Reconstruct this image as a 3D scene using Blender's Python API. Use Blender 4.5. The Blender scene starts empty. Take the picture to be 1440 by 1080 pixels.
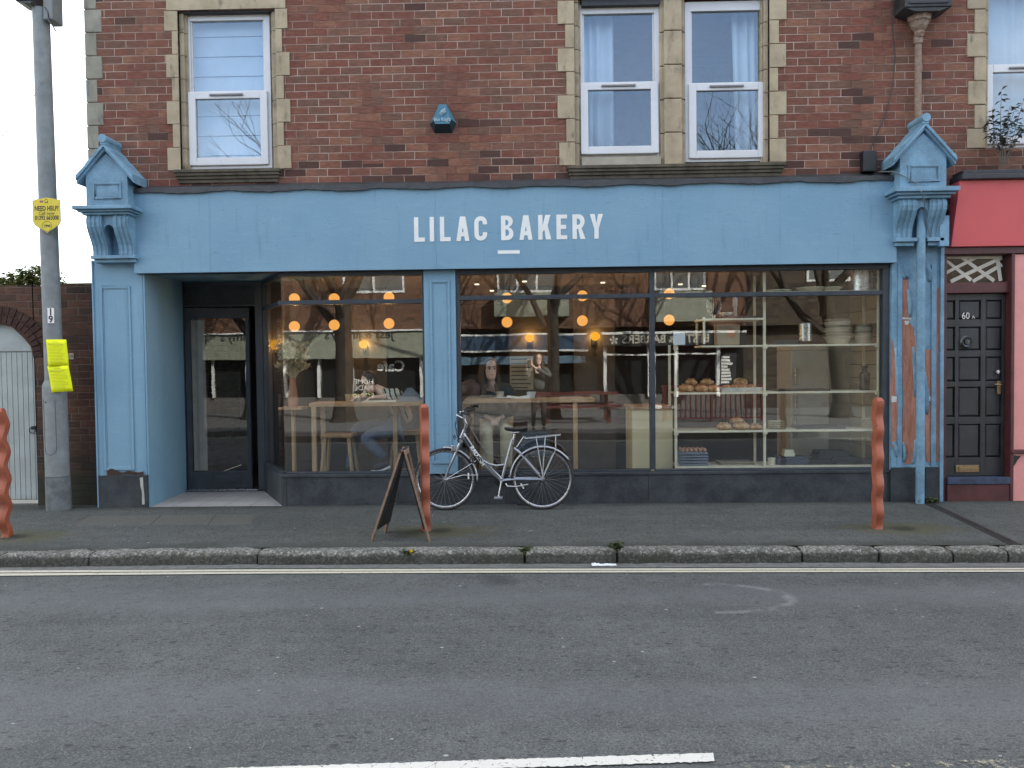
EXPO = 1.95
import bpy, bmesh, math, random
from mathutils import Vector, Matrix, Euler
random.seed(7)
S = bpy.context.scene
COL = S.collection
PI = math.pi
# ------------------------------------------------------------------ camera
F = 1081.0; CH = 1.61; CD = 8.7
YAW, PITCH, ROLL = 0.0225, 0.0285, -0.0114
def _cam():
    cy, sy, cp, sp = math.cos(YAW), math.sin(YAW), math.cos(PITCH), math.sin(PITCH)
    f = Vector((-sy*cp, cy*cp, -sp)); r = Vector((cy, sy, 0)); u = r.cross(f)
    c, s = math.cos(ROLL), math.sin(ROLL)
    return c*r+s*u, -s*r+c*u, f
CR, CU, CF = _cam(); CO = Vector((0, -CD, CH))
def ray(px, py): return (px-720)*CR-(py-540)*CU+F*CF
def P(px, py, Y=0.0):
    d = ray(px, py); t = (Y+CD)/d.y
    return CO+d*t
def G(px, py, z=0.0):
    d = ray(px, py); t = (z-CH)/d.z
    return CO+d*t
def X(px, Y=0.0, py=520): return P(px, py, Y).x
def Z(py, Y=0.0, px=740): return P(px, py, Y).z
def R(a, b, c, d, Y=0.0):
    p = [P(a, b, Y), P(c, b, Y), P(c, d, Y), P(a, d, Y)]
    return (p[0].x+p[3].x)/2, (p[1].x+p[2].x)/2, (p[2].z+p[3].z)/2, (p[0].z+p[1].z)/2
cam = bpy.data.cameras.new('camera'); co = bpy.data.objects.new('camera', cam); COL.objects.link(co)
M3 = Matrix((CR, CU, -CF)).transposed(); co.matrix_world = Matrix.Translation(CO) @ M3.to_4x4()
cam.sensor_width = 36; cam.lens = F/1440*36; cam.clip_end = 2000; cam.clip_start = 0.02
S.camera = co
# ------------------------------------------------------------------ node helper
class NT:
    def __init__(s, name):
        s.m = bpy.data.materials.new(name); s.m.use_nodes = True
        s.t = s.m.node_tree; s.t.nodes.clear()
        s.out = s.t.nodes.new('ShaderNodeOutputMaterial')
        s.tc = None
    def n(s, typ, ins=None, **props):
        nd = s.t.nodes.new('ShaderNode'+typ)
        for k, v in props.items(): setattr(nd, k, v)
        for k, v in (ins or {}).items(): s.set(nd.inputs[k], v)
        return nd
    def set(s, sock, v):
        if isinstance(v, bpy.types.NodeSocket): s.t.links.new(v, sock)
        elif isinstance(v, bpy.types.Node): s.t.links.new(v.outputs[0], sock)
        else:
            if sock.type == 'RGBA' and not hasattr(v, '__len__'): v = (v, v, v, 1)
            elif sock.type == 'RGBA' and len(v) == 3: v = (*v, 1)
            elif sock.type == 'VECTOR' and not hasattr(v, '__len__'): v = (v, v, v)
            sock.default_value = v
    def obj(s):
        if not s.tc: s.tc = s.n('TexCoord')
        return s.tc.outputs['Object']
    def ma(s, op, a, b=0.0, c=0.0, clamp=False):
        nd = s.n('Math', operation=op, use_clamp=clamp)
        s.set(nd.inputs[0], a); s.set(nd.inputs[1], b); s.set(nd.inputs[2], c)
        return nd.outputs[0]
    def sep(s, v):
        nd = s.n('SeparateXYZ', {0: v}); return nd.outputs
    def comb(s, x, y, z=0.0): return s.n('CombineXYZ', {0: x, 1: y, 2: z}).outputs[0]
    def mix(s, f, a, b, blend='MIX'):
        nd = s.n('Mix', data_type='RGBA', blend_type=blend, clamp_factor=True)
        s.set(nd.inputs[0], f); s.set(nd.inputs[6], a); s.set(nd.inputs[7], b)
        return nd.outputs[2]
    def noise(s, scale, detail=4, rough=.55, vec=None, dist=0.0):
        nd = s.n('TexNoise', {'Vector': vec if vec is not None else s.obj(), 'Scale': scale, 'Detail': detail, 'Roughness': rough, 'Distortion': dist})
        return nd.outputs[0]
    def scale(s, v, sc):
        nd = s.n('Mapping', {0: v}); nd.inputs['Scale'].default_value = sc; return nd.outputs[0]
    def ramp(s, f, pts, interp='LINEAR'):
        nd = s.n('ValToRGB', {0: f}); cr = nd.color_ramp; cr.interpolation = interp
        while len(cr.elements) < len(pts): cr.elements.new(.5)
        for e, (p, c) in zip(cr.elements, pts):
            e.position = p; e.color = (*c, 1) if hasattr(c, '__len__') else (c, c, c, 1)
        return nd.outputs[0]
    def sstep(s, v, a, b, c=0.0, d=1.0):
        nd = s.n('MapRange', {0: v, 1: a, 2: b, 3: c, 4: d}, interpolation_type='SMOOTHSTEP'); return nd.outputs[0]
    def bump(s, h, dist=.005, strength=1.0):
        return s.n('Bump', {'Height': h, 'Distance': dist, 'Strength': strength}).outputs[0]
    def bsdf(s, color, rough=.6, metal=0.0, normal=None, spec=.5, **kw):
        b = s.n('BsdfPrincipled', {'Base Color': color, 'Roughness': rough, 'Metallic': metal, 'Specular IOR Level': spec})
        if normal is not None: s.set(b.inputs['Normal'], normal)
        for k, v in kw.items(): s.set(b.inputs[k.replace('_', ' ')], v)
        s.t.links.new(b.outputs[0], s.out.inputs[0]); return b
def mul(c, k): return tuple(x*k for x in c)
def mat(name, c, rough=.6, metal=0.0, var=.18, scale=6.0, bump=.001, fine=90.0, spec=.5, c2=None, **kw):
    t = NT(name)
    n1 = t.noise(scale, 5, .6); n2 = t.noise(fine, 3, .6)
    f = t.ma('ADD', t.ma('MULTIPLY', n1, .7), t.ma('MULTIPLY', n2, .3))
    f = t.sstep(f, .32, .68)
    col = t.mix(f, mul(c, 1-var), c2 if c2 else tuple(min(1, x*(1+var)) for x in c))
    rr = t.ma('ADD', t.ma('MULTIPLY', n1, .2), rough-.1)
    t.bsdf(col, rr, metal, t.bump(t.ma('ADD', n2, t.ma('MULTIPLY', n1, 2.0)), bump), spec, **kw)
    return t.m
def emis(name, c, st):
    t = NT(name); e = t.n('Emission', {0: c, 1: st}); t.t.links.new(e.outputs[0], t.out.inputs[0]); return t.m
def glass(name, r0=.08, tint=(.93, .95, .94), wob=.0006):
    t = NT(name)
    fz = t.n('LayerWeight', {0: .5}).outputs['Facing']
    f = t.ma('ADD', t.ma('MULTIPLY', t.ma('POWER', fz, 5.0), 1-r0), r0)
    gl = t.n('BsdfGlossy', {'Color': (.95, .97, 1), 'Roughness': .0})
    t.set(gl.inputs['Normal'], t.bump(t.noise(1.3, 2), wob, 1.0))
    tr = t.n('BsdfTransparent', {0: tint})
    mx = t.n('MixShader', {0: f, 1: tr, 2: gl})
    t.t.links.new(mx.outputs[0], t.out.inputs[0]); return t.m
def bricks(name, cols, w=.243, h=.0868, mort=(.36, .27, .21), mw=.0075, dark=.0, zoff=0.0, sootz=None, moss=None):
    t = NT(name)
    o = t.sep(t.obj())
    jit = t.ma('MULTIPLY', t.ma('SUBTRACT', t.noise(14, 3), .5), .006)
    x = t.ma('ADD', t.ma('ADD', o[0], o[1]), jit); z = t.ma('ADD', t.ma('ADD', o[2], zoff), t.ma('MULTIPLY', jit, .6))
    row = t.ma('FLOOR', t.ma('DIVIDE', z, h))
    wr = t.n('TexWhiteNoise', {'W': row}, noise_dimensions='1D').outputs[0]
    u = t.ma('ADD', t.ma('DIVIDE', x, w), t.ma('ADD', t.ma('MULTIPLY', t.ma('MODULO', t.ma('ABSOLUTE', row), 2.0), .5), t.ma('MULTIPLY', wr, .22)))
    cidx = t.ma('FLOOR', u)
    fx = t.ma('MULTIPLY', t.ma('SUBTRACT', u, cidx), w)
    fz = t.ma('SUBTRACT', z, t.ma('MULTIPLY', row, h))
    d = t.ma('MINIMUM', t.ma('MINIMUM', fx, t.ma('SUBTRACT', w, fx)), t.ma('MINIMUM', fz, t.ma('SUBTRACT', h, fz)))
    wv = t.ma('MULTIPLY', t.noise(3.1, 3), mw*1.25)
    m = t.sstep(t.ma('SUBTRACT', d, t.ma('MULTIPLY', wv, .5)), -.0012, .0016)
    rnd = t.n('TexWhiteNoise', {'Vector': t.comb(cidx, row)}, noise_dimensions='2D')
    k = len(cols)
    rv = t.ma('ADD', t.ma('MULTIPLY', rnd.outputs[0], .72), t.ma('MULTIPLY', t.sstep(t.noise(.9, 3), .3, .7), .28))
    c = t.ramp(rv, [(i/k, q) for i, q in enumerate(cols)])
    # fired-in streaks and grime, tied to the bricks themselves
    g = t.noise(22, 5, .65, t.scale(t.obj(), (.5, .5, 2.2)))
    c = t.mix(t.sstep(g, .35, .72), mul3(t, c, .72), mul3(t, c, 1.16))
    r2 = t.n('TexWhiteNoise', {'Vector': t.comb(row, cidx, 3.3)}, noise_dimensions='3D').outputs[0]
    if sootz:
        thr = t.sstep(o[2], sootz[0], sootz[1], sootz[2], sootz[3])
        c = t.mix(t.ma('MULTIPLY', t.ma('LESS_THAN', r2, thr), .72), c, (.042, .028, .026))
    else:
        c = t.mix(t.ma('MULTIPLY', t.ma('LESS_THAN', r2, dark), .7), c, (.04, .028, .026))
    mc = t.mix(t.noise(5, 4), mul(mort, .45), mul(mort, 1.05))
    mc = t.mix(t.sstep(t.noise(1.3, 3), .42, .66), mc, mul3(t, c, .85))
    col = t.mix(m, mc, c)
    if moss:
        mk = t.ma('MULTIPLY', t.sstep(o[2], moss[0], moss[1], 1, 0), t.sstep(t.noise(2.5, 5), .3, .6))
        col = t.mix(mk, col, (.035, .04, .03))
    hgt = t.ma('ADD', m, t.ma('MULTIPLY', t.noise(60, 4), .25))
    t.bsdf(col, .88, 0, t.bump(hgt, .006), .25); return t.m
def mul3(t, c, k): return t.mix(1.0, c, (k, k, k, 1), 'MULTIPLY')
# ------------------------------------------------------------------ mesh helper
class MB:
    def __init__(s): s.v = []; s.f = []; s.mi = []; s.cur = 0
    def add(s, vs, fs):
        b = len(s.v); s.v += [Vector(v) for v in vs]; s.f += [tuple(b+i for i in f) for f in fs]; s.mi += [s.cur]*len(fs); return s
    def box(s, x0, x1, y0, y1, z0, z1):
        if x1 < x0: x0, x1 = x1, x0
        if y1 < y0: y0, y1 = y1, y0
        if z1 < z0: z0, z1 = z1, z0
        return s.add([(x0, y0, z0), (x1, y0, z0), (x1, y1, z0), (x0, y1, z0), (x0, y0, z1), (x1, y0, z1), (x1, y1, z1), (x0, y1, z1)],
                     [(0, 3, 2, 1), (4, 5, 6, 7), (0, 1, 5, 4), (1, 2, 6, 5), (2, 3, 7, 6), (3, 0, 4, 7)])
    def hexa(s, lo, hi):
        return s.add(list(lo)+list(hi), [(0, 3, 2, 1), (4, 5, 6, 7), (0, 1, 5, 4), (1, 2, 6, 5), (2, 3, 7, 6), (3, 0, 4, 7)])
    def prism(s, poly, a, b, ax='y'):
        """poly of 2-D points extruded from a to b; ax='y': (x,z), ax='x': (y,z), ax='z': (x,y)"""
        q = (lambda p, t: (p[0], t, p[1])) if ax == 'y' else (lambda p, t: (t, p[0], p[1])) if ax == 'x' else (lambda p, t: (p[0], p[1], t))
        n = len(poly)
        fs = [tuple(range(n)), tuple(range(2*n-1, n-1, -1))]+[(i, n+i, n+(i+1) % n, (i+1) % n) for i in range(n)]
        return s.add([q(p, a) for p in poly]+[q(p, b) for p in poly], fs)
    def tube(s, pts, r, seg=8, cap=True):
        pts = [Vector(p) for p in pts]; n = len(pts)
        rs = r if hasattr(r, '__len__') else [r]*n
        up = None; rings = []
        for i, p in enumerate(pts):
            d = (pts[min(i+1, n-1)]-pts[max(i-1, 0)]).normalized()
            if up is None: up = Vector((0, 0, 1)) if abs(d.z) < .9 else Vector((1, 0, 0))
            a = d.cross(up)
            if a.length < 1e-5: a = d.cross(Vector((0, 1, 0)))
            a.normalize(); b = a.cross(d).normalized(); up = b
            rings.append([p+rs[i]*(math.cos(2*PI*k/seg)*a+math.sin(2*PI*k/seg)*b) for k in range(seg)])
        vs = [v for rg in rings for v in rg]; fs = []
        for i in range(n-1):
            for k in range(seg):
                k2 = (k+1) % seg; fs.append((i*seg+k, i*seg+k2, (i+1)*seg+k2, (i+1)*seg+k))
        if cap: fs += [tuple(range(seg-1, -1, -1)), tuple((n-1)*seg+k for k in range(seg))]
        return s.add(vs, fs)
    def lathe(s, prof, c=(0, 0, 0), seg=20, axis='z', cap=True):
        vs = []; fs = []; n = len(prof)
        for r, h in prof:
            for k in range(seg):
                a = 2*PI*k/seg; x, y = r*math.cos(a), r*math.sin(a)
                p = (x, y, h) if axis == 'z' else (x, h, y) if axis == 'y' else (h, x, y)
                vs.append((p[0]+c[0], p[1]+c[1], p[2]+c[2]))
        for i in range(n-1):
            for k in range(seg):
                k2 = (k+1) % seg; fs.append((i*seg+k, i*seg+k2, (i+1)*seg+k2, (i+1)*seg+k))
        if cap and prof[0][0] > 1e-4: fs.append(tuple(range(seg-1, -1, -1)))
        if cap and prof[-1][0] > 1e-4: fs.append(tuple((n-1)*seg+k for k in range(seg)))
        return s.add(vs, fs)
    def ball(s, c, rx, ry=None, rz=None, seg=16, rings=10, noise=0.0):
        ry = ry or rx; rz = rz or rx; vs = []; fs = []
        for i in range(rings+1):
            th = PI*i/rings
            for k in range(seg):
                a = 2*PI*k/seg; q = 1+random.uniform(-noise, noise)
                vs.append((c[0]+q*rx*math.sin(th)*math.cos(a), c[1]+q*ry*math.sin(th)*math.sin(a), c[2]+q*rz*math.cos(th)))
        for i in range(rings):
            for k in range(seg):
                k2 = (k+1) % seg; fs.append((i*seg+k, (i+1)*seg+k, (i+1)*seg+k2, i*seg+k2))
        return s.add(vs, fs)
    def xf(s, m):
        s.v = [m @ v for v in s.v]; return s
    def build(s, name, m, parent=None, smooth=False, bev=0.0, sub=0):
        me = bpy.data.meshes.new(name)
        off = wloc(parent) if parent else Vector()
        me.from_pydata([v-off for v in s.v], [], s.f)
        bm = bmesh.new(); bm.from_mesh(me)
        bmesh.ops.remove_doubles(bm, verts=bm.verts, dist=1e-6); bmesh.ops.delete(bm, geom=[v for v in bm.verts if not v.link_faces], context='VERTS')
        bmesh.ops.recalc_face_normals(bm, faces=bm.faces); bm.to_mesh(me); bm.free()
        for q in (m if isinstance(m, (list, tuple)) else [m]): me.materials.append(q)
        if isinstance(m, (list, tuple)) and len(me.polygons) == len(s.mi):
            for p, i in zip(me.polygons, s.mi): p.material_index = i
        o = bpy.data.objects.new(name, me); COL.objects.link(o)
        if parent: o.parent = parent
        if smooth:
            for p in me.polygons: p.use_smooth = True
            if smooth != 'all': me.set_sharp_from_angle(angle=math.radians(40))
        if bev:
            b = o.modifiers.new('bevel', 'BEVEL'); b.width = bev; b.segments = 2; b.limit_method = 'ANGLE'; b.angle_limit = math.radians(35)
        if sub:
            b = o.modifiers.new('sub', 'SUBSURF'); b.levels = b.render_levels = sub
        return o
def wloc(o):
    v = Vector()
    while o: v += o.location; o = o.parent
    return v
def tag(o, label=None, cat=None, group=None, kind=None):
    for k, v in (('label', label), ('category', cat), ('group', group), ('kind', kind)):
        if v: o[k] = v
    return o
def thing(name, loc, label, cat, group=None):
    o = bpy.data.objects.new(name, None); COL.objects.link(o); o.location = loc; o.empty_display_size = .1
    return tag(o, label, cat, group)
def one(mb, name, m, loc, label, cat, group=None, **kw):
    """a thing that is one mesh, its origin moved to loc (its base)"""
    L = Vector(loc); mb.v = [v-L for v in mb.v]
    o = mb.build(name, m, None, **kw); o.location = L
    return tag(o, label, cat, group)
def copytree(o, parent=None):
    c = o.copy(); COL.objects.link(c)
    if parent: c.parent = parent
    for ch in list(o.children): copytree(ch, c)
    return c
def text(name, body, size, m, parent, loc, face='-y', sx=1.0, bold=0.0, ext=.0015, align='CENTER', rot=None):
    cu = bpy.data.curves.new(name, 'FONT'); cu.body = body; cu.size = size; cu.align_x = align; cu.extrude = ext; cu.offset = bold; cu.resolution_u = 3
    o = bpy.data.objects.new(name, cu); COL.objects.link(o)
    me = bpy.data.meshes.new_from_object(o.evaluated_get(bpy.context.evaluated_depsgraph_get())); bpy.data.objects.remove(o)
    q = rot if rot is not None else Euler((PI/2, 0, PI if face == '+y' else 0)).to_matrix()
    mw = Matrix.Translation(Vector(loc)-(wloc(parent) if parent else Vector())) @ q.to_4x4() @ Matrix.Diagonal((sx, 1, 1, 1))
    me.transform(mw); me.materials.clear(); me.materials.append(m); me.name = name
    o = bpy.data.objects.new(name, me); COL.objects.link(o)
    if parent: o.parent = parent
    return o
def fill2d(name, splines, m, parent, place, ext=.002):
    """filled 2-D outlines (holes allowed) -> mesh placed by matrix"""
    cu = bpy.data.curves.new(name, 'CURVE'); cu.dimensions = '2D'; cu.fill_mode = 'BOTH'; cu.extrude = ext
    for pts in splines:
        sp = cu.splines.new('POLY'); sp.points.add(len(pts)-1); sp.use_cyclic_u = True
        for q, p in zip(sp.points, pts): q.co = (p[0], p[1], 0, 1)
    o = bpy.data.objects.new(name, cu); COL.objects.link(o)
    me = bpy.data.meshes.new_from_object(o.evaluated_get(bpy.context.evaluated_depsgraph_get())); bpy.data.objects.remove(o)
    me.transform(Matrix.Translation(-(wloc(parent) if parent else Vector())) @ place); me.materials.clear(); me.materials.append(m); me.name = name
    o = bpy.data.objects.new(name, me); COL.objects.link(o)
    if parent: o.parent = parent
    return o
def arc(cx, cy, rx, ry, a0, a1, n=8):
    return [(cx+rx*math.cos(math.radians(a0+(a1-a0)*i/n)), cy+ry*math.sin(math.radians(a0+(a1-a0)*i/n))) for i in range(n+1)]
# ------------------------------------------------------------------ materials
BR = [(0.147, 0.07, 0.051), (0.183, 0.079, 0.057), (0.154, 0.088, 0.064), (0.197, 0.078, 0.057), (0.169, 0.069, 0.051), (0.248, 0.12, 0.08), (0.172, 0.089, 0.065), (0.212, 0.095, 0.065)]
m_brick = bricks('red_brick', BR, mort=(.56, .43, .36), mw=.012, sootz=(3.5, 4.3, .36, .035))
m_gbrick = bricks('old_dark_brick', [(.07, .038, .028), (.1, .05, .035), (.075, .044, .034), (.12, .06, .042), (.055, .036, .03)], w=.235, h=.082, mort=(.2, .165, .135), dark=.1, mw=.011, moss=(.05, .9))
m_obrick = bricks('warm_brick', [(.15, .08, .05), (.19, .1, .065), (.13, .07, .045), (.17, .1, .07)], dark=.05, mort=(.2, .16, .12))
def paint_blue():
    t = NT('weathered_blue_paint'); o = t.obj()
    a = t.noise(1.1, 4); b = t.noise(9, 6, .65, t.scale(o, (.45, 1, 1.6)))
    c = t.mix(t.sstep(a, .3, .7), (.162, .3, .415), (.192, .335, .445))
    c = t.mix(t.ma('MULTIPLY', t.sstep(b, .5, .85), .35), c, (.25, .41, .55))
    sc = t.noise(26, 5, .7, t.scale(o, (.35, 1, 1.8)))
    c = t.mix(t.ma('MULTIPLY', t.sstep(sc, .61, .72), .6), c, (.06, .13, .2))
    st = t.noise(6, 4, .6, t.scale(o, (3.2, 3, .25)))
    c = t.mix(t.ma('MULTIPLY', t.sstep(st, .56, .8), .35), c, (.09, .15, .2))
    t.bsdf(c, .52, 0, t.bump(t.ma('ADD', t.noise(45, 4), t.ma('MULTIPLY', b, 1.4)), .0018), .35); return t.m
m_blue = paint_blue()
m_bluew = mat('worn_blue_joinery', (.16, .288, .395), .55, 0, .25, 5, .0016, 60, .3)
m_slate = mat('dark_slate_paint', (.035, .045, .056), .45, 0, .22, 7, .0008, 80, .4)
m_riser = mat('dusty_slate_render', (.035, .043, .052), .6, 0, .35, 4, .002, 50, .3, c2=(.055, .064, .07))
def stone_mat(name, c, dirt=.35, dc=(.06, .055, .045)):
    t = NT(name); a = t.noise(3, 6, .6); b = t.noise(70, 4, .7); d = t.noise(7, 5, .6, t.scale(t.obj(), (1.5, 1.5, .6)))
    k = t.mix(t.sstep(a, .3, .7), mul(c, .78), mul(c, 1.12)); k = t.mix(t.ma('MULTIPLY', t.sstep(b, .55, .7), .4), k, mul(c, .55))
    k = t.mix(t.ma('MULTIPLY', t.sstep(d, .62-dirt*.3, .8), .75), k, dc)
    t.bsdf(k, .85, 0, t.bump(t.ma('ADD', b, t.ma('MULTIPLY', a, 2.0)), .004), .2); return t.m
m_stone = stone_mat('bath_stone', (.4, .335, .235), .3)
m_sill = stone_mat('blackened_sill_stone', (.115, .1, .075), .75, (.03, .028, .024))
m_quoin = stone_mat('grey_quoin_stone', (.3, .285, .235), .3)
m_lead = mat('lead_flashing', (.03, .032, .036), .6, 0, .4, 5, .004, 30)
m_upvc = mat('white_window_plastic', (.6, .61, .63), .3, 0, .05, 3, .0002)
m_glass = glass('shop_glass', .088)
m_wglass = glass('window_glass', .09, (.85, .89, .92), .0009)
m_dglass = glass('door_glass', .06)
m_white = mat('white_sign_paint', (.74, .76, .74), .5, 0, .06)
m_black = mat('black_plastic', (.012, .013, .015), .4, 0, .2)
m_curtain = mat('sheer_curtain', (.62, .68, .72), .9, 0, .08, 3)
m_dim = mat('dim_room_wall', (.16, .15, .14), .9, 0, .1)
def granite():
    t = NT('granite_kerb'); o = t.obj(); a = t.noise(2.2, 5); b = t.noise(55, 5, .75); v = t.n('TexVoronoi', {'Vector': o, 'Scale': 60.0}); ch = t.sep(v.outputs['Color'])[0]
    c = t.mix(t.sstep(a, .3, .7), (.15, .155, .14), (.24, .24, .22)); c = t.mix(t.ma('MULTIPLY', t.ma('GREATER_THAN', ch, .62), .55), c, (.05, .052, .048)); c = t.mix(t.ma('MULTIPLY', t.ma('LESS_THAN', ch, .14), .6), c, (.4, .4, .37))
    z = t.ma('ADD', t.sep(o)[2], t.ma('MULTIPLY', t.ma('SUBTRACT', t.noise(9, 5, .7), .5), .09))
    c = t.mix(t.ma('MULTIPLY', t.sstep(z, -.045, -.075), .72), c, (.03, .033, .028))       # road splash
    c = t.mix(t.ma('MULTIPLY', t.sstep(t.noise(4, 5, .7), .55, .72), .6), c, (.06, .066, .045))
    t.bsdf(c, .88, 0, t.bump(t.ma('ADD', b, ch), .012), .25); return t.m
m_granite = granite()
m_steel = mat('painted_steel_post', (.17, .19, .2), .5, .3, .2, 6, .0008)
m_steel2 = mat('chalky_grey_paint', (.195, .215, .22), .65, 0, .18, 9, .001)
m_conc = mat('patched_grey_base', (.13, .145, .15), .85, 0, .35, 9, .003)
m_wood = NT('ledge_wood')
def wood(name, c1, c2, sc=(1, 1, 1), rough=.55):
    t = NT(name); v = t.scale(t.obj(), sc)
    g = t.noise(7, 6, .65, v, 1.2); h = t.noise(45, 4, .6, v)
    t.bsdf(t.mix(t.sstep(t.ma('ADD', t.ma('MULTIPLY', g, .75), t.ma('MULTIPLY', h, .25)), .33, .67), c1, c2), rough, 0, t.bump(h, .0012), .35); return t.m
m_wood = wood('pale_pine', (.28, .18, .09), (.48, .33, .18), (8, 8, .8))
m_woodx = wood('ledge_oak', (.25, .14, .07), (.46, .29, .15), (.8, 8, 8))
m_frame = wood('weathered_frame_wood', (.13, .085, .06), (.27, .19, .14), (7, 7, .8), .75)
m_bare = wood('bare_board_under_paint', (.26, .11, .07), (.44, .22, .155), (5, 5, .6), .85)
def terracotta():
    t = NT('worn_terracotta_paint'); a = t.noise(5, 5); b = t.noise(16, 6, .7); z = t.sep(t.obj())[2]
    c = t.mix(t.sstep(a, .3, .7), (.27, .075, .04), (.37, .115, .065))
    c = t.mix(t.ma('MULTIPLY', t.sstep(b, .6, .68), .8), c, (.1, .045, .035))
    sc = t.ma('MULTIPLY', t.sstep(t.noise(7, 5, .7), .56, .62), t.sstep(z, .62, .3))
    c = t.mix(t.ma('MULTIPLY', sc, .7), c, (.1, .05, .038))
    t.bsdf(c, .5, 0, t.bump(b, .002), .4); return t.m
m_terra = terracotta()
m_red = mat('coral_red_board', (.6, .105, .112), .45, 0, .05, 2, .0004)
m_burg = mat('burgundy_paint', (.075, .02, .022), .5, 0, .3, 6, .0015)
m_pink = mat('salmon_render', (.66, .28, .26), .7, 0, .1, 3, .002)
m_door = mat('charcoal_door_paint', (.027, .029, .032), .45, 0, .3, 5, .0008)
m_brass = mat('aged_brass', (.3, .22, .13), .45, 1, .2, 20)
m_chrome = mat('silver_metal', (.55, .57, .6), .28, 1, .1, 20)
m_alloy = mat('silver_bike_paint', (.4, .42, .45), .3, .75, .08, 20)
m_rubber = mat('tyre_rubber', (.02, .02, .022), .75, 0, .2, 30)
m_rustpipe = mat('rusty_pipe_paint', (.42, .34, .28), .75, .1, .3, 25, .004, 80, .3, c2=(.2, .12, .08))
m_yellow = mat('sun_bleached_yellow', (.62, .5, .03), .5, 0, .08)
m_fluo = mat('fluorescent_paper', (.8, .86, .0), .8, 0, .03, 3)
m_paper = mat('white_paper', (.7, .74, .8), .8, 0, .04, 4)
m_leaf = mat('weed_leaf', (.05, .075, .028), .6, 0, .5, 9, .002, 40, .3, c2=(.1, .125, .05))
m_bleaf = mat('shrub_leaf', (.14, .18, .05), .5, 0, .4, 9, .002, 40, .4, c2=(.32, .36, .13))
m_bark = mat('tree_bark', (.045, .037, .03), .9, 0, .4, 8, .01, 30, .2)
m_garage = mat('grey_green_gate_paint', (.34, .38, .375), .6, 0, .14, 4, .0012)
# ------------------------------------------------------------------ sky and sun
SUN_EL, SUN_AZ = math.radians(33), math.radians(42)
W = bpy.data.worlds.new('World'); S.world = W; W.use_nodes = True
wt = W.node_tree; wt.nodes.clear()
wo = wt.nodes.new('ShaderNodeOutputWorld'); bg = wt.nodes.new('ShaderNodeBackground'); sky = wt.nodes.new('ShaderNodeTexSky')
sky.sky_type = 'NISHITA'; sky.sun_disc = False; sky.sun_elevation = SUN_EL; sky.sun_rotation = SUN_AZ
sky.air_density = 1.0; sky.dust_density = 1.3; sky.ozone_density = 1.0
tc = wt.nodes.new('ShaderNodeTexCoord'); mp = wt.nodes.new('ShaderNodeMapping'); mp.inputs['Scale'].default_value = (1, 1, 2.6)
nz = wt.nodes.new('ShaderNodeTexNoise'); nz.inputs['Scale'].default_value = 2.3; nz.inputs['Detail'].default_value = 7; nz.inputs['Roughness'].default_value = .6
rp = wt.nodes.new('ShaderNodeMapRange'); rp.interpolation_type = 'SMOOTHSTEP'
for i, v in ((1, .36), (2, .64), (3, 0.12), (4, .8)): rp.inputs[i].default_value = v
mx = wt.nodes.new('ShaderNodeMix'); mx.data_type = 'RGBA'; mx.inputs[7].default_value = (6.4, 6.05, 5.45, 1)
L = wt.links.new
L(tc.outputs['Generated'], mp.inputs[0]); L(mp.outputs[0], nz.inputs[0]); L(nz.outputs[0], rp.inputs[0])
vm = wt.nodes.new('ShaderNodeVectorMath'); vm.operation = 'DOT_PRODUCT'; vm.inputs[1].default_value = Vector((.05, -.92, .4)).normalized()
gp = wt.nodes.new('ShaderNodeMapRange'); gp.interpolation_type = 'SMOOTHSTEP'          # unseen gap added to the cloud, so the upper windows reflect bluer sky
for i, v in ((1, .8), (2, .96), (3, 1.0), (4, .12)): gp.inputs[i].default_value = v
ml = wt.nodes.new('ShaderNodeMath'); ml.operation = 'MULTIPLY'
L(tc.outputs['Generated'], vm.inputs[0]); L(vm.outputs['Value'], gp.inputs[0]); L(rp.outputs[0], ml.inputs[0]); L(gp.outputs[0], ml.inputs[1]); L(ml.outputs[0], mx.inputs[0]); L(sky.outputs[0], mx.inputs[6]); L(mx.outputs[2], bg.inputs[0]); L(bg.outputs[0], wo.inputs[0])
bg.inputs[1].default_value = .15
sl = bpy.data.lights.new('sun', 'SUN'); sl.energy = 3.8; sl.angle = math.radians(.5); sl.color = (1, .95, .87)
so = bpy.data.objects.new('sun', sl); COL.objects.link(so)
sd = -Vector((math.sin(SUN_AZ)*math.cos(SUN_EL), math.cos(SUN_AZ)*math.cos(SUN_EL), math.sin(SUN_EL)))
so.rotation_euler = sd.to_track_quat('-Z', 'Y').to_euler(); so.location = (8, 10, 14)
S.view_settings.view_transform = 'Standard'; S.view_settings.look = 'None'; S.view_settings.gamma = 1
S.view_settings.exposure = EXPO
S.cycles.use_denoising = True; S.cycles.denoising_prefilter = 'ACCURATE'; S.cycles.max_bounces = 8; S.cycles.transparent_max_bounces = 24
S.cycles.diffuse_bounces = 3; S.cycles.glossy_bounces = 4; S.cycles.caustics_reflective = False; S.cycles.caustics_refractive = False
S.cycles.sample_clamp_indirect = 6
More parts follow.
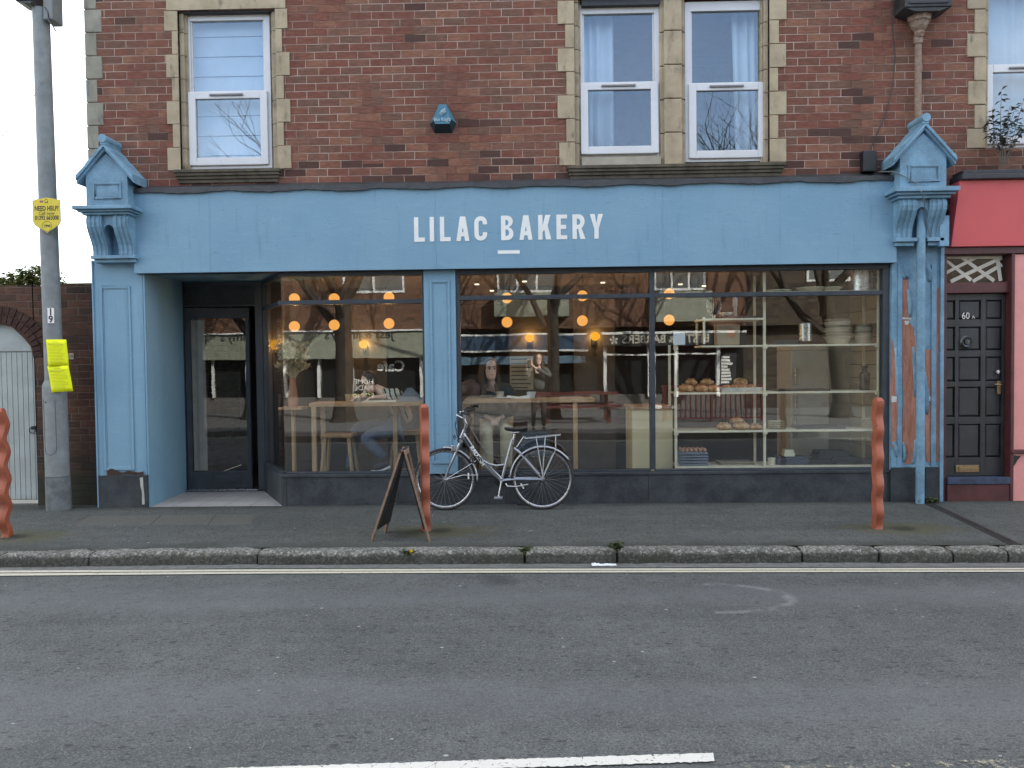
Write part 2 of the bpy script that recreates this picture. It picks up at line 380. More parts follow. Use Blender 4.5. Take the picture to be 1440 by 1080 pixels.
# ------------------------------------------------------------------ ground
ZR, ZK = -.15, -.03
kx = [0, 360, 740, 1080, 1440]
kfront = [G(x, y, ZR) for x, y in zip(kx, [799, 794.5, 793, 792, 791.5])]
def ext(pts, xl=-70, xr=70):
    a, b = pts[0], pts[-1]
    return [Vector((xl, a.y, a.z))]+pts+[Vector((xr, b.y, b.z))]
def yat(pts, x):
    q = ext(pts)
    for a, b in zip(q, q[1:]):
        if a.x <= x <= b.x: return a.y+(b.y-a.y)*(x-a.x)/(b.x-a.x)
    return q[-1].y
YO = -8.42                                    # far kerb, where the photograph was taken from
def asphalt(name, c1, c2, crack=True, walk=False):
    t = NT(name); o = t.obj(); s = t.sep(o)
    big = t.noise(.55, 5, .6); mid = t.noise(5, 5, .65); fin = t.noise(150, 3, .7); st = t.noise(1.0, 5, .6, t.scale(o, (.22, 2.6, 1)))
    c = t.mix(t.sstep(t.ma('ADD', t.ma('MULTIPLY', big, .5), t.ma('MULTIPLY', st, .5)), .36, .64), c1, c2)
    c = t.mix(t.sstep(mid, .3, .72), mul3(t, c, .86), mul3(t, c, 1.1))
    v = t.n('TexVoronoi', {'Vector': o, 'Scale': 135.0})
    chip = t.sep(v.outputs['Color'])[0]
    c = t.mix(t.ma('MULTIPLY', t.ma('GREATER_THAN', chip, .84), .3), c, (.24, .25, .255))
    c = t.mix(t.ma('MULTIPLY', t.ma('LESS_THAN', chip, .18), .45), c, (.022, .024, .027))
    # pale flattened spots
    v2 = t.n('TexVoronoi', {'Vector': t.scale(o, (1, 1.6, 1)), 'Scale': 3.1}); r2 = t.sep(v2.outputs['Color'])
    sz = t.ma('MULTIPLY', t.ma('POWER', r2[0], 5.0), .062)
    wob = t.ma('MULTIPLY', t.ma('SUBTRACT', t.noise(40, 2), .5), .03)
    sp = t.ma('LESS_THAN', t.ma('ADD', v2.outputs['Distance'], wob), sz)
    c = t.mix(t.ma('MULTIPLY', sp, .75 if not walk else .45), c, (.42, .43, .42))
    # dark pits and bright flecks
    pv = t.n('TexVoronoi', {'Vector': t.scale(o, (.45, 1, 1)), 'Scale': 34.0}); pr_ = t.sep(pv.outputs['Color'])
    c = t.mix(t.ma('MULTIPLY', t.ma('LESS_THAN', pv.outputs['Distance'], t.ma('MULTIPLY', t.ma('POWER', pr_[0], 3.0), .42)), .55), c, (.02, .022, .024))
    fv = t.n('TexVoronoi', {'Vector': t.scale(o, (.7, 1, 1)), 'Scale': 13.0}); fr_ = t.sep(fv.outputs['Color'])
    c = t.mix(t.ma('MULTIPLY', t.ma('LESS_THAN', fv.outputs['Distance'], t.ma('MULTIPLY', t.ma('POWER', fr_[1], 7.0), .12)), .6), c, (.5, .51, .5))
    h = t.ma('ADD', t.ma('MULTIPLY', chip, .5), fin)
    if crack:
        w1 = t.ma('MULTIPLY', t.ma('SUBTRACT', t.noise(1.1, 6, .7), .5), .35)
        for y0 in (-4.05, -4.55, -5.35):
            dd = t.ma('ABSOLUTE', t.ma('ADD', t.ma('SUBTRACT', s[1], y0), w1))
            gate = t.sstep(t.noise(.8, 5, .6, t.n('Mapping', {0: o, 1: (y0*3, y0, 0)}).outputs[0]), .53, .66)
            line = t.ma('MULTIPLY', t.ma('LESS_THAN', dd, .0055), gate)
            c = t.mix(t.ma('MULTIPLY', line, .6), c, (.025, .026, .028))
        # tyre-polished tracks
        for yc, wd in ((-3.0, .42), (-4.75, .4)):
            e = t.ma('ABSOLUTE', t.ma('ADD', t.ma('SUBTRACT', s[1], yc), t.ma('MULTIPLY', t.ma('SUBTRACT', t.noise(.5, 3), .5), .5)))
            c = t.mix(t.ma('MULTIPLY', t.sstep(e, wd, .08), .3), c, (.15, .158, .17))
        # oil drips near the kerb
        dx = t.ma('MULTIPLY', t.ma('ADD', s[0], .28), 1.3); dy = t.ma('ADD', s[1], 2.55)
        rr = t.ma('SQRT', t.ma('ADD', t.ma('MULTIPLY', dx, dx), t.ma('MULTIPLY', t.ma('MULTIPLY', dy, dy), 3.0)))
        c = t.mix(t.ma('MULTIPLY', t.sstep(t.ma('ADD', rr, t.ma('MULTIPLY', t.noise(6, 4), .5)), .62, .25), .6), c, (.026, .027, .032))
        dx = t.ma('ADD', s[0], 4.35); dy = t.ma('ADD', s[1], 2.78)
        rr = t.ma('SQRT', t.ma('ADD', t.ma('MULTIPLY', dx, dx), t.ma('MULTIPLY', t.ma('MULTIPLY', dy, dy), 3.0)))
        c = t.mix(t.ma('MULTIPLY', t.sstep(t.ma('ADD', rr, t.ma('MULTIPLY', t.noise(6, 4), .4)), .45, .2), .6), c, (.03, .031, .035))
        # a scuffed tyre arc
        dx = t.ma('MULTIPLY', t.ma('SUBTRACT', s[0], 1.35), .62); dy = t.ma('ADD', s[1], 3.02)
        rr = t.ma('ABSOLUTE', t.ma('SUBTRACT', t.ma('SQRT', t.ma('ADD', t.ma('MULTIPLY', dx, dx), t.ma('MULTIPLY', dy, dy))), .34))
        g2 = t.ma('MULTIPLY', t.ma('GREATER_THAN', s[0], 1.28), t.sstep(t.noise(9, 4), .35, .6))
        c = t.mix(t.ma('MULTIPLY', t.ma('MULTIPLY', t.sstep(rr, .05, .0), g2), .4), c, (.3, .31, .31))
    if walk:
        # darker edge along the foot of the buildings, grit by the kerb and moss round the posts
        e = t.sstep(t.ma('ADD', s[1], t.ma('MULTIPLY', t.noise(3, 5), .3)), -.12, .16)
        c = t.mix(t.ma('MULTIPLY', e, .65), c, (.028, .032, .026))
        e = t.sstep(t.ma('ADD', s[1], t.ma('MULTIPLY', t.noise(2, 5), .55)), -1.42, -1.62)
        c = t.mix(t.ma('MULTIPLY', e, .55), c, (.04, .044, .036))
        for bx, by in MOSS:
            dx = t.ma('MULTIPLY', t.ma('SUBTRACT', s[0], bx), .5); dy = t.ma('SUBTRACT', s[1], by)
            rr = t.ma('SQRT', t.ma('ADD', t.ma('MULTIPLY', dx, dx), t.ma('MULTIPLY', dy, dy)))
            k = t.sstep(t.ma('ADD', rr, t.ma('MULTIPLY', t.ma('SUBTRACT', t.noise(5, 5, .7), .5), .5)), .36, .12)
            c = t.mix(t.ma('MULTIPLY', k, .7), c, (.085, .085, .045))
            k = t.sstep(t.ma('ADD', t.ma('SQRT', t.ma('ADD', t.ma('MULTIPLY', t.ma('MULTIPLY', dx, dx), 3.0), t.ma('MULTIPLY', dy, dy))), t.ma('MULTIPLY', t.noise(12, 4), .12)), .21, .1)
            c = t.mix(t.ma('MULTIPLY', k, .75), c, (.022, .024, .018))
        # reinstated trench patch
        px = t.ma('MULTIPLY', t.ma('GREATER_THAN', s[0], -4.75), t.ma('LESS_THAN', t.ma('ADD', s[0], t.ma('MULTIPLY', s[1], .25)), -3.1))
        py = t.ma('MULTIPLY', t.ma('GREATER_THAN', s[1], -.98), t.ma('LESS_THAN', s[1], -.5))
        c = t.mix(t.ma('MULTIPLY', t.ma('MULTIPLY', px, py), .55), c, (.12, .116, .1))
        for xx in (-4.75, -3.95, -3.35):
            ln = t.ma('MULTIPLY', t.ma('LESS_THAN', t.ma('ABSOLUTE', t.ma('ADD', t.ma('SUBTRACT', t.ma('ADD', s[0], t.ma('MULTIPLY', s[1], .25)), xx-.18), t.ma('MULTIPLY', t.ma('SUBTRACT', t.noise(4, 3), .5), .05))), .008), py)
            c = t.mix(t.ma('MULTIPLY', ln, .6), c, (.03, .03, .028))
        c = t.mix(t.ma('MULTIPLY', t.sstep(t.noise(1.4, 5, .7), .56, .7), .35), c, (.05, .052, .044))
    t.bsdf(c, .82, 0, t.bump(h, .004), .3); return t.m
BOLL = [G(8, 756, -.028), G(599, 748, -.028), G(1234, 745, -.028)]
MOSS = [(b.x+dx, b.y) for b, dx in zip(BOLL, (.1, .15, .25))]
m_road = asphalt('road_asphalt', (.078, .087, .088), (.108, .118, .119))
m_walk = asphalt('pavement_asphalt', (.066, .074, .07), (.094, .102, .098), False, True)
mb = MB().box(-600, 600, -600, 600, -.9, -.6)
tag(mb.build('ground', mat('distant_ground', (.08, .085, .06))), kind='structure')
def sheet(name, rows, m, z=None):
    mb = MB(); n = len(rows[0])
    vs = [p for r in rows for p in r]
    mb.add(vs, [(i*n+j, i*n+j+1, (i+1)*n+j+1, (i+1)*n+j) for i in range(len(rows)-1) for j in range(n-1)])
    return mb.build(name, m)
kf = ext(kfront)
road = sheet('road', [[Vector((p.x, YO, ZR)) for p in kf], [Vector((p.x, p.y+.02, ZR)) for p in kf]], m_road); tag(road, kind='structure')
KW = .15
pave = sheet('pavement', [[Vector((p.x, p.y+KW-.01, ZK)) for p in kf], [Vector((p.x, -.6, -.004)) for p in kf], [Vector((p.x, 0.25, 0)) for p in kf]], m_walk); tag(pave, kind='structure')
opp = sheet('far_pavement', [[Vector((-70, -60, 0)), Vector((70, -60, 0))], [Vector((-70, YO, 0)), Vector((70, YO, 0))], [Vector((-70, YO, ZR-.1)), Vector((70, YO, ZR-.1))]], mat('far_pavement_asphalt', (.11, .11, .105), .85)); tag(opp, kind='structure')
# granite kerb stones: one object, real gaps between worn stones
mb = MB()
ends = [-70]+[-12+i*1.9 for i in range(3)]+[G(x, 785, -.1).x for x in (-210, 12, 133, 364, 738, 868, 1130, 1239, 1342, 1421)]+[8.3, 9.9, 11.5, 70]
for a, b in zip(ends, ends[1:]):
    if b-a > 20: segs = 1
    else: segs = max(3, int((b-a)/.09))
    top = [random.uniform(-.006, .006) for _ in range(segs+1)]; off = random.uniform(-.02, .012)
    fr = [random.uniform(-.015, .015) for _ in range(segs+1)]
    for i in range(segs):
        q = []
        for j in (i, i+1):
            x = a+.011+(b-a-.022)*j/segs; y = yat(kfront, x)+off
            e = .03 if j in (0, segs) else 0
            q.append([(x, y+fr[j]*.6, ZR-.05), (x, y+fr[j], ZK-.055), (x, y+.012+fr[j]*.5, ZK-.022-e*.3), (x, y+.035, ZK-.004+top[j]*.6-e*.5), (x, y+KW, ZK+top[j]*.6-e*.4), (x, y+KW, ZR-.05)])
        mb.add(q[0]+q[1], [(k, 6+k, 6+(k+1) % 6, (k+1) % 6) for k in range(6)])
        if i == 0: mb.add(q[0], [(0, 1, 2, 3, 4, 5)])
        if i == segs-1: mb.add(q[1], [(5, 4, 3, 2, 1, 0)])
for e in ends[1:-1]:
    y = yat(kfront, e); mb.box(e-.013, e+.013, y+.03, y+KW-.02, ZR-.05, ZK-.03)
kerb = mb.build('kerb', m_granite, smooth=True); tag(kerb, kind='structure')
# gutter grit strip and painted lines
def strip(name, xs, ya, yb, z, m):
    a = [G(x, y, z) for x, y in zip(xs, ya)]; b = [G(x, y, z) for x, y in zip(xs, yb)]
    if len(xs) > 2:
        a = [Vector((-70, a[0].y, z))]+a+[Vector((70, a[-1].y, z))]; b = [Vector((-70, b[0].y, z))]+b+[Vector((70, b[-1].y, z))]
    o = sheet(name, [b, a], m); return tag(o, kind='structure')
def worn(name, c, amt, sc=9, edge=.05):
    t = NT(name); n = t.noise(sc, 6, .75); n2 = t.noise(60, 3, .7)
    v = t.n('TexVoronoi', {'Vector': t.obj(), 'Scale': 13.0}, feature='DISTANCE_TO_EDGE').outputs[0]
    f = t.sstep(t.ma('ADD', t.ma('MULTIPLY', n, .7), t.ma('MULTIPLY', n2, .3)), amt, amt+edge)
    f = t.ma('MULTIPLY', f, t.sstep(t.ma('ADD', v, t.ma('MULTIPLY', t.ma('SUBTRACT', n2, .42), .22)), .004, .02))
    b = t.bsdf(t.mix(n, mul(c, .8), c), .7, 0, t.bump(n2, .001), .3)
    tr = t.n('BsdfTransparent'); mxs = t.n('MixShader', {0: f, 1: tr, 2: b}); t.t.links.new(mxs.outputs[0], t.out.inputs[0]); return t.m
m_line = worn('faded_yellow_line', (.56, .54, .44), .34, 14); m_cline = worn('cracked_white_line', (.62, .62, .58), .35, 11); m_ghost = worn('ghost_of_old_line', (.3, .29, .24), .5, 20, .12)
strip('gutter', kx, [798, 793.5, 792, 791, 790.5], [803, 799, 798.5, 797.5, 797], ZR+.004, mat('gutter_grit', (.13, .135, .13), .9, 0, .3, 14, .003, 120))
strip('road_marking', kx, [802.4, 800.6, 799.6, 799, 798.5], [805.2, 803.2, 801.9, 801.2, 800.8], ZR+.008, m_line)
strip('road_marking', kx, [806.3, 803.9, 802.6, 802, 801.7], [809.6, 806.6, 805.2, 804.5, 804.2], ZR+.008, m_line)
def rough_strip(pa, pb, wz, z, m, n=160):
    a0, a1, b0, b1 = G(*pa[0], z), G(*pa[1], z), G(*pb[0], z), G(*pb[1], z); rows = []
    for k in range(n+1):
        j = lambda: Vector((0, random.gauss(0, wz), 0)); e = .04*math.sin(k*.35)*0
        rows.append((a0.lerp(a1, k/n)+j(), b0.lerp(b1, k/n)+j()))
    return tag(sheet('road_marking', [[r[1] for r in rows], [r[0] for r in rows]], m), kind='structure')
rough_strip([(300, 1080.5), (1003, 1058.5)], [(300, 1093), (1005, 1070.5)], .0022, ZR+.008, m_cline)
strip('road_marking', [1020, 1600], [1075, 1064], [1090, 1082], ZR+.006, m_ghost)
for y in (-8.0, -8.15):
    tag(MB().add([(-70, y-.05, ZR+.008), (70, y-.05, ZR+.008), (70, y, ZR+.008), (-70, y, ZR+.008)], [(0, 1, 2, 3)]).build('road_marking', m_line), kind='structure')
tag(one(MB().box(-.15, .15, -.11, .11, 0, .004), 'utility_cover', mat('iron_cover', (.03, .03, .032), .5, .5, .3, 20, .003), G(1068, 727, -.012)+Vector((0, 0, .004)), 'small dark iron cover set in the pavement', 'cover'))
# drain channel crossing the pavement
a, b = G(1306, 708, 0), G(1428, 766, -.03); d = (b-a).normalized(); pnorm = Vector((-d.y, d.x, 0))
mb = MB()
for s0, s1, zt in ((-.05, -.03, .006), (.03, .05, .006), (-.03, .03, .0025)):
    lo = [a+pnorm*s0, b+pnorm*s0, b+pnorm*s1, a+pnorm*s1]
    mb.hexa([v-Vector((0, 0, .03)) for v in lo], [v+Vector((0, 0, zt)) for v in lo])
for i in range(46):
    c = a.lerp(b, (i+.5)/46); u = d*.011
    lo = [c-u-pnorm*.028, c+u-pnorm*.028, c+u+pnorm*.028, c-u+pnorm*.028]
    mb.hexa([v+Vector((0, 0, .0)) for v in lo], [v+Vector((0, 0, .0065)) for v in lo])
one(mb, 'drain_channel', mat('rusty_drain_iron', (.035, .034, .033), .7, .3, .4, 15, .003), a, 'narrow slotted drain channel running diagonally from the downpipe to the kerb', 'drain')
# ------------------------------------------------------------------ the bakery building
B = thing('terraced_shop_building', (-5, 0, 0), 'two storey red brick building with a pale blue shopfront and white upper windows', 'building')
XL = R(122, 0, 131, 190)[0]; XR = X(1290, 0, 200)
ZF = Z(262)                                   # top of shop fascia
W1 = R(252, 14, 389, 240); W2 = R(808, -6, 1082, 233)
EAVE = 8.0
def wallbox(mb, x0, x1, z0, z1): mb.box(x0, x1, 0, .32, z0, z1)
mb = MB()
wallbox(mb, XL, W1[0], ZF-.3, EAVE); wallbox(mb, W1[1], W2[0], ZF-.3, EAVE); wallbox(mb, W2[1], XR, ZF-.3, EAVE)
wallbox(mb, W1[0], W1[1], ZF-.3, W1[2]); wallbox(mb, W1[0], W1[1], W1[3], EAVE)
wallbox(mb, W2[0], W2[1], ZF-.3, W2[2]); wallbox(mb, W2[0], W2[1], W2[3], EAVE)
mb.box(XL, XL+.3, .32, 8, 0, EAVE)
wall = mb.build('wall', m_brick, B)
MB().prism([(-.35, EAVE), (4, 10.6), (8.3, EAVE)], XL-.15, XR, 'x').build('roof', mat('slate_roof', (.06, .065, .075), .6), B)
MB().box(XL+.3, XR, 7.7, 8, 0, EAVE).build('rear_wall', m_brick, B)
# stone corner quoins, courses of three bricks
QH = .2605; zq = (R(130, 176, 140, 177))[2]
mb = MB(); k = -2
while zq+k*QH < 7.7:
    wide = (k % 2 == 0)
    mb.box(XL-.012, XL+(.19 if wide else .115)+random.uniform(-.012, .012), -.014+random.uniform(0, .006), .3, zq+k*QH+.004, zq+(k+1)*QH-.003); k += 1
mb.build('corner_quoins', m_quoin, B, bev=.008)
def surround(rect, zwide, widths, lintel, name='window_surround'):
    """toothed stone blocks each side of an opening"""
    x0, x1, z0, z1 = rect; mb = MB()
    k = math.floor((z0-zwide)/QH)
    while zwide+k*QH < z1-.02:
        a = max(z0, zwide+k*QH)+.003; b = min(z1, zwide+(k+1)*QH)-.003
        wide = (k % 2 == 0)
        for sx, s in ((x0, -1), (x1, 1)):
            w = (widths[0] if wide else widths[1])+random.uniform(-.01, .01)
            mb.box(sx-s*.0, sx+s*w, -.014+random.uniform(-.003, .003), .16, a, b)
            mb.box(sx-s*.001, sx-s*.05, .035, .2, a, b)           # chamfered inner jamb
            mb.box(sx-s*.05, sx-s*.075, .07, .21, a, b)
        k += 1
    mb.box(x0-lintel, x1+lintel, -.016, .2, z1+.003, z1+.26)
    return mb.build(name, m_stone, B, bev=.009)
zw = (Z(240, 0, 240)+Z(208, 0, 240)-QH)/2
zw2 = (Z(233, 0, 790)+Z(201, 0, 790)-QH)/2
surround(W1, zw, (.145, .075), .12); surround(W2, zw2, (.185, .1), .12)
xm = X(947, 0, 110); mb = MB()
for i in range(5):
    za = W2[2]+i*(W2[3]-W2[2])/5
    mb.box(xm-.1, xm+.1, .01, .2, za+.003, za+(W2[3]-W2[2])/5-.003); mb.box(xm-.14, xm+.14, .06, .22, za+.003, za+(W2[3]-W2[2])/5-.003)
mb.build('stone_mullion', m_stone, B, bev=.012)
def sill(x0, x1, z):
    mb = MB(); h = .145
    for i, (pr, a, b) in enumerate(((.075, .75, 1.0), (.06, .52, .75), (.04, .28, .52), (.022, 0, .28))):
        mb.box(x0+i*.012, x1-i*.012, -pr, .12, z-h+h*a, z-h+h*b)
    return mb.build('window_sill', m_sill, B, bev=.006)
sill(X(247, 0, 240), X(396, 0, 240), W1[2]+.005); sill(X(797, 0, 235), X(1102, 0, 235), W2[2]+.005)
def upvc(rect, vent=True, openlow=0.0):
    x0, x1, z0, z1 = rect; y0 = .095
    H = z1-z0; zm = z0+H*.475
    mb = MB()
    fw = .068
    mb.box(x0, x0+fw, y0, y0+.07, z0, z1); mb.box(x1-fw, x1, y0, y0+.07, z0, z1); mb.box(x0+fw, x1-fw, y0, y0+.07, z1-fw-.035, z1); mb.box(x0+fw, x1-fw, y0, y0+.07, z0, z0+.05)
    mb.box(x0+fw, x1-fw, y0, y0+.07, zm-.02, zm+.035)
    mb.box(x0+fw, x0+fw+.018, y0+.02, y0+.06, zm+.035, z1-fw-.035); mb.box(x1-fw-.018, x1-fw, y0+.02, y0+.06, zm+.035, z1-fw-.035)
    w = mb.build('window', m_upvc, B, bev=.004)
    a, b, c, d = x0+.04, x1-.035, z0+.035, zm+.02
    s = .082; mb = MB()
    def q(x, y, z): return (x, y0+y-(d-z)*openlow, z)
    for (xa, xb, za, zb) in ((a, a+s, c, d), (b-s, b, c, d), (a+s, b-s, c, c+s), (a+s, b-s, d-s, d)):
        mb.hexa([q(xa, -.03, za), q(xb, -.03, za), q(xb, .018, za), q(xa, .018, za)], [q(xa, -.03, zb), q(xb, -.03, zb), q(xb, .018, zb), q(xa, .018, zb)])
    mb.build('sash', m_upvc, w, bev=.006)
    xa, xb = (a+b)/2-.2, (a+b)/2+.18
    MB().box(xa, xb, y0-.052, y0-.031, d-.05, d-.032).build('trickle_vent', mat('grey_vent', (.16, .16, .17), .4), w)
    MB().box(x0+fw, x1-fw, y0+.03, y0+.036, zm+.035, z1-fw-.035).build('pane', m_wglass, w)
    mb = MB(); mb.hexa([q(a+s, -.004, c+s), q(b-s, -.004, c+s), q(b-s, .002, c+s), q(a+s, .002, c+s)], [q(a+s, -.004, d-s), q(b-s, -.004, d-s), q(b-s, .002, d-s), q(a+s, .002, d-s)])
    mb.build('pane', m_wglass, w)
    return w
w1 = upvc(R(261, 16, 381, 237, .1)); w2 = upvc(R(811, 6, 929, 222, .1), openlow=.035); w3 = upvc(R(963, 2, 1080, 227, .1))
MB().box(W2[0]+.075, xm-.14, .02, .12, W2[2]+.006, R(811, 222, 929, 223, .1)[3]-.01).build('window_subsill', mat('cream_board', (.32, .29, .23), .6), B)
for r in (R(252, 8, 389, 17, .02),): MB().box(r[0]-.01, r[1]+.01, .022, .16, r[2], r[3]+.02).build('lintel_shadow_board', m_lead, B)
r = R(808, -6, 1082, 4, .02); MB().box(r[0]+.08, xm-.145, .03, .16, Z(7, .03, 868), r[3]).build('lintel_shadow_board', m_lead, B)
def curtain(w, x0, x1, z0, z1, y=.3, amp=.022, fold=.11, lean=0.0):
    mb = MB(); n = max(6, int((x1-x0)/.018)); top = []; bot = []
    for i in range(n+1):
        x = x0+(x1-x0)*i/n; f = amp*math.sin(2*PI*x/fold+1.3*math.sin(x*17))
        top.append((x, y+f, z1)); bot.append((x+lean*(1-(i/n)), y+f*1.3, z0))
    mb.add(top+bot, [(i, i+1, n+2+i, n+1+i) for i in range(n)])
    o = mb.build('curtain', m_curtain, w, smooth='all'); sm = o.modifiers.new('thick', 'SOLIDIFY'); sm.thickness = .003; return o
r = R(811, 6, 863, 222, .3); curtain(w2, r[0]-.05, r[1], r[2]-.1, r[3]+.2)
r = R(1027, 2, 1085, 227, .3); curtain(w3, r[0], r[1]+.05, r[2]-.1, r[3]+.2, lean=.06)
r = R(255, 14, 390, 240, .24)
mb = MB(); n = 9
for i in range(n):
    za = r[2]-.05+(r[3]-r[2]+.2)*i/n; zb = r[2]-.05+(r[3]-r[2]+.2)*(i+1)/n
    mb.hexa([(r[0], .235, za), (r[1], .235, za), (r[1], .242, za), (r[0], .242, za)], [(r[0], .25, zb-.004), (r[1], .25, zb-.004), (r[1], .257, zb-.004), (r[0], .257, zb-.004)])
mb.build('blind', m_curtain, w1)
def room(name, x0, x1, y0, y1, z0, z1, m, parent):
    mb = MB(); mb.box(x0, x1, y1, y1+.05, z0, z1); mb.box(x0-.05, x0, y0, y1, z0, z1); mb.box(x1, x1+.05, y0, y1, z0, z1); mb.box(x0, x1, y0, y1, z1, z1+.05); mb.box(x0, x1, y0, y1, z0-.05, z0)
    return mb.build(name, m, parent)
m_navy = mat('upstairs_wall', (.12, .15, .2), .9)
room('upper_room', XL+.4, -1.5, .33, 3.6, 3.3, 6.2, m_navy, B); room('upper_room', -1.3, XR-.2, .33, 3.6, 3.3, 6.2, m_navy, B)
# ---- shop fascia
f = R(187, 262, 1261, 376, -.12); zfb = (P(190, 383, -.12).z+P(1260, 370.5, -.12).z)/2
FX0, FX1 = f[0], f[1]; ZT = P(720, 260, -.12).z
js = [FX0]+[X(x, -.12, 320) for x in (295, 613, 932)]+[FX1]
mb = MB()
for a, b in zip(js, js[1:]): mb.box(a+.0007, b-.0007, -.12, -.085, zfb, ZT)
mb.box(FX0, FX1, -.0838, -.002, zfb+.004, ZT-.004)
fas = mb.build('shop_fascia', m_blue, B, bev=.0008)
# rows of tiny board dents
mb = MB(); n = 150; rows = []
for i in range(n+1):
    x = FX0-.03+(FX1-FX0+.06)*i/n
    w = .010*math.sin(x*7)+random.uniform(-.007, .007)
    rows.append([(x, -.001, ZT+.085+.006*math.sin(x*2)), (x, -.05, ZT+.055), (x, -.142+w*.2, ZT+.03), (x, -.152+w*.3, ZT-.028+w), (x, -.14+w*.3, ZT-.03+w), (x, -.128, ZT+.015)])
mb.add([p for q in rows for p in q], [(i*6+j, i*6+(j+1) % 6, (i+1)*6+(j+1) % 6, (i+1)*6+j) for i in range(n) for j in range(6)])
mb.build('lead_flashing', m_lead, B, smooth=True)
# painted shop name: letters drawn as outlines
def L_(c, w, s=.2):
    if c == 'L': return [[(0, 0), (w, 0), (w, s*.95), (s, s*.95), (s, 1), (0, 1)]]
    if c == 'I': return [[(0, 0), (s, 0), (s, 1), (0, 1)]]
    if c == 'E': return [[(0, 0), (w, 0), (w, s*.9), (s, s*.9), (s, .42), (w*.9, .42), (w*.9, .42+s*.9), (s, .42+s*.9), (s, 1-s*.9), (w, 1-s*.9), (w, 1), (0, 1)]]
    if c == 'A':
        t = .11; m = (w/2-t); g = lambda z: s*1.0+m*z
        zt = (w/2-s)/m
        return [[(0, 0), (s, 0), (g(.19), .19), (w-g(.19), .19), (w-s, 0), (w, 0), (w/2+t, 1), (w/2-t, 1)], [(g(.36), .36), (w-g(.36), .36), (w/2+.012, zt-.05), (w/2-.012, zt-.05)]]
    if c == 'Y': return [[(w/2-s/2, 0), (w/2+s/2, 0), (w/2+s/2, .4), (w, 1), (w-s*1.1, 1), (w/2, .62), (s*1.1, 1), (0, 1), (w/2-s/2, .4)]]
    if c == 'K': return [[(0, 0), (s, 0), (s, .3), (s+.075, .4), (w-s*1.12, 0), (w+.02, 0), (s+.21, .58), (w, 1), (w-s*1.2, 1), (s, .56), (s, 1), (0, 1)]]
    if c == 'C':
        r = w/2; ri = r-s
        return [[(w, .66)]+arc(r, 1-r, r, r, 0, 180)+arc(r, r, r, r, 180, 360)+[(w, .34), (w-s, .34)]+arc(r, r, ri, ri, 360, 180)+arc(r, 1-r, ri, ri, 180, 0)+[(w-s, .66)]]
    if c in 'BR':
        r = .24; o = [(0, 0)]
        hole = lambda z0, z1, wr: [(s, z0)]+[(wr-s-.1, z0)]+arc(wr-s-.1, (z0+z1)/2, .1, (z1-z0)/2, -90, 90, 6)+[(s, z1)]
        if c == 'B':
            out = [(0, 0), (w-r, 0)]+arc(w-r, .265, r, .265, -90, 75, 7)+arc(w-r-.02, .765, r, .235, -70, 90, 7)+[(0, 1)]
            return [out, hole(.17, .44, w), hole(.6, .83, w-.02)]
        out = [(0, 0), (s, 0), (s, .41), (s+.06, .41), (w-s*1.02, 0), (w+.03, 0), (w-.13, .44)]+arc(w-r, .71, r, .29, -50, 90, 8)+[(0, 1)]
        return [out, hole(.57, .83, w)]
h = (P(600, 306.5, -.12).z-P(600, 341, -.12).z); spl = []
xs = {'L': (582, 603), 'I': (608, 615)}
lets = [('L', 582.3, 597.2), ('I', 604.3, 609.2), ('L', 618.6, 633.6), ('A', 641.5, 660), ('C', 667, 685), ('B', 704.6, 722), ('A', 730.2, 748.8), ('K', 756.8, 774.4), ('E', 782.5, 797.6), ('R', 805, 822.2), ('Y', 829.6, 848)]
for ch, a, b in lets:
    base = P((a+b)/2, 340-(a-582)*.0175, -.12); x0 = X(a, -.12, 322); ww = (X(b, -.12, 322)-x0)/h
    s = .178
    for pl in L_(ch, ww, s): spl.append([(x0+px*h, base.z+pz*h) for px, pz in pl])
zb = P(715, 354.5, -.12).z; bar_spl = ([(X(700, -.12, 354), zb-.019), (X(731, -.12, 354), zb-.019), (X(731, -.12, 354), zb+.019), (X(700, -.12, 354), zb+.019)])
zm = sum(p[1] for pl in spl for p in pl)/sum(len(pl) for pl in spl)
fill2d('underline_bar', [bar_spl], m_white, fas, Matrix.Translation((0, -.1225, 0)) @ Euler((PI/2, 0, 0)).to_matrix().to_4x4(), .0018)
fill2d('lettering', spl, m_white, fas, Matrix.Translation((0, -.1225, 0)) @ Euler((PI/2, 0, 0)).to_matrix().to_4x4(), .0018)
# ---- soffit, reveal, porch
YD = .95
zs = zfb+.012
GX0 = X(398, .03, 520); SX = X(374, YD, 560)
RX = X(204, -.04, 540)
MB().prism([(RX, .062), (X(600, .03, 500), .062), (X(600, .03, 500), .2), (SX+.2, YD+.1), (RX, YD+.1)], zs, zs+.05, 'z').build('porch_soffit', m_bluew, B)
MB().box(FX0, FX1, -.083, .06, zfb-.002, zfb+.003).build('fascia_soffit', m_slate, B)
MB().box(RX-.06, RX, -.038, YD+.08, 0, zs).build('porch_wall', m_blue, B)
zsill = Z(667, -.02, 740); 
m_tile = NT('porch_tiles'); o_ = m_tile.sep(m_tile.obj())
gx = m_tile.ma('ABSOLUTE', m_tile.ma('SUBTRACT', m_tile.ma('FRACT', m_tile.ma('DIVIDE', o_[0], .3)), .5)); gy = m_tile.ma('ABSOLUTE', m_tile.ma('SUBTRACT', m_tile.ma('FRACT', m_tile.ma('DIVIDE', o_[1], .3)), .5))
gm = m_tile.ma('GREATER_THAN', m_tile.ma('MAXIMUM', gx, gy), .487)
m_tile.bsdf(m_tile.mix(gm, m_tile.mix(m_tile.noise(5, 5), (.27, .275, .27), (.37, .375, .365)), (.12, .12, .115)), .55, 0, m_tile.bump(m_tile.noise(60, 3), .001)); m_tile = m_tile.m
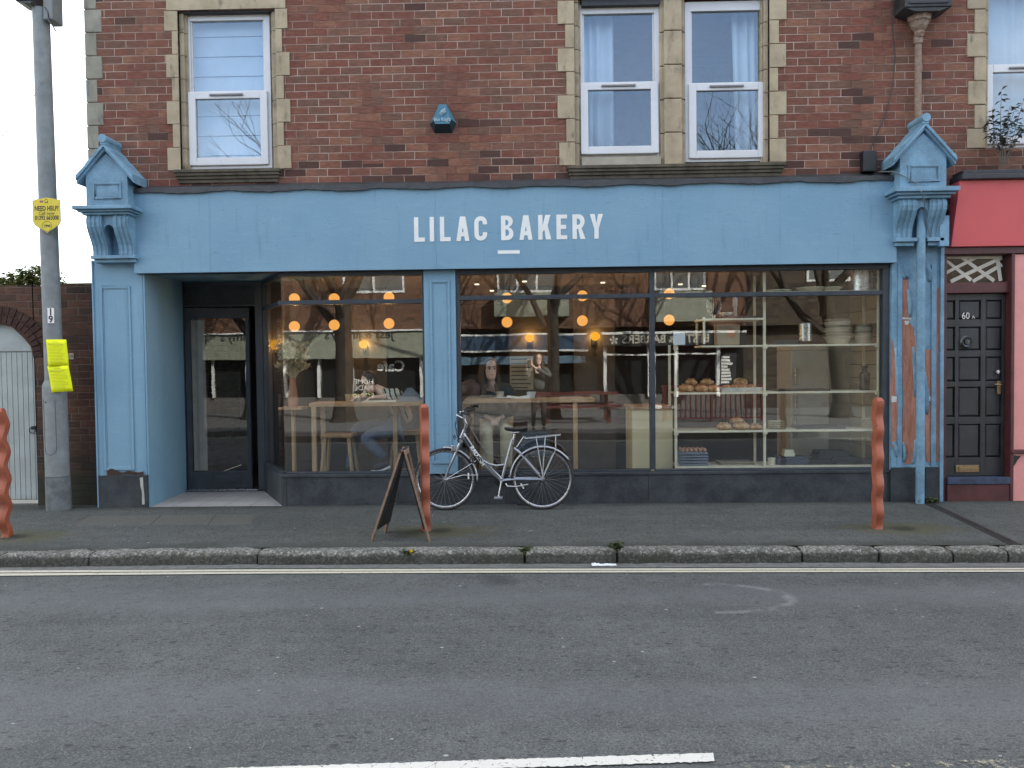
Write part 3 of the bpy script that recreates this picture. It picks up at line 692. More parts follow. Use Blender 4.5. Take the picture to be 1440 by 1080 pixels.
MB().prism([(RX, -.03), (GX0-.02, -.03), (SX, YD+.05), (RX, YD+.05)], -.05, .007, 'z').build('porch_floor', m_tile, B)
# door set back in the porch
def dr(a, b, c, d): return R(a, b, c, d, YD)
q = dr(257, 431, 361, 685); HX0, HX1, HZ1 = RX+.002, SX-.002, Z(398, YD, 310)
DZ1 = q[3]; tr = dr(262, 402, 362, 428)
mb = MB(); fr0 = q[0]
mb.box(HX0, fr0+.03, YD, YD+.1, .022, zs-.002)
jx = X(361, YD, 560); mb.box(jx, HX1, YD, YD+.1, .022, zs-.002)
mb.box(fr0+.03, jx, YD, YD+.1, tr[3], zs-.002); mb.box(fr0+.03, jx, YD, YD+.1, DZ1, tr[2])
mb.build('door_frame', m_slate, B, bev=.004)
MB().box(fr0+.03, jx, YD+.03, YD+.06, tr[2], tr[3]).build('transom_panel', m_riser, B)
lx1 = X(349, YD, 560); zb0 = .035
d = MB(); st = .085
gq = dr(268, 447, 343, 664)
d.box(fr0+.035, gq[0], YD+.02, YD+.07, zb0, DZ1-.01); d.box(gq[1], lx1, YD+.02, YD+.07, zb0, DZ1-.01); d.box(gq[0], gq[1], YD+.02, YD+.07, gq[3], DZ1-.01); d.box(gq[0], gq[1], YD+.02, YD+.07, zb0, gq[2])
door = d.build('entrance_door', m_slate, B, bev=.004)
MB().box(gq[0], gq[1], YD+.04, YD+.046, gq[2], gq[3]).build('pane', m_dglass, door)
pq = dr(268, 450, 287, 663); MB().box(pq[0]+.004, pq[1], YD+.05, YD+.052, pq[2], pq[3]).build('pale_strip', mat('pale_strip_colour', (.26, .23, .2), .6), door)  # pale upright strip just behind the door glass
hx = X(346.5, YD-.06, 560)
MB().tube([(hx, YD-.05, Z(672, YD, 346)), (hx, YD-.05, Z(445, YD, 346))], .012, 10).tube([(hx, YD-.05, 1.75), (hx, YD+.02, 1.75)], .008).tube([(hx, YD-.05, .35), (hx, YD+.02, .35)], .008).build('handle', m_slate, door, smooth=True)
lp = dr(298, 670, 336, 680); mb = MB(); mb.box(lp[0], lp[1], YD+.008, YD+.02, lp[2], lp[3]); mb.box(lp[0]+.02, lp[1]-.02, YD+.004, YD+.008, lp[2]+.015, lp[3]-.015); mb.build('letter_plate', m_slate, door, bev=.002)
hm = Matrix.Translation((fr0+.035+5, YD+.02, 0)) @ Matrix.Rotation(math.radians(6.5), 4, 'Z') @ Matrix.Translation((-fr0-.035-5, -YD-.02, 0))
for o in [door]+list(door.children): o.data.transform(hm)            # the door stands slightly ajar
MB().box(fr0, jx, YD-.02, YD+.1, .022, .034).build('door_threshold', m_chrome, B)
# ---- shop windows
GY = .03
def pane(par, x0, x1, z0, z1): return MB().box(x0, x1, GY, GY+.006, z0, z1).build('pane', m_glass, par)
zh = zfb-.003
def bars(mb, lst):
    for x0, x1, z0, z1 in lst: mb.box(x0, x1, -.015, .075, z0, z1)
cx0, cx1 = X(597.5, -.01, 520), X(642.5, -.01, 520)
zr = Z(666, 0, 500); zg = Z(663, GY, 500)
# left window, with a splayed return to the door
lw_head = Z(388, 0, 500); lt0, lt1 = Z(427.5, 0, 500), Z(421.5, 0, 500)
mb = MB(); xA = X(595, 0, 520)
bars(mb, [(GX0-.01, cx0, lw_head, zh), (GX0-.03, xA-.001, lt0, lt1), (xA, cx0, zr+.001, lw_head-.001), (GX0+.02, cx0+.001, zr-.0, zr+.02)])
lwin = mb.build('shop_window', m_slate, B, bev=.003)
pane(lwin, GX0, xA, zr+.02, lt0); pane(lwin, GX0, xA, lt1, lw_head)
sv = Vector((SX-GX0, YD-GY, 0)); sn = Vector((-sv.y, sv.x, 0)).normalized()
def splay(mb, t0, t1, z0, z1, th=.006, o=0.0):
    a = Vector((GX0, GY, 0))+sv*t0+sn*(o-th/2); b = Vector((GX0, GY, 0))+sv*t1+sn*(o-th/2)
    lo = [a, b, b+sn*th, a+sn*th]
    return mb.hexa([v+Vector((0, 0, z0)) for v in lo], [v+Vector((0, 0, z1)) for v in lo])
splay(MB(), .012, .93, zr+.02, lt0).build('pane', m_glass, lwin); splay(MB(), .012, .93, lt1, lw_head).build('pane', m_glass, lwin)
mb = MB(); splay(mb, .01, .93, lt0, lt1, .05); splay(mb, .01, .93, lw_head, zh, .05); splay(mb, .93, 1.0, .022, zh, .06); splay(mb, .02, .93, zr-.005, zr+.02, .07)
mb.build('return_frame', m_slate, lwin, bev=.003)
# dark fascia panel inside the head of the return
# middle and right window
mx0, mx1, mx2 = X(648, 0, 520), X(914.5, 0, 520), X(921, 0, 520); rx0, rx1 = X(1240.5, 0, 520), X(1250.5, 0, 520)
mh = Z(384.5, 0, 780); mt0, mt1 = Z(420.5, 0, 780), Z(414.5, 0, 780)
mb = MB(); bars(mb, [(cx1, mx0, zr+.001, mh-.001), (cx1, mx1, mh, zh), (mx0+.001, mx1-.001, mt0, mt1), (mx1, mx2, zr+.02, zh), (cx1, mx1, zr-.001, zr+.02)])
mwin = mb.build('shop_window', m_slate, B, bev=.003)
pane(mwin, mx0, mx1, zr+.02, mt0); pane(mwin, mx0, mx1, mt1, mh)
mb = MB(); bars(mb, [(mx2+.001, rx1, mh, zh), (mx2+.001, rx0-.001, mt0, mt1), (rx0, rx1, zr+.02, mh-.001), (mx2+.001, rx1, zr-.001, zr+.019)])
rwin = mb.build('shop_window', m_slate, B, bev=.003)
pane(rwin, mx2, rx0, zr+.02, mt0); pane(rwin, mx2, rx0, mt1, mh)
# stall riser under the glass, front and splayed return
mb = MB(); jj = [GX0+.035, X(560, -.03, 690), X(712, -.03, 690), X(912, -.03, 690), rx1+.0]
for a, b in zip(jj, jj[1:]): mb.box(a+.001, b-.001, -.03, .06, -.06, zr-.001)
mb.prism([(GX0-.03, -.03), (GX0+.034, -.03), (GX0+.034, .06), (SX+.05, YD), (SX-.045, YD)], -.06, zr-.004, 'z')
mb.box(GX0-.02, cx0, -.042, -.0305, zr-.034, zr-.004); mb.box(cx1, rx1, -.042, -.0305, zr-.034, zr-.004)
mb.build('stall_riser', m_riser, B, bev=.004)
# ---- pilasters
def frame_strips(mb, x0, x1, z0, z1, y, w=.028, d=.014):
    mb.box(x0, x0+w, y-d, y, z0, z1); mb.box(x1-w, x1, y-d, y, z0, z1); mb.box(x0+w, x1-w, y-d, y, z1-w, z1); mb.box(x0+w, x1-w, y-d, y, z0, z0+w)
    s = w*.45
    mb.box(x0+w, x0+w+s, y-d*.5, y, z0+w, z1-w); mb.box(x1-w-s, x1-w, y-d*.5, y, z0+w, z1-w); mb.box(x0+w+s, x1-w-s, y-d*.5, y, z1-w-s, z1-w); mb.box(x0+w+s, x1-w-s, y-d*.5, y, z0+w, z0+w+s)
zc = Z(366, -.04, 160)
p = R(134, 370, 200, 712, -.04); zpl = Z(668, -.05, 170)
mb = MB(); mb.box(p[0], RX+.03, -.04, .3, -.05, zc)
f1 = R(143, 402, 186, 661, -.05); frame_strips(mb, f1[0], f1[1], f1[2], f1[3], -.04)
mb.box(RX-.012, RX+.005, -.052, -.04, zpl, zc); mb.box(RX+.012, RX+.03, -.056, -.04, zpl, zc); mb.box(p[0]-.004, p[0]+.014, -.055, -.04, -.02, zc)
pil = mb.build('pilaster', m_blue, B, bev=.004)
MB().box(p[0]+.02, RX+.012, -.062, -.0405, -.05, zpl-.004).build('plinth', m_riser, pil, bev=.004)
def ragged(pts, y, mm, par, name, k=4, amp=.006):
    q = []
    for a, b in zip(pts, pts[1:]+pts[:1]):
        for i in range(k):
            t = i/k; v = Vector(a).lerp(Vector(b), t); q.append((v.x+random.uniform(-amp, amp), v.y+random.uniform(-amp, amp)))
    return fill2d(name, [q], mm, par, Matrix.Translation((0, y, 0)) @ Euler((PI/2, 0, 0)).to_matrix().to_4x4(), .0012)
def pxpoly(pts, y): return [(P(a, b, y).x, P(a, b, y).z) for a, b in pts]
ragged(pxpoly([(151, 661), (158, 659), (170, 664), (183, 662), (194, 665), (202, 663), (203, 669), (195, 668), (176, 668), (150, 669)], -.056), -.0565, mat('rotten_timber', (.05, .028, .02), .95), pil, 'rotten_wood')
ragged(pxpoly([(196, 672), (201, 671), (203, 709), (200, 710), (199, 690)], -.066), -.0645, mat('flaking_filler', (.4, .4, .37), .9), pil, 'flaked_patch', 3, .004)
# middle
mb = MB(); zch = zh; mb.box(cx0+.002, cx1-.002, -.03, .09, zr-.03, zch)
f2 = R(606, 394, 634, 652, -.04); frame_strips(mb, f2[0], f2[1], f2[2], f2[3], -.03, .024)
mb.build('pilaster', m_blue, B, bev=.004)
# right, its paint peeling off in sheets
YP = -.045
p2 = R(1253.5, 345, 1326, 655, YP); zpl2 = Z(657, YP, 1290); zc2 = Z(340, YP, 1298)
mb = MB(); mb.box(p2[0], p2[1], YP, .3, -.05, zc2)
mb.box(rx1-.004, p2[0]-.001, -.03, .1, Z(667, -.03, 1250), zh)
a1, a2 = X(1262, YP, 500), X(1268, YP, 500); mb.box(a1, a2, YP-.014, YP, zpl2, Z(372, YP, 1265))
a1, a2 = X(1309, YP, 500), X(1316, YP, 500); mb.box(a1, a2, YP-.014, YP, zpl2, Z(372, YP, 1312))
a1, a2 = X(1320.5, YP, 500), X(1325.5, YP, 500); mb.box(a1, a2, YP-.03, YP, .0, Z(345, YP, 1322))
mb.box(X(1254, YP, 500), X(1325, YP, 500), YP-.012, YP, zpl2, zpl2+.02)
pr = mb.build('pilaster', m_bluew, B, bev=.003)
mb = MB(); mb.box(p2[0]-.012, X(1289, YP, 690), YP-.022, YP-.0005, -.05, zpl2-.003); mb.box(X(1300, YP, 690), X(1319.5, YP, 690), YP-.022, YP-.0005, -.05, zpl2-.003)
mb.build('plinth', m_riser, pr, bev=.004)
cv = lambda pts: pxpoly([(1160+a/2.843, 340+b/2.843) for a, b in pts], YP)
bare = [[(305, 150), (313, 118), (320, 150), (330, 140), (337, 250), (335, 320), (350, 345), (358, 420), (360, 560), (360, 780), (345, 885), (322, 892), (308, 800), (316, 620), (312, 460), (304, 320)],
        [(405, 430), (425, 432), (434, 520), (430, 740), (420, 880), (406, 880), (401, 700), (413, 600), (404, 520)],
        [(266, 370), (278, 440), (288, 450), (288, 620), (284, 790), (268, 830), (265, 600)],
        [(444, 195), (457, 180), (457, 320), (452, 500), (457, 640), (456, 880), (445, 875)]]
for b_ in bare:
    bm_ = sum(q[0] for q in b_)/len(b_); b_ = [(bm_+(q[0]-bm_)*1.22, q[1]) for q in b_]
    ragged(cv(b_), YP-.0022, m_bare, pr, 'bare_wood_patch', 4, .004)
m_flake = mat('old_white_undercoat', (.5, .5, .47), .9, 0, .2, 30)
for b_ in ([(266, 616), (286, 618), (286, 640), (266, 642)], [(412, 616), (432, 618), (430, 636), (414, 634)], [(318, 318), (336, 314), (334, 330), (320, 332)], [(305, 300), (345, 306), (340, 312), (308, 309)]):
    ragged(cv(b_), YP-.0042, m_flake, pr, 'undercoat_patch', 3, .004)
# curling flaps of loose paint
for (ax, ay, bx, by, w, curl) in ((283, 425, 290, 640, 9, .02), (333, 190, 340, 300, 9, .03), (352, 420, 360, 620, 7, .02), (398, 520, 408, 690, 9, .025), (432, 745, 430, 880, 8, .02), (312, 800, 318, 880, 8, .02), (362, 790, 352, 890, 8, .025), (275, 800, 290, 860, 12, .02), (300, 125, 318, 150, 10, .03), (322, 125, 330, 150, 6, .04), (405, 85, 420, 160, 14, .03), (425, 300, 436, 420, 8, .02)):
    A = P(1160+ax/2.843, 340+ay/2.843, YP-.003); Bq = P(1160+bx/2.843, 340+by/2.843, YP-.003); ww = w/2.843*8.66/1081; rows = []; n = 7
    for i in range(n+1):
        c = A.lerp(Bq, i/n); e = math.sin(PI*i/n)
        rows.append([(c.x-ww*.6, c.y, c.z), (c.x, c.y-curl*.35*e, c.z), (c.x+ww*(.5+.3*e)+random.uniform(-.003, .003), c.y-curl*e, c.z+random.uniform(-.006, .006))])
    mb = MB(); mb.add([v for r_ in rows for v in r_], [(i*3+j, i*3+j+1, (i+1)*3+j+1, (i+1)*3+j) for i in range(n) for j in range(2)])
    o = mb.build('paint_flap', m_bluew, pr, smooth='all'); sm = o.modifiers.new('thick', 'SOLIDIFY'); sm.thickness = .0015
# ---- scrolled consoles with little gabled caps
def console(xa, xb, z, pipe=None):
    """z: dict of heights; xa, xb: body width"""
    mb = MB(); w = xb-xa; c = (xa+xb)/2; YF = -.27
    zt, zbt = z['eave'], z['cor1']; za = z['apex']
    mb.prism([(xa, zbt), (xb, zbt), (xb, zt), (c, za-.06), (xa, zt)], YF, 0)
    frame_strips(mb, xa+w*.17, xb-w*.14, z['p0'], z['p1'], YF, .022, .012)
    cap = mb.build('console_bracket', m_bluew, B, bev=.005)
    mb = MB(); ov = .085; sl = (za-zt)/(w/2)
    for s in (-1, 1):
        e = c+s*(w/2+ov); ze = zt-ov*sl*.8
        for (o1, o2, y0) in ((-.0, .042, YF-.055), (-.035, .0, YF-.03)):
            mb.prism([(e, ze+o1), (e, ze+o2), (c, za+o2), (c, za+o1)] if s < 0 else [(c, za+o1), (c, za+o2), (e, ze+o2), (e, ze+o1)], y0, -.001 if o1 == 0 else -.004)
        for k in range(3):                      # stepped slates on the slope
            t0, t1 = k/3, (k+1)/3+.02
            q0 = Vector((e, ze)).lerp(Vector((c, za)), t0); q1 = Vector((e, ze)).lerp(Vector((c, za)), min(1, t1))
            pl = [(q0.x, q0.y+.043), (q0.x, q0.y+.06), (q1.x, q1.y+.05), (q1.x, q1.y+.043)]
            mb.prism(pl if s < 0 else pl[::-1], YF-.045, -.002)
    mb.tube([(c, YF-.07, za+.085), (c, -.004, za+.085)], .046, 14); mb.box(c-.03, c+.03, YF-.06, -.006, za+.02, za+.07)
    mb.build('gabled_cap', m_bluew, cap, bev=.004)
    mb = MB(); hc = z['cor1']-z['cor0']
    for i, (e, y, t0, t1) in enumerate(((.1, -.38, .55, 1), (.065, -.345, .3, .55), (.03, -.31, 0, .3))):
        mb.box(xa-e, xb+e*.9, y, -.002-.001*i, z['cor0']+hc*t0, z['cor0']+hc*t1-.0005)
    mb.build('cornice', m_bluew, cap, bev=.006)
    # scrolls
    z1, z0 = z['cor0'], z['foot1']; H = z1-z0
    prof = [(-.27, 1.0), (-.285, .92), (-.29, .82), (-.28, .7), (-.25, .55), (-.21, .4), (-.178, .25), (-.165, .12), (-.165, 0)]
    def scr(x0, x1, o): mb.prism([(-.002, z0)]+[(y-o, z0+t*H) for y, t in prof[::-1]]+[(-.002, z1-.001)], x0, x1, 'x')
    mb = MB(); g = w*.27
    for x0, x1 in ((xa, c-g*.5), (c+g*.5, xb)):
        scr(x0, x1, 0)
        ww = x1-x0
        for k in range(3): scr(x0+ww*(.12+.3*k), x0+ww*(.12+.3*k)+ww*.16, .008)
    aw = g*.5-.001
    mb.prism([(c-aw, z1-.002)]+[(c-aw, z0+H*.55)]+[(c+p_[0], z0+H*.55+p_[1]) for p_ in [(-aw*math.cos(math.radians(a)), aw*1.5*math.sin(math.radians(a))) for a in range(0, 181, 15)]]+[(c+aw, z1-.002)], -.25, -.06)
    mb.box(c-aw, c+aw, -.058, -.004, z0, z0+H*.7)
    mb.build('scroll_corbel', m_bluew, cap, bev=.004)
    mb = MB(); hf = z['foot1']-z['foot0']
    parts = [(xa-.012, xb+.03)] if pipe is None else [(xa-.012, pipe-.055), (pipe+.055, xb+.02)]
    for x0, x1 in parts:
        mb.box(x0, x1, -.2, -.002, z['foot0']+hf*.5, z['foot1']-.001); mb.box(x0+.02, x1-.02, -.165, -.003, z['foot0'], z['foot0']+hf*.5-.001)
    mb.build('corbel_foot', m_bluew, cap, bev=.005)
    return cap
def zs_(px, d, y=-.29): return {k: Z(v, y, px) for k, v in d.items()}
lc = R(120.5, 213, 179, 292, -.27)
console(lc[0], lc[1], zs_(150, dict(apex=207, eave=243, p1=256, p0=279, cor1=290.5, cor0=302, foot1=357, foot0=367)))
rc = R(1265.5, 222, 1331, 265, -.27); PX = X(1294.5, -.16, 500)
console(rc[0], rc[1], zs_(1298, dict(apex=178, eave=217, p1=231, p0=255, cor1=264.5, cor0=279, foot1=332, foot0=343)), PX)
MB().box(X(1322, -.2, 330), X(1335, -.2, 330), -.2, -.04, Z(346, -.2, 1328), Z(303, -.2, 1328)).build('broken_bracket_board', m_bluew, B, bev=.004)
# ------------------------------------------------------------------ neighbouring red shop
N = thing('neighbouring_shop_building', (5.5, 0, 0), 'adjoining shop with a coral red fascia, salmon pink front and black panelled door', 'building')
NR = 14.0
W4 = R(1386, -60, 1500, 208); W4 = (W4[0], W4[0]+1.0, W4[2], W4[2]+1.9)
nzb = Z(250, 0, 1380)
mb = MB()
mb.box(XR+.001, W4[0], 0, .32, nzb-.35, EAVE); mb.box(W4[1], NR, 0, .32, nzb-.35, EAVE); mb.box(W4[0], W4[1], 0, .32, nzb-.35, W4[2]); mb.box(W4[0], W4[1], 0, .32, W4[3], EAVE)
mb.build('wall', m_brick, N)
MB().prism([(-.35, EAVE), (4, 10.6), (8.3, EAVE)], XR+.001, NR, 'x').build('roof', mat('slate_roof_dark', (.06, .065, .075), .6), N)
MB().box(XR+.001, NR, 7.7, 8, 0, EAVE).box(NR-.3, NR, .33, 7.69, 0, EAVE).box(X(1440, 0, 540), NR-.31, .6, .7, 0, 2.9).box(XR+.001, XR+.3, .33, 7.69, 0, EAVE).build('rear_wall', m_brick, N)
_B = B; B = N
zw4 = (Z(147, 0, 1370)+Z(115, 0, 1370)-QH)/2
surround(W4, zw4, (.2, .12), .1)
w4 = upvc((W4[0]+.0, W4[1]-.02, Z(208, .1, 1400), W4[3]), False)
curtain(w4, W4[0]-.05, W4[1], W4[2]-.1, W4[3]+.1, .3, .012, .2)
room('upper_room', XR+.1, NR-1, .33, 3.6, 3.3, 6.2, m_navy, N)
B = _B
# red fascia board, canted forward, in a dark surround
MB().box(X(1334, -.02, 300), NR, -.018, .3, Z(357, -.02, 1380), nzb-.352).build('shopfront_backing', m_burg, N)
zt_, zb_ = Z(253, -.2, 1400), Z(346, -.1, 1400)
xa_, xb_ = X(1350, -.2, 255), X(1337.5, -.1, 345)
MB().hexa([(xb_, -.10, zb_), (NR, -.10, zb_), (NR, -.02, zb_), (xb_, -.02, zb_)], [(xa_, -.2, zt_), (NR, -.2, zt_), (NR, -.02, zt_), (xa_, -.02, zt_)]).build('red_fascia', m_red, N, bev=.004)
mb = MB(); mb.box(X(1352, -.24, 246), NR, -.26, -.001, zt_+.002, Z(243, -.26, 1400)); mb.box(X(1356, -.24, 240), NR, -.22, -.001, Z(243, -.26, 1400)+.001, Z(238, -.22, 1400))
mb.build('fascia_cornice', m_lead, N, bev=.01)
MB().box(X(1326, -.04, 350), NR, -.06, -.02, Z(357, -.05, 1380), zb_-.002).build('fascia_bottom_rail', m_burg, N, bev=.004)
# the door with its taped fanlight
dx0, dx1 = X(1326.5, .05, 540), X(1414, .05, 540)
zd0, zd1 = Z(669, .05, 1370), Z(413, .05, 1370)
tz0, tz1 = Z(398, .04, 1370), Z(360, .04, 1370)
mb = MB()
mb.box(dx1, X(1424, -.02, 540), -.05, .2, -.02, Z(352, 0, 1418)); mb.box(dx0-.06, dx0, -.02, .2, -.02, Z(352, 0, 1330))
mb.box(dx0, dx1, -.005, .2, zd1+.004, tz0); mb.box(dx0, dx1, -.005, .2, tz1, Z(352, 0, 1370))
mb.box(dx0, dx1, -.04, .2, -.02, Z(681, -.02, 1370))
N2 = mb.build('door_surround', m_burg, N, bev=.005)
MB().box(dx0, dx1, -.055, .12, Z(680.5, -.02, 1370), Z(671, -.02, 1370)).build('door_sill', mat('worn_navy_sill', (.03, .045, .085), .6, 0, .5, 12, .003), N, bev=.006)
mb = MB(); dw = dx1-dx0; cols = [(.035, .175), (.23, .60), (.66, .955)]
rws = [(.055, .255), (.3, .455), (.5, .645), (.685, .82), (.86, .975)]
MBx = [dx0+dw*c for c in (0, *[v for cc in cols for v in cc], 1)]
dh = zd1-zd0
# stiles and rails proud of a backing board, raised fields in each opening
mb.box(dx0+.004, dx1-.004, .09, .12, zd0, zd1)
xs_ = [0, .03, .19, .25, .61, .69, .955, 1]
zs2 = [0, .1, .285, .325, .49, .52, .655, .69, .82, .86, .965, 1]
for i in (0, 2, 4, 6): mb.box(dx0+.004+(dw-.008)*xs_[i], dx0+.004+(dw-.008)*xs_[i+1], .06, .0895, zd0, zd1)
for j in (0, 2, 4, 6, 8, 10):
    for i in (1, 3, 5): mb.box(dx0+.004+(dw-.008)*xs_[i], dx0+.004+(dw-.008)*xs_[i+1], .0605, .0896, zd0+dh*zs2[j], zd0+dh*zs2[j+1])
for j in (1, 3, 5, 7, 9):
    for i in (1, 3, 5):
        a = dx0+.004+(dw-.008)*xs_[i]; b = dx0+.004+(dw-.008)*xs_[i+1]; c = zd0+dh*zs2[j]; d_ = zd0+dh*zs2[j+1]
        m_ = .022; lo = [(a, .0885, c), (b, .0885, c), (b, .0885, d_), (a, .0885, d_)]; hi = [(a+m_, .07, c+m_), (b-m_, .07, c+m_), (b-m_, .07, d_-m_), (a+m_, .07, d_-m_)]
        mb.add(lo+hi, [(0, 1, 5, 4), (1, 2, 6, 5), (2, 3, 7, 6), (3, 0, 4, 7), (4, 5, 6, 7)])
dr_ = mb.build('front_door', m_door, N, bev=.003)
nc = P(1361, 444, .05); text('door_number', '60', .105, m_chrome, dr_, (nc.x-.02, .058, nc.z-.035), sx=.85, bold=.001, ext=.003)
text('door_number', 'A', .055, m_chrome, dr_, (nc.x+.065, .058, nc.z-.035), ext=.003)
kc = P(1359, 481, .05); mb = MB()
mb.lathe([(.0, .0), (.062, 0), (.07, -.012), (.06, -.02), (.03, -.012), (.028, -.03), (0, -.034)], (kc.x, .062, kc.z), 24, 'y')
mb.tube([(kc.x+.05*math.cos(a), .035, kc.z-.005+.05*math.sin(a)) for a in [PI+PI*i/10 for i in range(11)]], .008, 8)
mb.build('door_knocker', mat('blackened_chrome', (.09, .095, .1), .35, .9, .2, 20), dr_, smooth=True)
hc_ = P(1405, 545, .05); mb = MB(); mb.box(hc_.x-.022, hc_.x+.022, .048, .0595, hc_.z-.075, hc_.z+.075)
mb.tube([(hc_.x, .055, hc_.z+.035), (hc_.x, .01, hc_.z+.035), (hc_.x-.075, .008, hc_.z+.038)], .009, 8)
mb.build('handle', m_brass, dr_, smooth=True, bev=.002)
lc_ = P(1403, 523, .05); MB().lathe([(0, -.02), (.02, -.018), (.024, 0), (0, .0)], (lc_.x, .06, lc_.z), 16, 'y').build('lock', m_chrome, dr_, smooth=True)
lb = R(1344, 654, 1377, 664, .05); mb = MB(); mb.box(lb[0], lb[1], .05, .0595, lb[2], lb[3]); mb.box(lb[0]+.03, lb[1]-.03, .045, .0505, lb[2]+.02, lb[3]-.02)
mb.build('letter_plate', m_brass, dr_, bev=.003)
# fanlight
fl = MB().box(dx0, dx1, .05, .056, tz0, tz1).build('fanlight', m_glass, N)
mb = MB(); tw = .021
for i, (xa, ya, xb, yb) in enumerate(((1325, 364, 1366, 394), (1337, 396, 1409, 362), (1353, 362, 1398, 395), (1325, 385, 1372, 362), (1368, 396, 1409, 372), (1402, 361, 1407, 395), (1325, 361, 1409, 361.5))):
    A = P(xa, ya, .047); C_ = P(xb, yb, .047); dd = (C_-A).normalized(); nn = Vector((-dd.z, 0, dd.x))*tw; yy = .0485-.0006*i
    A.y = C_.y = yy
    lo = [A-nn, C_-nn, C_+nn, A+nn]; mb.hexa([Vector((min(max(v.x, dx0+.002), dx1-.002), yy, min(max(v.z, tz0+.002), tz1-.002))) for v in lo], [Vector((min(max(v.x, dx0+.002), dx1-.002), yy+.0004, min(max(v.z, tz0+.002), tz1-.002))) for v in lo])
mb.build('masking_tape', mat('cream_masking_tape', (.5, .47, .4), .8), fl)
MB().box(dx0-.02, dx1+.02, .13, 1.2, 0, .01).box(dx0-.3, dx1+.4, 1.2, 1.25, 0, 3.2).box(dx0-.3, dx1+.4, .31, 1.199, 3.0, 3.05).box(dx0-.08, dx0-.03, .205, 1.199, .011, 2.99).box(dx1+.03, dx1+.08, .205, 1.199, .011, 2.99).build('hallway', m_dim, N)
# pink render to the right
px0 = X(1424.5, -.03, 540)
MB().box(px0, NR, -.035, .3, Z(632, -.03, 1430), Z(357.5, -.05, 1430)).build('pink_wall', m_pink, N)
MB().box(px0-.03, NR, -.07, .3, Z(638, -.06, 1430), Z(632, -.03, 1430)-.002).build('dado_rail', m_burg, N, bev=.006)
MB().box(px0-.01, NR, -.04, .3, -.05, Z(638, -.06, 1430)-.002).build('pink_plinth', m_pink, N)
ragged(pxpoly([(1424, 640), (1436, 641), (1430, 648), (1426, 655), (1424, 656)], -.045), -.0425, m_black, N, 'crumbled_patch', 3, .006)
# ------------------------------------------------------------------ drainpipe, boxes and wires on the wall
D = thing('drainpipe', (PX, -.1, 0), 'rusty cast iron downpipe with ornate hopper, painted blue below the console', 'drainpipe')
ux = X(1291, -.07, 120)
mb = MB(); mb.tube([(ux, -.07, Z(60, -.07, 1291)), (ux, -.07, Z(195, -.07, 1291))], .036, 14)
mb.tube([(ux, -.07, Z(62, -.07, 1291)), (ux, -.07, Z(50, -.07, 1291))], .047, 14)
mb.build('upper_pipe', m_rustpipe, D, smooth=True)
zz = lambda py: Z(py, -.1, 1291)
mb = MB(); mb.lathe([(.04, zz(52)), (.055, zz(47)), (.05, zz(44)), (.085, zz(38)), (.1, zz(32)), (.12, zz(30)), (.115, zz(26)), (.13, zz(24))], (ux, -.09, 0), 8)
mb.build('hopper', m_rustpipe, D)
mb = MB(); mb.box(ux-.23, ux+.27, -.25, -.001, zz(18), zz(-20)); mb.prism([(ux-.23, zz(18)-.001), (ux+.27, zz(18)-.001), (ux+.14, zz(24)), (ux-.12, zz(24))], -.24, -.001)
mb.box(ux-.27, ux+.31, -.29, -.001, zz(-20)+.001, zz(-26)); mb.box(ux-.19, ux+.23, -.262, -.2505, zz(14), zz(10))
mb.build('rainwater_head', m_lead, D, bev=.01)
mb = MB(); mb.tube([(PX, -.16, Z(292, -.16, 1294)), (PX, -.16, .0)], .045, 16)
for y in (300, 398, 517, 618, 634): mb.tube([(PX, -.16, Z(y, -.16, 1294)-.006), (PX, -.16, Z(y, -.16, 1294)+.006)], .0475, 16)
mb.build('lower_pipe', m_bluew, D, smooth=True)
A0 = R(603, 144, 641, 184, -.09); ac = (A0[0]+A0[1])/2
AL = thing('alarm_box', (ac, 0, A0[2]), 'small teal blue burglar alarm box fixed on the brick wall above the shop name', 'alarm box')
def hexpts(k, y):
    w = (A0[1]-A0[0])/2*k; z0, z1 = A0[2], A0[3]; h = z1-z0
    return [(ac-w*.66, y, z0), (ac+w*.66, y, z0), (ac+w, y, z0+h*.34), (ac+w*.32, y, z1), (ac-w*.32, y, z1), (ac-w, y, z0+h*.34)]
mb = MB(); bk = hexpts(1, -.001); h_ = A0[3]-A0[2]; w_ = (A0[1]-A0[0])/2
ft = [(ac-w_*.52, -.1, A0[2]+h_*.24), (ac+w_*.52, -.1, A0[2]+h_*.24), (ac+w_*.66, -.085, A0[2]+h_*.4), (ac+w_*.24, -.07, A0[3]-.015), (ac-w_*.24, -.07, A0[3]-.015), (ac-w_*.66, -.085, A0[2]+h_*.4)]
mb.add(bk+ft, [(0, 1, 7, 6), (5, 0, 6, 11)]+[(1, 2, 8, 7)]); lowf = mb.build('base_tray', mat('alarm_dark_base', (.012, .025, .035), .4), AL)
mb = MB(); mb.add(bk+ft, [(2, 3, 9, 8), (3, 4, 10, 9), (4, 5, 11, 10), (6, 7, 8, 9, 10, 11)])
acv = mb.build('cover', mat('alarm_teal', (.045, .16, .235), .4, 0, .1, 6), AL)
mscr = mat('alarm_print', (.45, .55, .6), .6)
text('lettering', 'Blue Knight', .058, mscr, AL, (ac, -.104, A0[2]+h_*.33), sx=.7, rot=Euler((PI/2-.0, 0, 0)).to_matrix())
mb = MB()
for a in range(5): mb.tube([(ac+.004*a, -.1, A0[2]+h_*.56+.012*a), (ac-.028+.016*a, -.098, A0[2]+h_*.6+.012*(a % 3)), (ac-.01+.01*a, -.096, A0[2]+h_*.72+.006*a)], .004, 5)
mb.build('emblem', mscr, AL)
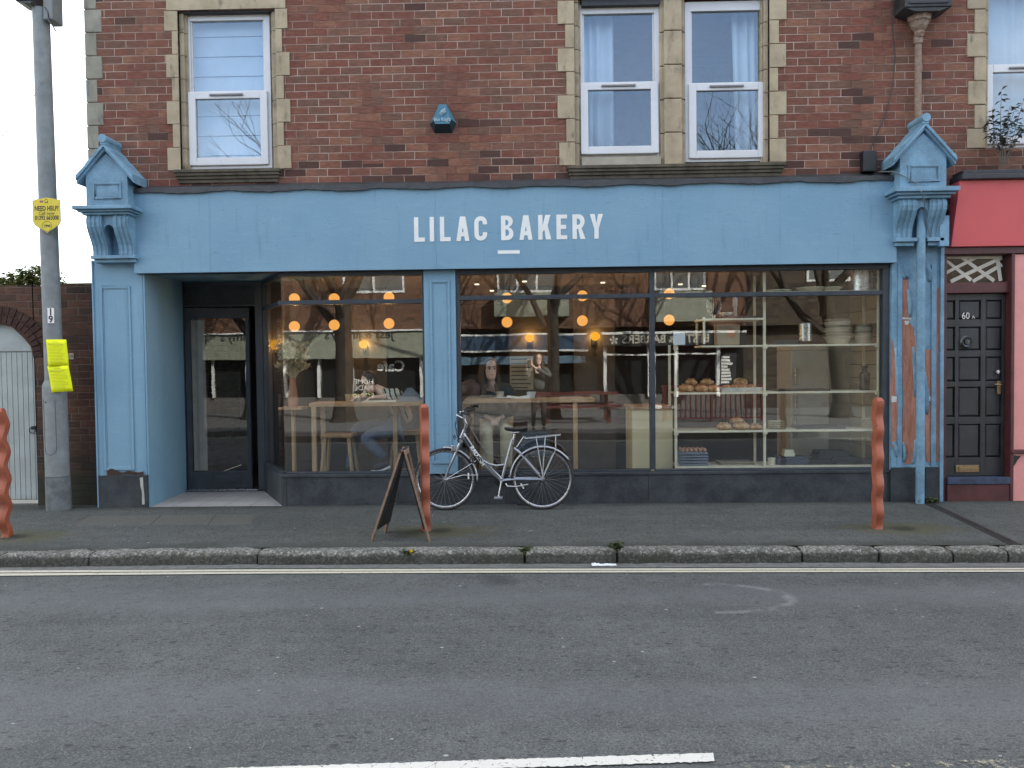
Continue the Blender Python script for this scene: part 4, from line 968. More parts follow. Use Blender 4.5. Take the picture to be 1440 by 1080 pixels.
cbx = P(1222, 228, -.05); JB = thing('cable_box', (cbx.x, 0, cbx.z-.12), 'small black cable box on the wall with a black wire rising from it', 'cable box')
MB().box(cbx.x-.08, cbx.x+.07, -.09, -.001, cbx.z-.11, cbx.z+.12).build('housing', m_black, JB, bev=.01)
MB().tube([P(1223, 214, -.03), P(1230, 195, -.02), P(1246, 160, -.02), P(1255, 120, -.02), P(1259, 80, -.02), P(1255, 40, -.02), P(1254, -10, -.02), P(1254, -80, -.02)], .006, 6).build('cable', m_black, JB, smooth=True)
one(MB().tube([P(1232, 242, -.02), P(1256, 241, -.25), P(1272, 248, -.29), P(1289, 258, -.3), P(1296, 270, -.39), P(1300, 282, -.36), P(1300, 296, -.26), P(1304, 318, -.2), P(1309, 335, -.18), P(1302, 355, -.1), P(1298, 380, -.08)], .006, 6), 'loose_cable', mat('grey_cable', (.14, .16, .17), .6), P(1298, 380, -.08), 'thin grey cable draped over the blue gabled bracket above the downpipe', 'cable', smooth=True)
# buddleia seedling on the shop ledge
def leafy(mb, base, tips, nleaf, ls, stem=.004):
    for tp in tips:
        b = Vector(base); t_ = Vector(tp); mid = b.lerp(t_, .5)+Vector((random.uniform(-.04, .04), random.uniform(-.02, .02), .03))
        pts = [b, b.lerp(mid, .5), mid, mid.lerp(t_, .5), t_]
        mb.cur = 0; mb.tube(pts, [stem, stem*.9, stem*.75, stem*.6, stem*.4], 5)
        mb.cur = 1
        for i in range(nleaf):
            q = random.uniform(.35, 1.02); c = b.lerp(mid, q*2) if q < .5 else mid.lerp(t_, q*2-1)
            a = random.uniform(0, 2*PI); e = random.uniform(-.5, .7); d = Vector((math.cos(a)*math.cos(e), math.sin(a)*math.cos(e), math.sin(e))); s = d.cross(Vector((0, 0, 1))).normalized()*ls*random.uniform(.16, .26); l = ls*random.uniform(.6, 1.2)
            dn = Vector((0, 0, -.25*l))
            mb.add([c, c+d*l*.5+s, c+d*l+dn, c+d*l*.5-s], [(0, 1, 2, 3)])
mb = MB(); bs = P(1411, 237, -.2)
leafy(mb, bs, [P(x, y, -.2+random.uniform(-.1, .1)) for x, y in ((1408, 128), (1395, 150), (1428, 150), (1440, 138), (1418, 165), (1388, 168), (1438, 175), (1402, 185), (1452, 160), (1420, 150))], 22, .085)
one(mb, 'seedling_shrub', [mat('grey_stem', (.12, .11, .09), .8), mat('grey_green_leaf', (.05, .065, .05), .6, 0, .4)], bs, 'wild leafy seedling growing on the ledge over the red fascia', 'plant')
# ------------------------------------------------------------------ lamp post and its signs
lb0 = G(83, 716, 0); lt = P(57, 0, lb0.y); lean = Vector((lt.x-lb0.x, 0, lt.z)).normalized()
LPT = thing('lamp_post', lb0, 'grey steel lamp post on the pavement in front of the dark brick wall', 'lamp post')
def lp_(z): return Vector((lb0.x+lean.x/lean.z*z, lb0.y, z))
rl, ru = .124, .096
zsh = Z(545, lb0.y, 85)
mb = MB(); mb.tube([lp_(zsh+.06), lp_(2.2), lp_(3.6), lp_(5.6)], [ru, ru*.985, ru*.95, ru*.9], 20).tube([lp_(.38), lp_(zsh), lp_(zsh+.03), lp_(zsh+.07), lp_(zsh+.085)], [rl, rl, rl*.98, ru+.006, ru], 24)
mb.build('pole', m_steel2, LPT, smooth=True)
mb = MB(); mb.tube([lp_(-.05), lp_(.0), lp_(.375)], [rl+.006, rl+.006, rl+.003], 24); mb.build('base_sleeve', m_conc, LPT, smooth=True)
# hatch outline wrapped on the lower column
mb = MB()
def hp(a, z, o=.001): c = lp_(z); return Vector((c.x+(rl+o)*math.sin(a), c.y-(rl+o)*math.cos(a), z))
ol = [hp(.55, 1.25), hp(.55, .95), hp(.55, .72)]+[hp(.0+.55*math.cos(t), .70-.07*math.sin(t)) for t in [PI*i/8 for i in range(9)]]+[hp(-.55, .95), hp(-.55, 1.25)]
mb.tube(ol, .003, 5); mb.lathe([(.0, -.004), (.01, 0)], tuple(hp(-.25, 1.22, .003)), 10, 'y')
mb.build('access_hatch', mat('hatch_gap', (.06, .065, .07), .7), LPT)
jb = P(72, 18, lb0.y); mb = MB(); mb.box(jb.x-.03, jb.x+.075, lb0.y-.1, lb0.y+.1, P(72, 33, lb0.y).z, jb.z+.4); mb.build('junction_box', mat('grey_box', (.16, .175, .18), .5), LPT, bev=.012)
mb = MB(); q0 = P(46, 12, lb0.y); mb.box(q0.x-.1, q0.x+.07, lb0.y-.16, lb0.y+.1, P(46, 9, lb0.y).z, q0.z+.5); mb.prism([(q0.x-.1, P(46, 9, lb0.y).z-.002), (q0.x+.08, P(46, 9, lb0.y).z-.002), (q0.x+.08, P(60, 14, lb0.y).z), (q0.x, P(60, 13, lb0.y).z)], lb0.y-.15, lb0.y+.09); mb.build('bracket_arm', mat('dark_bracket', (.03, .032, .035), .5), LPT, bev=.008)
c0 = P(63, 10, lb0.y-.1); MB().tube([c0, c0+Vector((.03, 0, -.05)), c0+Vector((.05, -.02, -.15)), c0+Vector((.1, -.02, -.22)), c0+Vector((.12, -.01, -.27))], .007, 6).build('loose_wire', m_black, LPT, smooth=True)
# number label
n0 = R(67, 433, 76, 454.5, lb0.y-.1)
nx = (n0[0]+n0[1])/2; yl = lb0.y-ru-.005
nl = MB().box(n0[0], n0[1], yl-.001, yl+.004, n0[2], n0[3]).build('number_label', m_white, LPT)
for ch, k in (('1', .54), ('9', .06)): text('digit', ch, .105, m_black, nl, (nx, yl-.0025, n0[2]+(n0[3]-n0[2])*k), bold=.003, ext=.0004)
# yellow shield sign
sh = R(45.5, 277, 85, 328, lb0.y-.12); sc_ = (sh[0]+sh[1])/2; sw = (sh[1]-sh[0])/2; sh_ = sh[3]-sh[2]; ysg = lb0.y-ru-.015
SG = thing('help_sign', (sc_, ysg, sh[2]), 'yellow shield shaped NEED HELP sign strapped to the lamp post', 'sign')
out = [(sc_-sw, sh[3]-.035), (sc_-sw*.5, sh[3]-.012), (sc_, sh[3]), (sc_+sw*.5, sh[3]-.012), (sc_+sw, sh[3]-.035), (sc_+sw, sh[2]+sh_*.33), (sc_+sw*.85, sh[2]+sh_*.22), (sc_, sh[2]), (sc_-sw*.85, sh[2]+sh_*.22), (sc_-sw, sh[2]+sh_*.33)]
MB().prism(out, ysg-.002, ysg).build('backing', m_steel2, SG)
inn = [(sc_+(a-sc_)*.965, sh[2]+sh_*.5+(b-sh[2]-sh_*.5)*.97) for a, b in out]
pl_ = MB().prism(inn, ysg-.0035, ysg-.0021).build('face', m_yellow, SG)
mi = mat('sign_ink', (.03, .035, .03), .6)
for body, size, k, sx, bo in (('NEED HELP?', .072, .63, .70, .0016), ('Call now', .055, .51, .9, .0), ('01392 665008', .066, .375, .70, .0014), ('1990', .04, .17, 1, .001)): text('lettering', body, size, mi, SG, (sc_, ysg-.0045, sh[2]+sh_*k), sx=sx, bold=bo, ext=.0004)
mb = MB(); cz = sh[2]+sh_*.195; mb.tube([(sc_+.055*math.cos(2*PI*i/24), ysg-.0045, cz+.055*math.sin(2*PI*i/24)) for i in range(25)], .0015, 4); mb.build('number_ring', mi, SG)
mb = MB(); mb.box(sc_-.075, sc_-.035, ysg-.0042, ysg-.0036, sh[2]+sh_*.85, sh[2]+sh_*.91); mb.build('small_badge', mat('badge_red_grey', (.3, .12, .1), .6), SG)
mb = MB(); mb.tube([(sc_+.018*math.cos(2*PI*i/16), ysg-.0045, sh[2]+sh_*.895+.018*math.sin(2*PI*i/16)) for i in range(17)], .002, 4); mb.box(sc_-.018, sc_+.018, ysg-.0044, ysg-.0036, sh[2]+sh_*.84, sh[2]+sh_*.855); mb.build('small_crest', mi, SG)
# fluorescent notice cable-tied to the post
def notice(pts, label, yoff):
    y = lb0.y-ru-.02-yoff
    q = [P(a, b, y) for a, b in pts]; n = 6; mb = MB(); g1 = []
    for i in range(n+1):
        r_ = []
        for j in range(n+1):
            p_ = q[0].lerp(q[1], i/n).lerp(q[3].lerp(q[2], i/n), j/n); p_.y += .005*math.sin(i*.9+j*.5)-.006*(i in (0, n)); r_.append(p_)
        g1.append(r_)
    mb.add([v for r_ in g1 for v in r_], [(i*(n+1)+j, i*(n+1)+j+1, (i+1)*(n+1)+j+1, (i+1)*(n+1)+j) for i in range(n) for j in range(n)])
    base = q[3]; t_ = thing('planning_notice', base, label, 'notice', 'notices tied to the lamp post')
    o = mb.build('sheet', m_fluo, t_, smooth='all'); sm = o.modifiers.new('thick', 'SOLIDIFY'); sm.thickness = .0012
    mb = MB(); u = (q[1]-q[0]); v = (q[3]-q[0]); yy = y-.018
    for k in range(15):
        f_ = .1+.055*k; wd = random.uniform(.55, .8) if k not in (0, 3) else .3
        st = .12 if k not in (0, 3) else .33
        a = q[0]+u*st+v*f_; b = q[0]+u*min(.9, st+wd)+v*f_
        hgt = Vector((0, 0, .003 if k not in (0, 2) else .006))
        a.y = b.y = yy; mb.add([a, b, b+hgt, a+hgt], [(0, 1, 2, 3)])
    mb.build('printed_lines', mat('faded_print', (.3, .34, .05), .8), t_)
    return t_
notice([(65, 477.5), (94, 477.5), (97, 514), (68, 515)], 'upper fluorescent yellow notice sheet tied round the lamp post', .004)
notice([(67, 515), (97, 514), (103, 550), (73, 552)], 'lower fluorescent yellow notice sheet hanging askew on the lamp post', .0)
# thin wire from the bracket towards the left
one(MB().tube([P(62, 110, lb0.y), P(45, 140, lb0.y-.5), P(20, 178, lb0.y-1), P(0, 193, lb0.y-1.4), P(-40, 205, lb0.y-2)], .004, 5), 'overhead_wire', m_steel, P(62, 110, lb0.y), 'fine overhead wire sagging leftwards from the lamp post against the sky', 'wire')
# ------------------------------------------------------------------ old brick wall with an arched gate
GW0, GW1, GYW = -16.0, X(139, .12, 560), .12
gt = Z(400, GYW, 70)
pc = lambda a, b: (X(a, GYW, b), P(a, b, GYW).z)
arch = [pc(53.5, 700), pc(52, 600), pc(50, 530), pc(48, 506), pc(43, 487), pc(33, 475), pc(17, 460), pc(-3, 455)]
ax_ = X(-5, GYW, 480); archL = [(2*ax_-x, z) for x, z in arch[::-1]]
GWT = thing('garden_wall', (-6.5, GYW, 0), 'old dark brick wall with an arched doorway left of the shop', 'wall')
top = [];
x = GW1
while x > GW0: top.append((x, gt+random.uniform(-.022, .012))); top.append((x-.22, gt+random.uniform(-.022, .012))); x -= .232
poly = [(GW1, -.05), (arch[0][0], -.05)]+arch+archL+[(archL[-1][0], -.05), (GW0, -.05)]+top[::-1]
# build as slabs so the tall concave face triangulates cleanly
mb = MB(); axx = arch[0][0]
mb.prism([(axx, -.05), (GW1, -.05)]+[p_ for p_ in top if p_[0] > axx]+[(axx, gt)], GYW, GYW+.24)
al = archL[-1][0]; mb.prism([(GW0, -.05), (al, -.05), (al, gt)]+[p_ for p_ in top if p_[0] < al][::1], GYW, GYW+.24)
hd = arch+archL[1:]
for a, b in zip(hd, hd[1:]):
    if abs(a[0]-b[0]) > 1e-4: mb.prism([a, b, (b[0], gt-.005), (a[0], gt-.005)], GYW, GYW+.24)
mb.build('brickwork', m_gbrick, GWT)
mb = MB()
for i in range(22):
    a0 = math.radians(4+172*i/22); a1 = math.radians(4+172*(i+.86)/22)
    cx_, cz_ = ax_, pc(48, 506)[1]-.0; r0x = arch[3][0]-ax_; r0z = arch[-1][1]-cz_
    for k in range(2):
        ra, rb = 1.0+.245*k+.02, 1.0+.245*(k+1)
        mb.prism([(cx_+r0x*q_*math.cos(aa), cz_+r0z*q_*1.0*math.sin(aa)) for q_, aa in ((ra, a0), (rb, a0), (rb, a1), (ra, a1))], GYW-.008-random.uniform(0, .006), GYW-.0005)
mb.build('arch_voussoirs', mat('arch_brick', (.055, .032, .026), .9, 0, .4, 8, .005, 60, .2), GWT, bev=.004)
mb = MB(); gy = GYW+.07; bz = pc(30, 495)[1]
xw = arch[0][0]-al; nb = 14
for i in range(nb): mb.box(al+xw*i/nb+.0022, al+xw*(i+1)/nb-.0022, gy, gy+.03, .06, bz-.004)
gate = mb.build('gate', m_garage, GWT, bev=.004)
MB().box(al-.001, arch[0][0]+.001, gy+.02, gy+.05, .05, gt-.1).build('gate_panel', m_garage, gate)
MB().box(al-.001, arch[0][0]+.001, gy-.006, gy+.0195, bz+.012, gt-.1).build('arched_panel', m_garage, gate)
hq = P(47, 605, gy); mb = MB(); mb.tube([(hq.x+.035*math.cos(2*PI*i/14), gy-.02, hq.z+.035*math.sin(2*PI*i/14)) for i in range(15)], .006, 6); mb.box(hq.x-.02, hq.x+.03, gy-.012, gy, hq.z+.01, hq.z+.05)
mb.build('ring_latch', m_lead, gate, smooth=True)
hn = P(100.5, 501, GYW); pn = MB().box(hn.x-.03, hn.x+.03, GYW-.012, GYW-.001, hn.z-.035, hn.z+.035).build('number_plate', mat('weathered_plate', (.32, .3, .26), .6), GWT)
text('digits', '59', .05, m_black, pn, (hn.x, GYW-.0135, hn.z-.018), ext=.0004)
# shrub and a distant roof beyond the wall
sb = Vector((-7.0, 1.4, 0)); mb = MB(); mb.cur = 0
for k in range(14):
    t_ = P(random.uniform(-30, 62), random.uniform(374, 396), 1.4+random.uniform(-.3, .3)); mb.cur = 0
    leafy(mb, Vector((t_.x*.6+sb.x*.4, 1.4, t_.z-.9)), [t_, t_+Vector((.2, .1, -.1)), t_+Vector((-.18, -.05, -.06))], 90, .1, .008)
one(mb, 'shrub', [m_bark, m_bleaf], sb, 'leafy green shrub showing over the top of the dark brick wall', 'shrub')
fb = Vector((-11.0, 14, 0)); FBd = thing('distant_house', fb, 'low pale roofline in the gap beyond the garden wall', 'house')
r_ = R(88, 393, 150, 400, 14); MB().box(r_[0], r_[1]+3, 14, 22, -.2, r_[2]).build('wall', mat('pale_house_wall', (.34, .3, .26), .9), FBd)
MB().prism([(13.6, r_[2]+.001), (18, r_[3]+.1), (22.4, r_[2]+.001)], r_[0]-.3, r_[1]+3.3, 'x').build('roof', mat('far_tiles', (.16, .13, .11), .9), FBd)
# ------------------------------------------------------------------ wavy bollards
def bollard_mb(h):
    mb = MB(); n = 44; w = .037; t_ = .036; sec = []
    for i in range(n+1):
        z = -.06+(h+.06)*i/n; o = .019*math.sin(2*PI*z/.262+.6); e = 1.0
        if z > h-.03: e = .6+.4*math.sqrt(max(0, (h-z)/.03))
        ring = [(-w*e, -t_*e), (-w*.7*e, -t_*1.12*e), (w*.7*e, -t_*1.12*e), (w*e, -t_*e), (w*e, t_*e), (w*.7*e, t_*1.12*e), (-w*.7*e, t_*1.12*e), (-w*e, t_*e)]
        sec.append([(a+.006*math.sin(2*PI*z/.262+.6), b+o, z) for a, b in ring])
    m_ = 8; mb.add([v for s in sec for v in s], [(i*m_+j, i*m_+(j+1) % m_, (i+1)*m_+(j+1) % m_, (i+1)*m_+j) for i in range(n) for j in range(m_)]+[tuple(range(m_-1, -1, -1)), tuple(n*m_+j for j in range(m_))])
    return mb
for (g_, ytop, px, rz, lab, twist) in ((BOLL[0], 574, 8, math.radians(4), 'wavy terracotta red post at the far left before the arched gate', 1), (BOLL[1], 568, 599, math.radians(22), 'wavy terracotta red post beside the sandwich board and bicycle', 1), (BOLL[2], 559, 1234, math.radians(10), 'wavy terracotta red post in front of the right shop window', 1)):
    h = P(px, ytop, g_.y).z-g_.z
    mb = bollard_mb(h); mb.xf(Matrix.Rotation(rz, 4, 'Z')); o = mb.build('bollard', m_terra, None, smooth=True); o.location = g_
    tag(o, lab, 'bollard', 'wavy red posts along the kerb')
# ------------------------------------------------------------------ sandwich board
nl_, nr_ = G(521.5, 762, -.028), G(604.5, 762, -.028); fl_, fr_ = G(541, 750.5, -.02), G(597, 753, -.02)
tn = P(568, 634, (nl_.y+nr_.y)/2); tz = tn.z; tcx = (nl_.x+nr_.x)/2
SB = thing('sandwich_board', (tcx, (nl_.y+fl_.y)/2, -.026), 'black A-frame chalkboard in a weathered wooden frame beside the bicycle', 'sandwich board')
tcl = [P(563, 633, nl_.y+.03), P(566, 632.5, fl_.y)]
for s, (n_, f_, tx) in enumerate(((nl_, fl_, P(563.5, 633, nl_.y).x), (nr_, fr_, P(568.5, 633, nr_.y).x))):
    f_ = Vector((f_.x, n_.y+.36, f_.z))
    sg = 1 if s == 0 else -1
    T0 = Vector((tx, n_.y+.02, tz)); T1 = Vector((P(569 if s == 0 else 573, 634, f_.y-.02).x, f_.y-.02, tz))
    nrm = (f_-n_).cross(T0-n_).normalized()*.011
    def bar(a, b, wv):
        lo = [a-nrm, a+wv-nrm, a+wv+nrm, a+nrm]; hi = [b-nrm, b+wv-nrm, b+wv+nrm, b+nrm]; mb.hexa(lo, hi)
    u = (f_-n_).normalized()*.042; mb = MB()
    bar(n_, T0, u); bar(f_-u, T1-u, u)
    up_ = (T0-n_)
    for k in (.2, .94):
        A = n_.lerp(T0, k)+u; C_ = (f_-u).lerp(T1-u, k); w = up_.normalized()*.045
        mb.hexa([A-nrm*.9, C_-nrm*.9, C_+nrm*.9, A+nrm*.9], [A-nrm*.9+w, C_-nrm*.9+w, C_+nrm*.9+w, A+nrm*.9+w])
    fo = mb.build('hinged_frame', m_frame, SB, bev=.003)
    nn = nrm*.45; mb = MB(); q = [n_.lerp(T0, .14)+u*.4, (f_-u*.4).lerp(T1-u*.4, .14), (f_-u*.4).lerp(T1-u*.4, .95), n_.lerp(T0, .95)+u*.4]
    off = nrm*(-1.9 if s == 0 else 1.9)*(1 if nrm.x > 0 else -1)*-1
    off = Vector((.02 if s == 0 else -.02, 0, -.004))
    mb.hexa([v-nn+off for v in q], [v+nn+off for v in q]); cb = mb.build('chalkboard', m_black, fo)
    if s == 1:
        mb = MB()
        for k in range(9):
            za = .38+.055*k; p0 = n_.lerp(T0, za)+u*1.8; ln = (f_-n_)*random.uniform(.3, .62); e = Vector((.024-.02, 0, .0))
            nx_ = nrm if nrm.x > 0 else -nrm
            mb.tube([p0+nx_*.6+off+ln*i/9+Vector((0, 0, random.uniform(-.008, .008))) for i in range(10)], .003, 4)
        mb.build('chalk_writing', m_white, fo)
MB().tube([(tcx-.0, nl_.y-.0, tz-.005), (tcx+.03, nl_.y+.36, tz-.005)], .012, 8).build('hinge', m_lead, SB)
MB().tube([n_.lerp(T0, .42)+Vector((0, .2, 0)), Vector((tcx, nl_.y+.2, tz*.36)), nl_.lerp(Vector((tcx, nl_.y, tz)), .42)+Vector((0, .2, 0))], .003, 5).build('stay_cord', m_black, SB)
# ------------------------------------------------------------------ weeds and litter
def weed(name, c, r, hh, n, ls, label, cat='weed'):
    mb = MB(); b = Vector(c)
    leafy(mb, b, [b+Vector((random.uniform(-r, r), random.uniform(-r*.5, r*.3), hh*random.uniform(.3, 1))) for _ in range(n)], 16, ls, .0022)
    return one(mb, name, [mat('weed_stem', (.06, .07, .03), .7), m_leaf], b, label, cat)
weed('weed_clump', G(933, 702, 0)+Vector((0, .03, 0)), .15, .16, 30, .035, 'bushy green weed at the foot of the wall below the right shop window')
weed('weed_clump', G(1090, 702, 0)+Vector((0, .05, 0)), .05, .08, 8, .03, 'tiny weed at the wall foot right of the bigger clump')
weed('weed_clump', G(738, 778, -.03)+Vector((0, .02, -.02)), .05, .07, 14, .03, 'small weed in the kerb joint below the bicycle rear wheel')
weed('weed_clump', G(868, 775, -.03)+Vector((0, .02, -.02)), .07, .1, 18, .035, 'leafier weed in the kerb joint above the white litter')
weed('weed_clump', G(1303, 707, 0)+Vector((0, -.03, 0)), .12, .05, 18, .04, 'low weeds at the foot of the blue downpipe')
dd_ = G(579, 789, -.13); mb = MB(); leafy(mb, dd_+Vector((0, .0, .03)), [dd_+Vector((random.uniform(-.09, .09), random.uniform(-.04, .0), random.uniform(.05, .12))) for _ in range(12)], 6, .05, .002)
mb.cur = 0; mb.tube([dd_+Vector((0, 0, .02)), dd_+Vector((.002, -.03, .09))], .003, 5)
DA = thing('dandelion', dd_, 'dandelion with a yellow flower growing against the kerb below the sandwich board', 'dandelion')
mb.build('leaves', [mat('dand_stem', (.08, .1, .04), .7), m_leaf], DA)
fl = MB(); cc = dd_+Vector((.002, -.035, .095))
for k in range(26):
    a = 2*PI*k/26; r_ = .022 if k % 2 else .014; d1 = Vector((math.cos(a)*r_, -.006, math.sin(a)*r_)); s1 = Vector((-math.sin(a), 0, math.cos(a)))*.004
    fl.add([cc, cc+d1*.6+s1, cc+d1, cc+d1*.6-s1], [(0, 1, 2, 3)])
fl.ball(cc, .008); fl.build('flower', mat('dandelion_yellow', (.75, .5, .02), .6), DA)
lt_ = G(850, 796, ZR); mb = MB(); n = 14
rows = [[(lt_.x-.11+.21*i/n, lt_.y-.03+.06*j/3+random.uniform(-.006, .006), ZR+.012+(random.uniform(.002, .02)*(1 if i < 5 else .5) if j in (1, 2) else 0)) for j in range(4)] for i in range(n+1)]
mb.add([v for r_ in rows for v in r_], [(i*4+j, i*4+j+1, (i+1)*4+j+1, (i+1)*4+j) for i in range(n) for j in range(3)])
o = one(mb, 'litter', m_paper, Vector((lt_.x, lt_.y, ZR+.012)), 'crumpled white paper litter in the gutter by the kerb', 'litter'); sm = o.modifiers.new('thick', 'SOLIDIFY'); sm.thickness = .002
# ------------------------------------------------------------------ bicycle
YB = -.34
bp = lambda x, y, o=0.0: P(500+x/4.2353, 560+y/4.2353, YB)+Vector((0, o, 0))
FW, RW = bp(533, 459), bp(1113, 447)
zg_ = -.004; Rw = .338
FW.z = zg_+Rw+.004; RW.z = zg_+Rw+.002
BK = thing('bicycle', (bp(830, 450).x, YB, zg_), 'silver and black step-through bicycle parked against the shop front', 'bicycle')
m_spoke = mat('dull_spoke_steel', (.2, .205, .21), .5, 0, .1)
def wheel(c):
    W_ = thing('wheel', (0, 0, 0), None, None); W_.parent = BK; W_.location = c-wloc(BK)
    bpy.data.objects.remove(W_)
    mb = MB(); rr = Rw-.012
    mb.lathe([(rr+.016*math.cos(a), .016*math.sin(a)) for a in [2*PI*i/10 for i in range(11)]], c, 56, 'y', False)
    t_ = mb.build('wheel', m_rubber, BK, smooth='all')
    mb = MB(); r2 = Rw-.026; mb.lathe([(r2+.004, -.011), (r2-.012, -.012), (r2-.017, -.006), (r2-.017, .006), (r2-.012, .012), (r2+.004, .011)], c, 56, 'y', False); mb.build('rim', m_chrome, t_, smooth='all')
    mb = MB()
    for k in range(32):
        a = 2*PI*k/32; s = 1 if k % 2 else -1; b_ = a+(.55 if (k//2) % 2 else -.55)
        mb.tube([(c.x+.022*math.cos(b_), c.y+s*.025, c.z+.022*math.sin(b_)), (c.x+(r2-.012)*math.cos(a), c.y+s*.002, c.z+(r2-.012)*math.sin(a))], .0010, 4, False)
    mb.build('spokes', m_spoke, t_)
    mb = MB(); mb.lathe([(0, -.05), (.008, -.05), (.008, -.032), (.026, -.03), (.026, -.022), (.014, -.02), (.014, .02), (.026, .022), (.026, .03), (.008, .032), (.008, .05), (0, .05)], c, 16, 'y'); mb.build('hub', m_chrome, t_, smooth=True)
    return t_
wf = wheel(FW); wr = wheel(RW)
BBp = bp(870, 488); HT, HB = bp(648, 190), bp(628, 238); STt = bp(934, 246); SDt = bp(948, 212)
mb = MB()
mb.tube([HT, HB], .02, 12)
mb.tube([bp(640, 212), bp(700, 310), bp(760, 385), bp(868, 484)], [.026, .027, .027, .026], 12)
mb.tube([BBp, STt], .0165, 12); mb.tube([bp(762, 372), bp(795, 392), bp(840, 402), bp(884, 396)], .0125, 10)
for s in (-1, 1):
    mb.tube([BBp+Vector((0, s*.025, 0)), bp(960, 478, s*.045), RW+Vector((0, s*.055, 0))], .0105, 8)
    mb.tube([bp(944, 296, s*.02), bp(975, 320, s*.045), RW+Vector((0, s*.055, 0))], .0095, 8)
mb.tube([BBp-Vector((0, .035, 0)), BBp+Vector((0, .035, 0))], .022, 14)
mb.build('frame', m_alloy, BK, smooth=True)
MB().tube([bp(652, 228, -.0275), bp(715, 325, -.0285), bp(745, 362, -.0285)], .012, 8).build('dark_panel', mat('bike_black_panel', (.02, .022, .026), .3), BK, smooth=True)
dv = bp(760, 385)-bp(690, 280); ang = math.atan2(dv.z, dv.x); lp0 = bp(688, 275, -.041)
text('lettering', 'RALEIGH', .062, m_white, BK, lp0+Vector((-.012, 0, -.028)), sx=1.0, bold=.0015, ext=.0004, align='LEFT', rot=(Matrix.Rotation(-ang, 3, 'Y') @ Euler((PI/2, 0, 0)).to_matrix()))
mb = MB()
for s in (-1, 1): mb.tube([HB+Vector((.0, s*.03, -.02)), bp(612, 290, s*.05), bp(590, 345, s*.055), bp(560, 410, s*.055), FW+Vector((0, s*.055, 0))], [.014, .014, .012, .01, .009], 9)
mb.box(HB.x-.025, HB.x+.02, YB-.05, YB+.05, HB.z-.045, HB.z-.015)
mb.build('fork', m_alloy, BK, smooth=True)
mb = MB(); st0, st1 = bp(655, 160), bp(645, 108)
mb.tube([HT, bp(660, 148), st0+Vector((0, 0, .02)), st1], [.013, .013, .015, .014], 10); mb.box(st1.x-.025, st1.x+.025, YB-.03, YB+.03, st1.z-.02, st1.z+.02); mb.build('stem', m_chrome, BK, smooth=True, bev=.004)
mb = MB()
bar_ = [(st1.x+.06, YB-.3, st1.z+.05), (st1.x+.0, YB-.22, st1.z+.055), (st1.x-.015, YB-.1, st1.z+.02), (st1.x-.012, YB, st1.z), (st1.x-.015, YB+.1, st1.z+.02), (st1.x+.0, YB+.2, st1.z+.055), (st1.x+.06, YB+.27, st1.z+.05)]
mb.tube(bar_, .0115, 10); hb = mb.build('handlebar', m_black, BK, smooth=True)
for s in (-1, 1):
    e = bar_[0] if s < 0 else bar_[-1]; b_ = bar_[1] if s < 0 else bar_[5]
    MB().tube([b_, Vector(b_).lerp(Vector(e), .5), e, Vector(e)+(Vector(e)-Vector(b_)).normalized()*.03], [.016, .018, .017, .016], 10).build('grip', m_rubber, hb, smooth=True)
    MB().tube([Vector(b_)+Vector((-.01, 0, -.01)), Vector(b_)+Vector((-.06, s*.01, -.02)), Vector(e)+Vector((-.045, 0, -.045))], .006, 6).build('brake_lever', m_chrome, hb, smooth=True)
MB().tube([Vector(bar_[1])+Vector((-.04, 0, -.01)), bp(598, 150, -.1), bp(606, 215, -.06), bp(620, 260, -.05)], .004, 6).tube([Vector(bar_[5])+Vector((-.04, 0, -.01)), bp(590, 170, .05), bp(640, 260, .0), bp(720, 330, -.03), bp(860, 470, -.03)], .004, 6).tube([bp(585, 220, -.05), bp(592, 245, -.045), bp(602, 235, -.045), bp(590, 215, -.05)], .006, 6).build('brake_cables', m_black, BK, smooth=True)
# saddle
mb = MB(); s0, s1 = bp(884, 172), bp(1026, 176); n = 10
for sgn in (0,):
    secs = []
    for i in range(n+1):
        t = i/n; x = s0.x+(s1.x-s0.x)*t; w = .018+.075*max(0, (t-.35)/.65)**1.3*(1 if t < .93 else .8); zt_2 = s0.z-.012*math.sin(PI*t)+.012*t; hh = .022+.032*t
        if i == 0: w *= .6; hh *= .6
        secs.append([(x, YB+w*math.cos(a), zt_2-.012+(.016 if math.sin(a) > 0 else hh)*math.sin(a)) for a in [2*PI*k/12 for k in range(12)]])
    mb.add([v for s in secs for v in s], [(i*12+k, i*12+(k+1) % 12, (i+1)*12+(k+1) % 12, (i+1)*12+k) for i in range(n) for k in range(12)]+[tuple(range(11, -1, -1)), tuple(n*12+k for k in range(12))])
sd_ = mb.build('saddle', m_black, BK, smooth=True, sub=1)
MB().tube([STt-Vector((0, 0, .05)), SDt], .013, 10).tube([bp(925, 205, -.03), bp(975, 200, -.03)], .004, 6).tube([bp(925, 205, .03), bp(975, 200, .03)], .004, 6).build('seat_post', m_chrome, BK, smooth=True)
def mguard(c, a0, a1, name):
    mb = MB(); n = 26; secs = []
    for i in range(n+1):
        a = math.radians(a0+(a1-a0)*i/n); r_ = Rw+.018
        secs.append([(c.x+(r_+dz)*math.cos(a), c.y+dy, c.z+(r_+dz)*math.sin(a)) for dy, dz in ((-.026, -.012), (-.02, 0), (-.008, .006), (.008, .006), (.02, 0), (.026, -.012))])
    mb.add([v for s in secs for v in s], [(i*6+k, i*6+k+1, (i+1)*6+k+1, (i+1)*6+k) for i in range(n) for k in range(5)])
    o = mb.build(name, m_alloy, BK, smooth='all'); sm = o.modifiers.new('thick', 'SOLIDIFY'); sm.thickness = .0015; return o
mguard(FW, 92, -4, 'mudguard'); mguard(RW, 178, 35, 'mudguard')
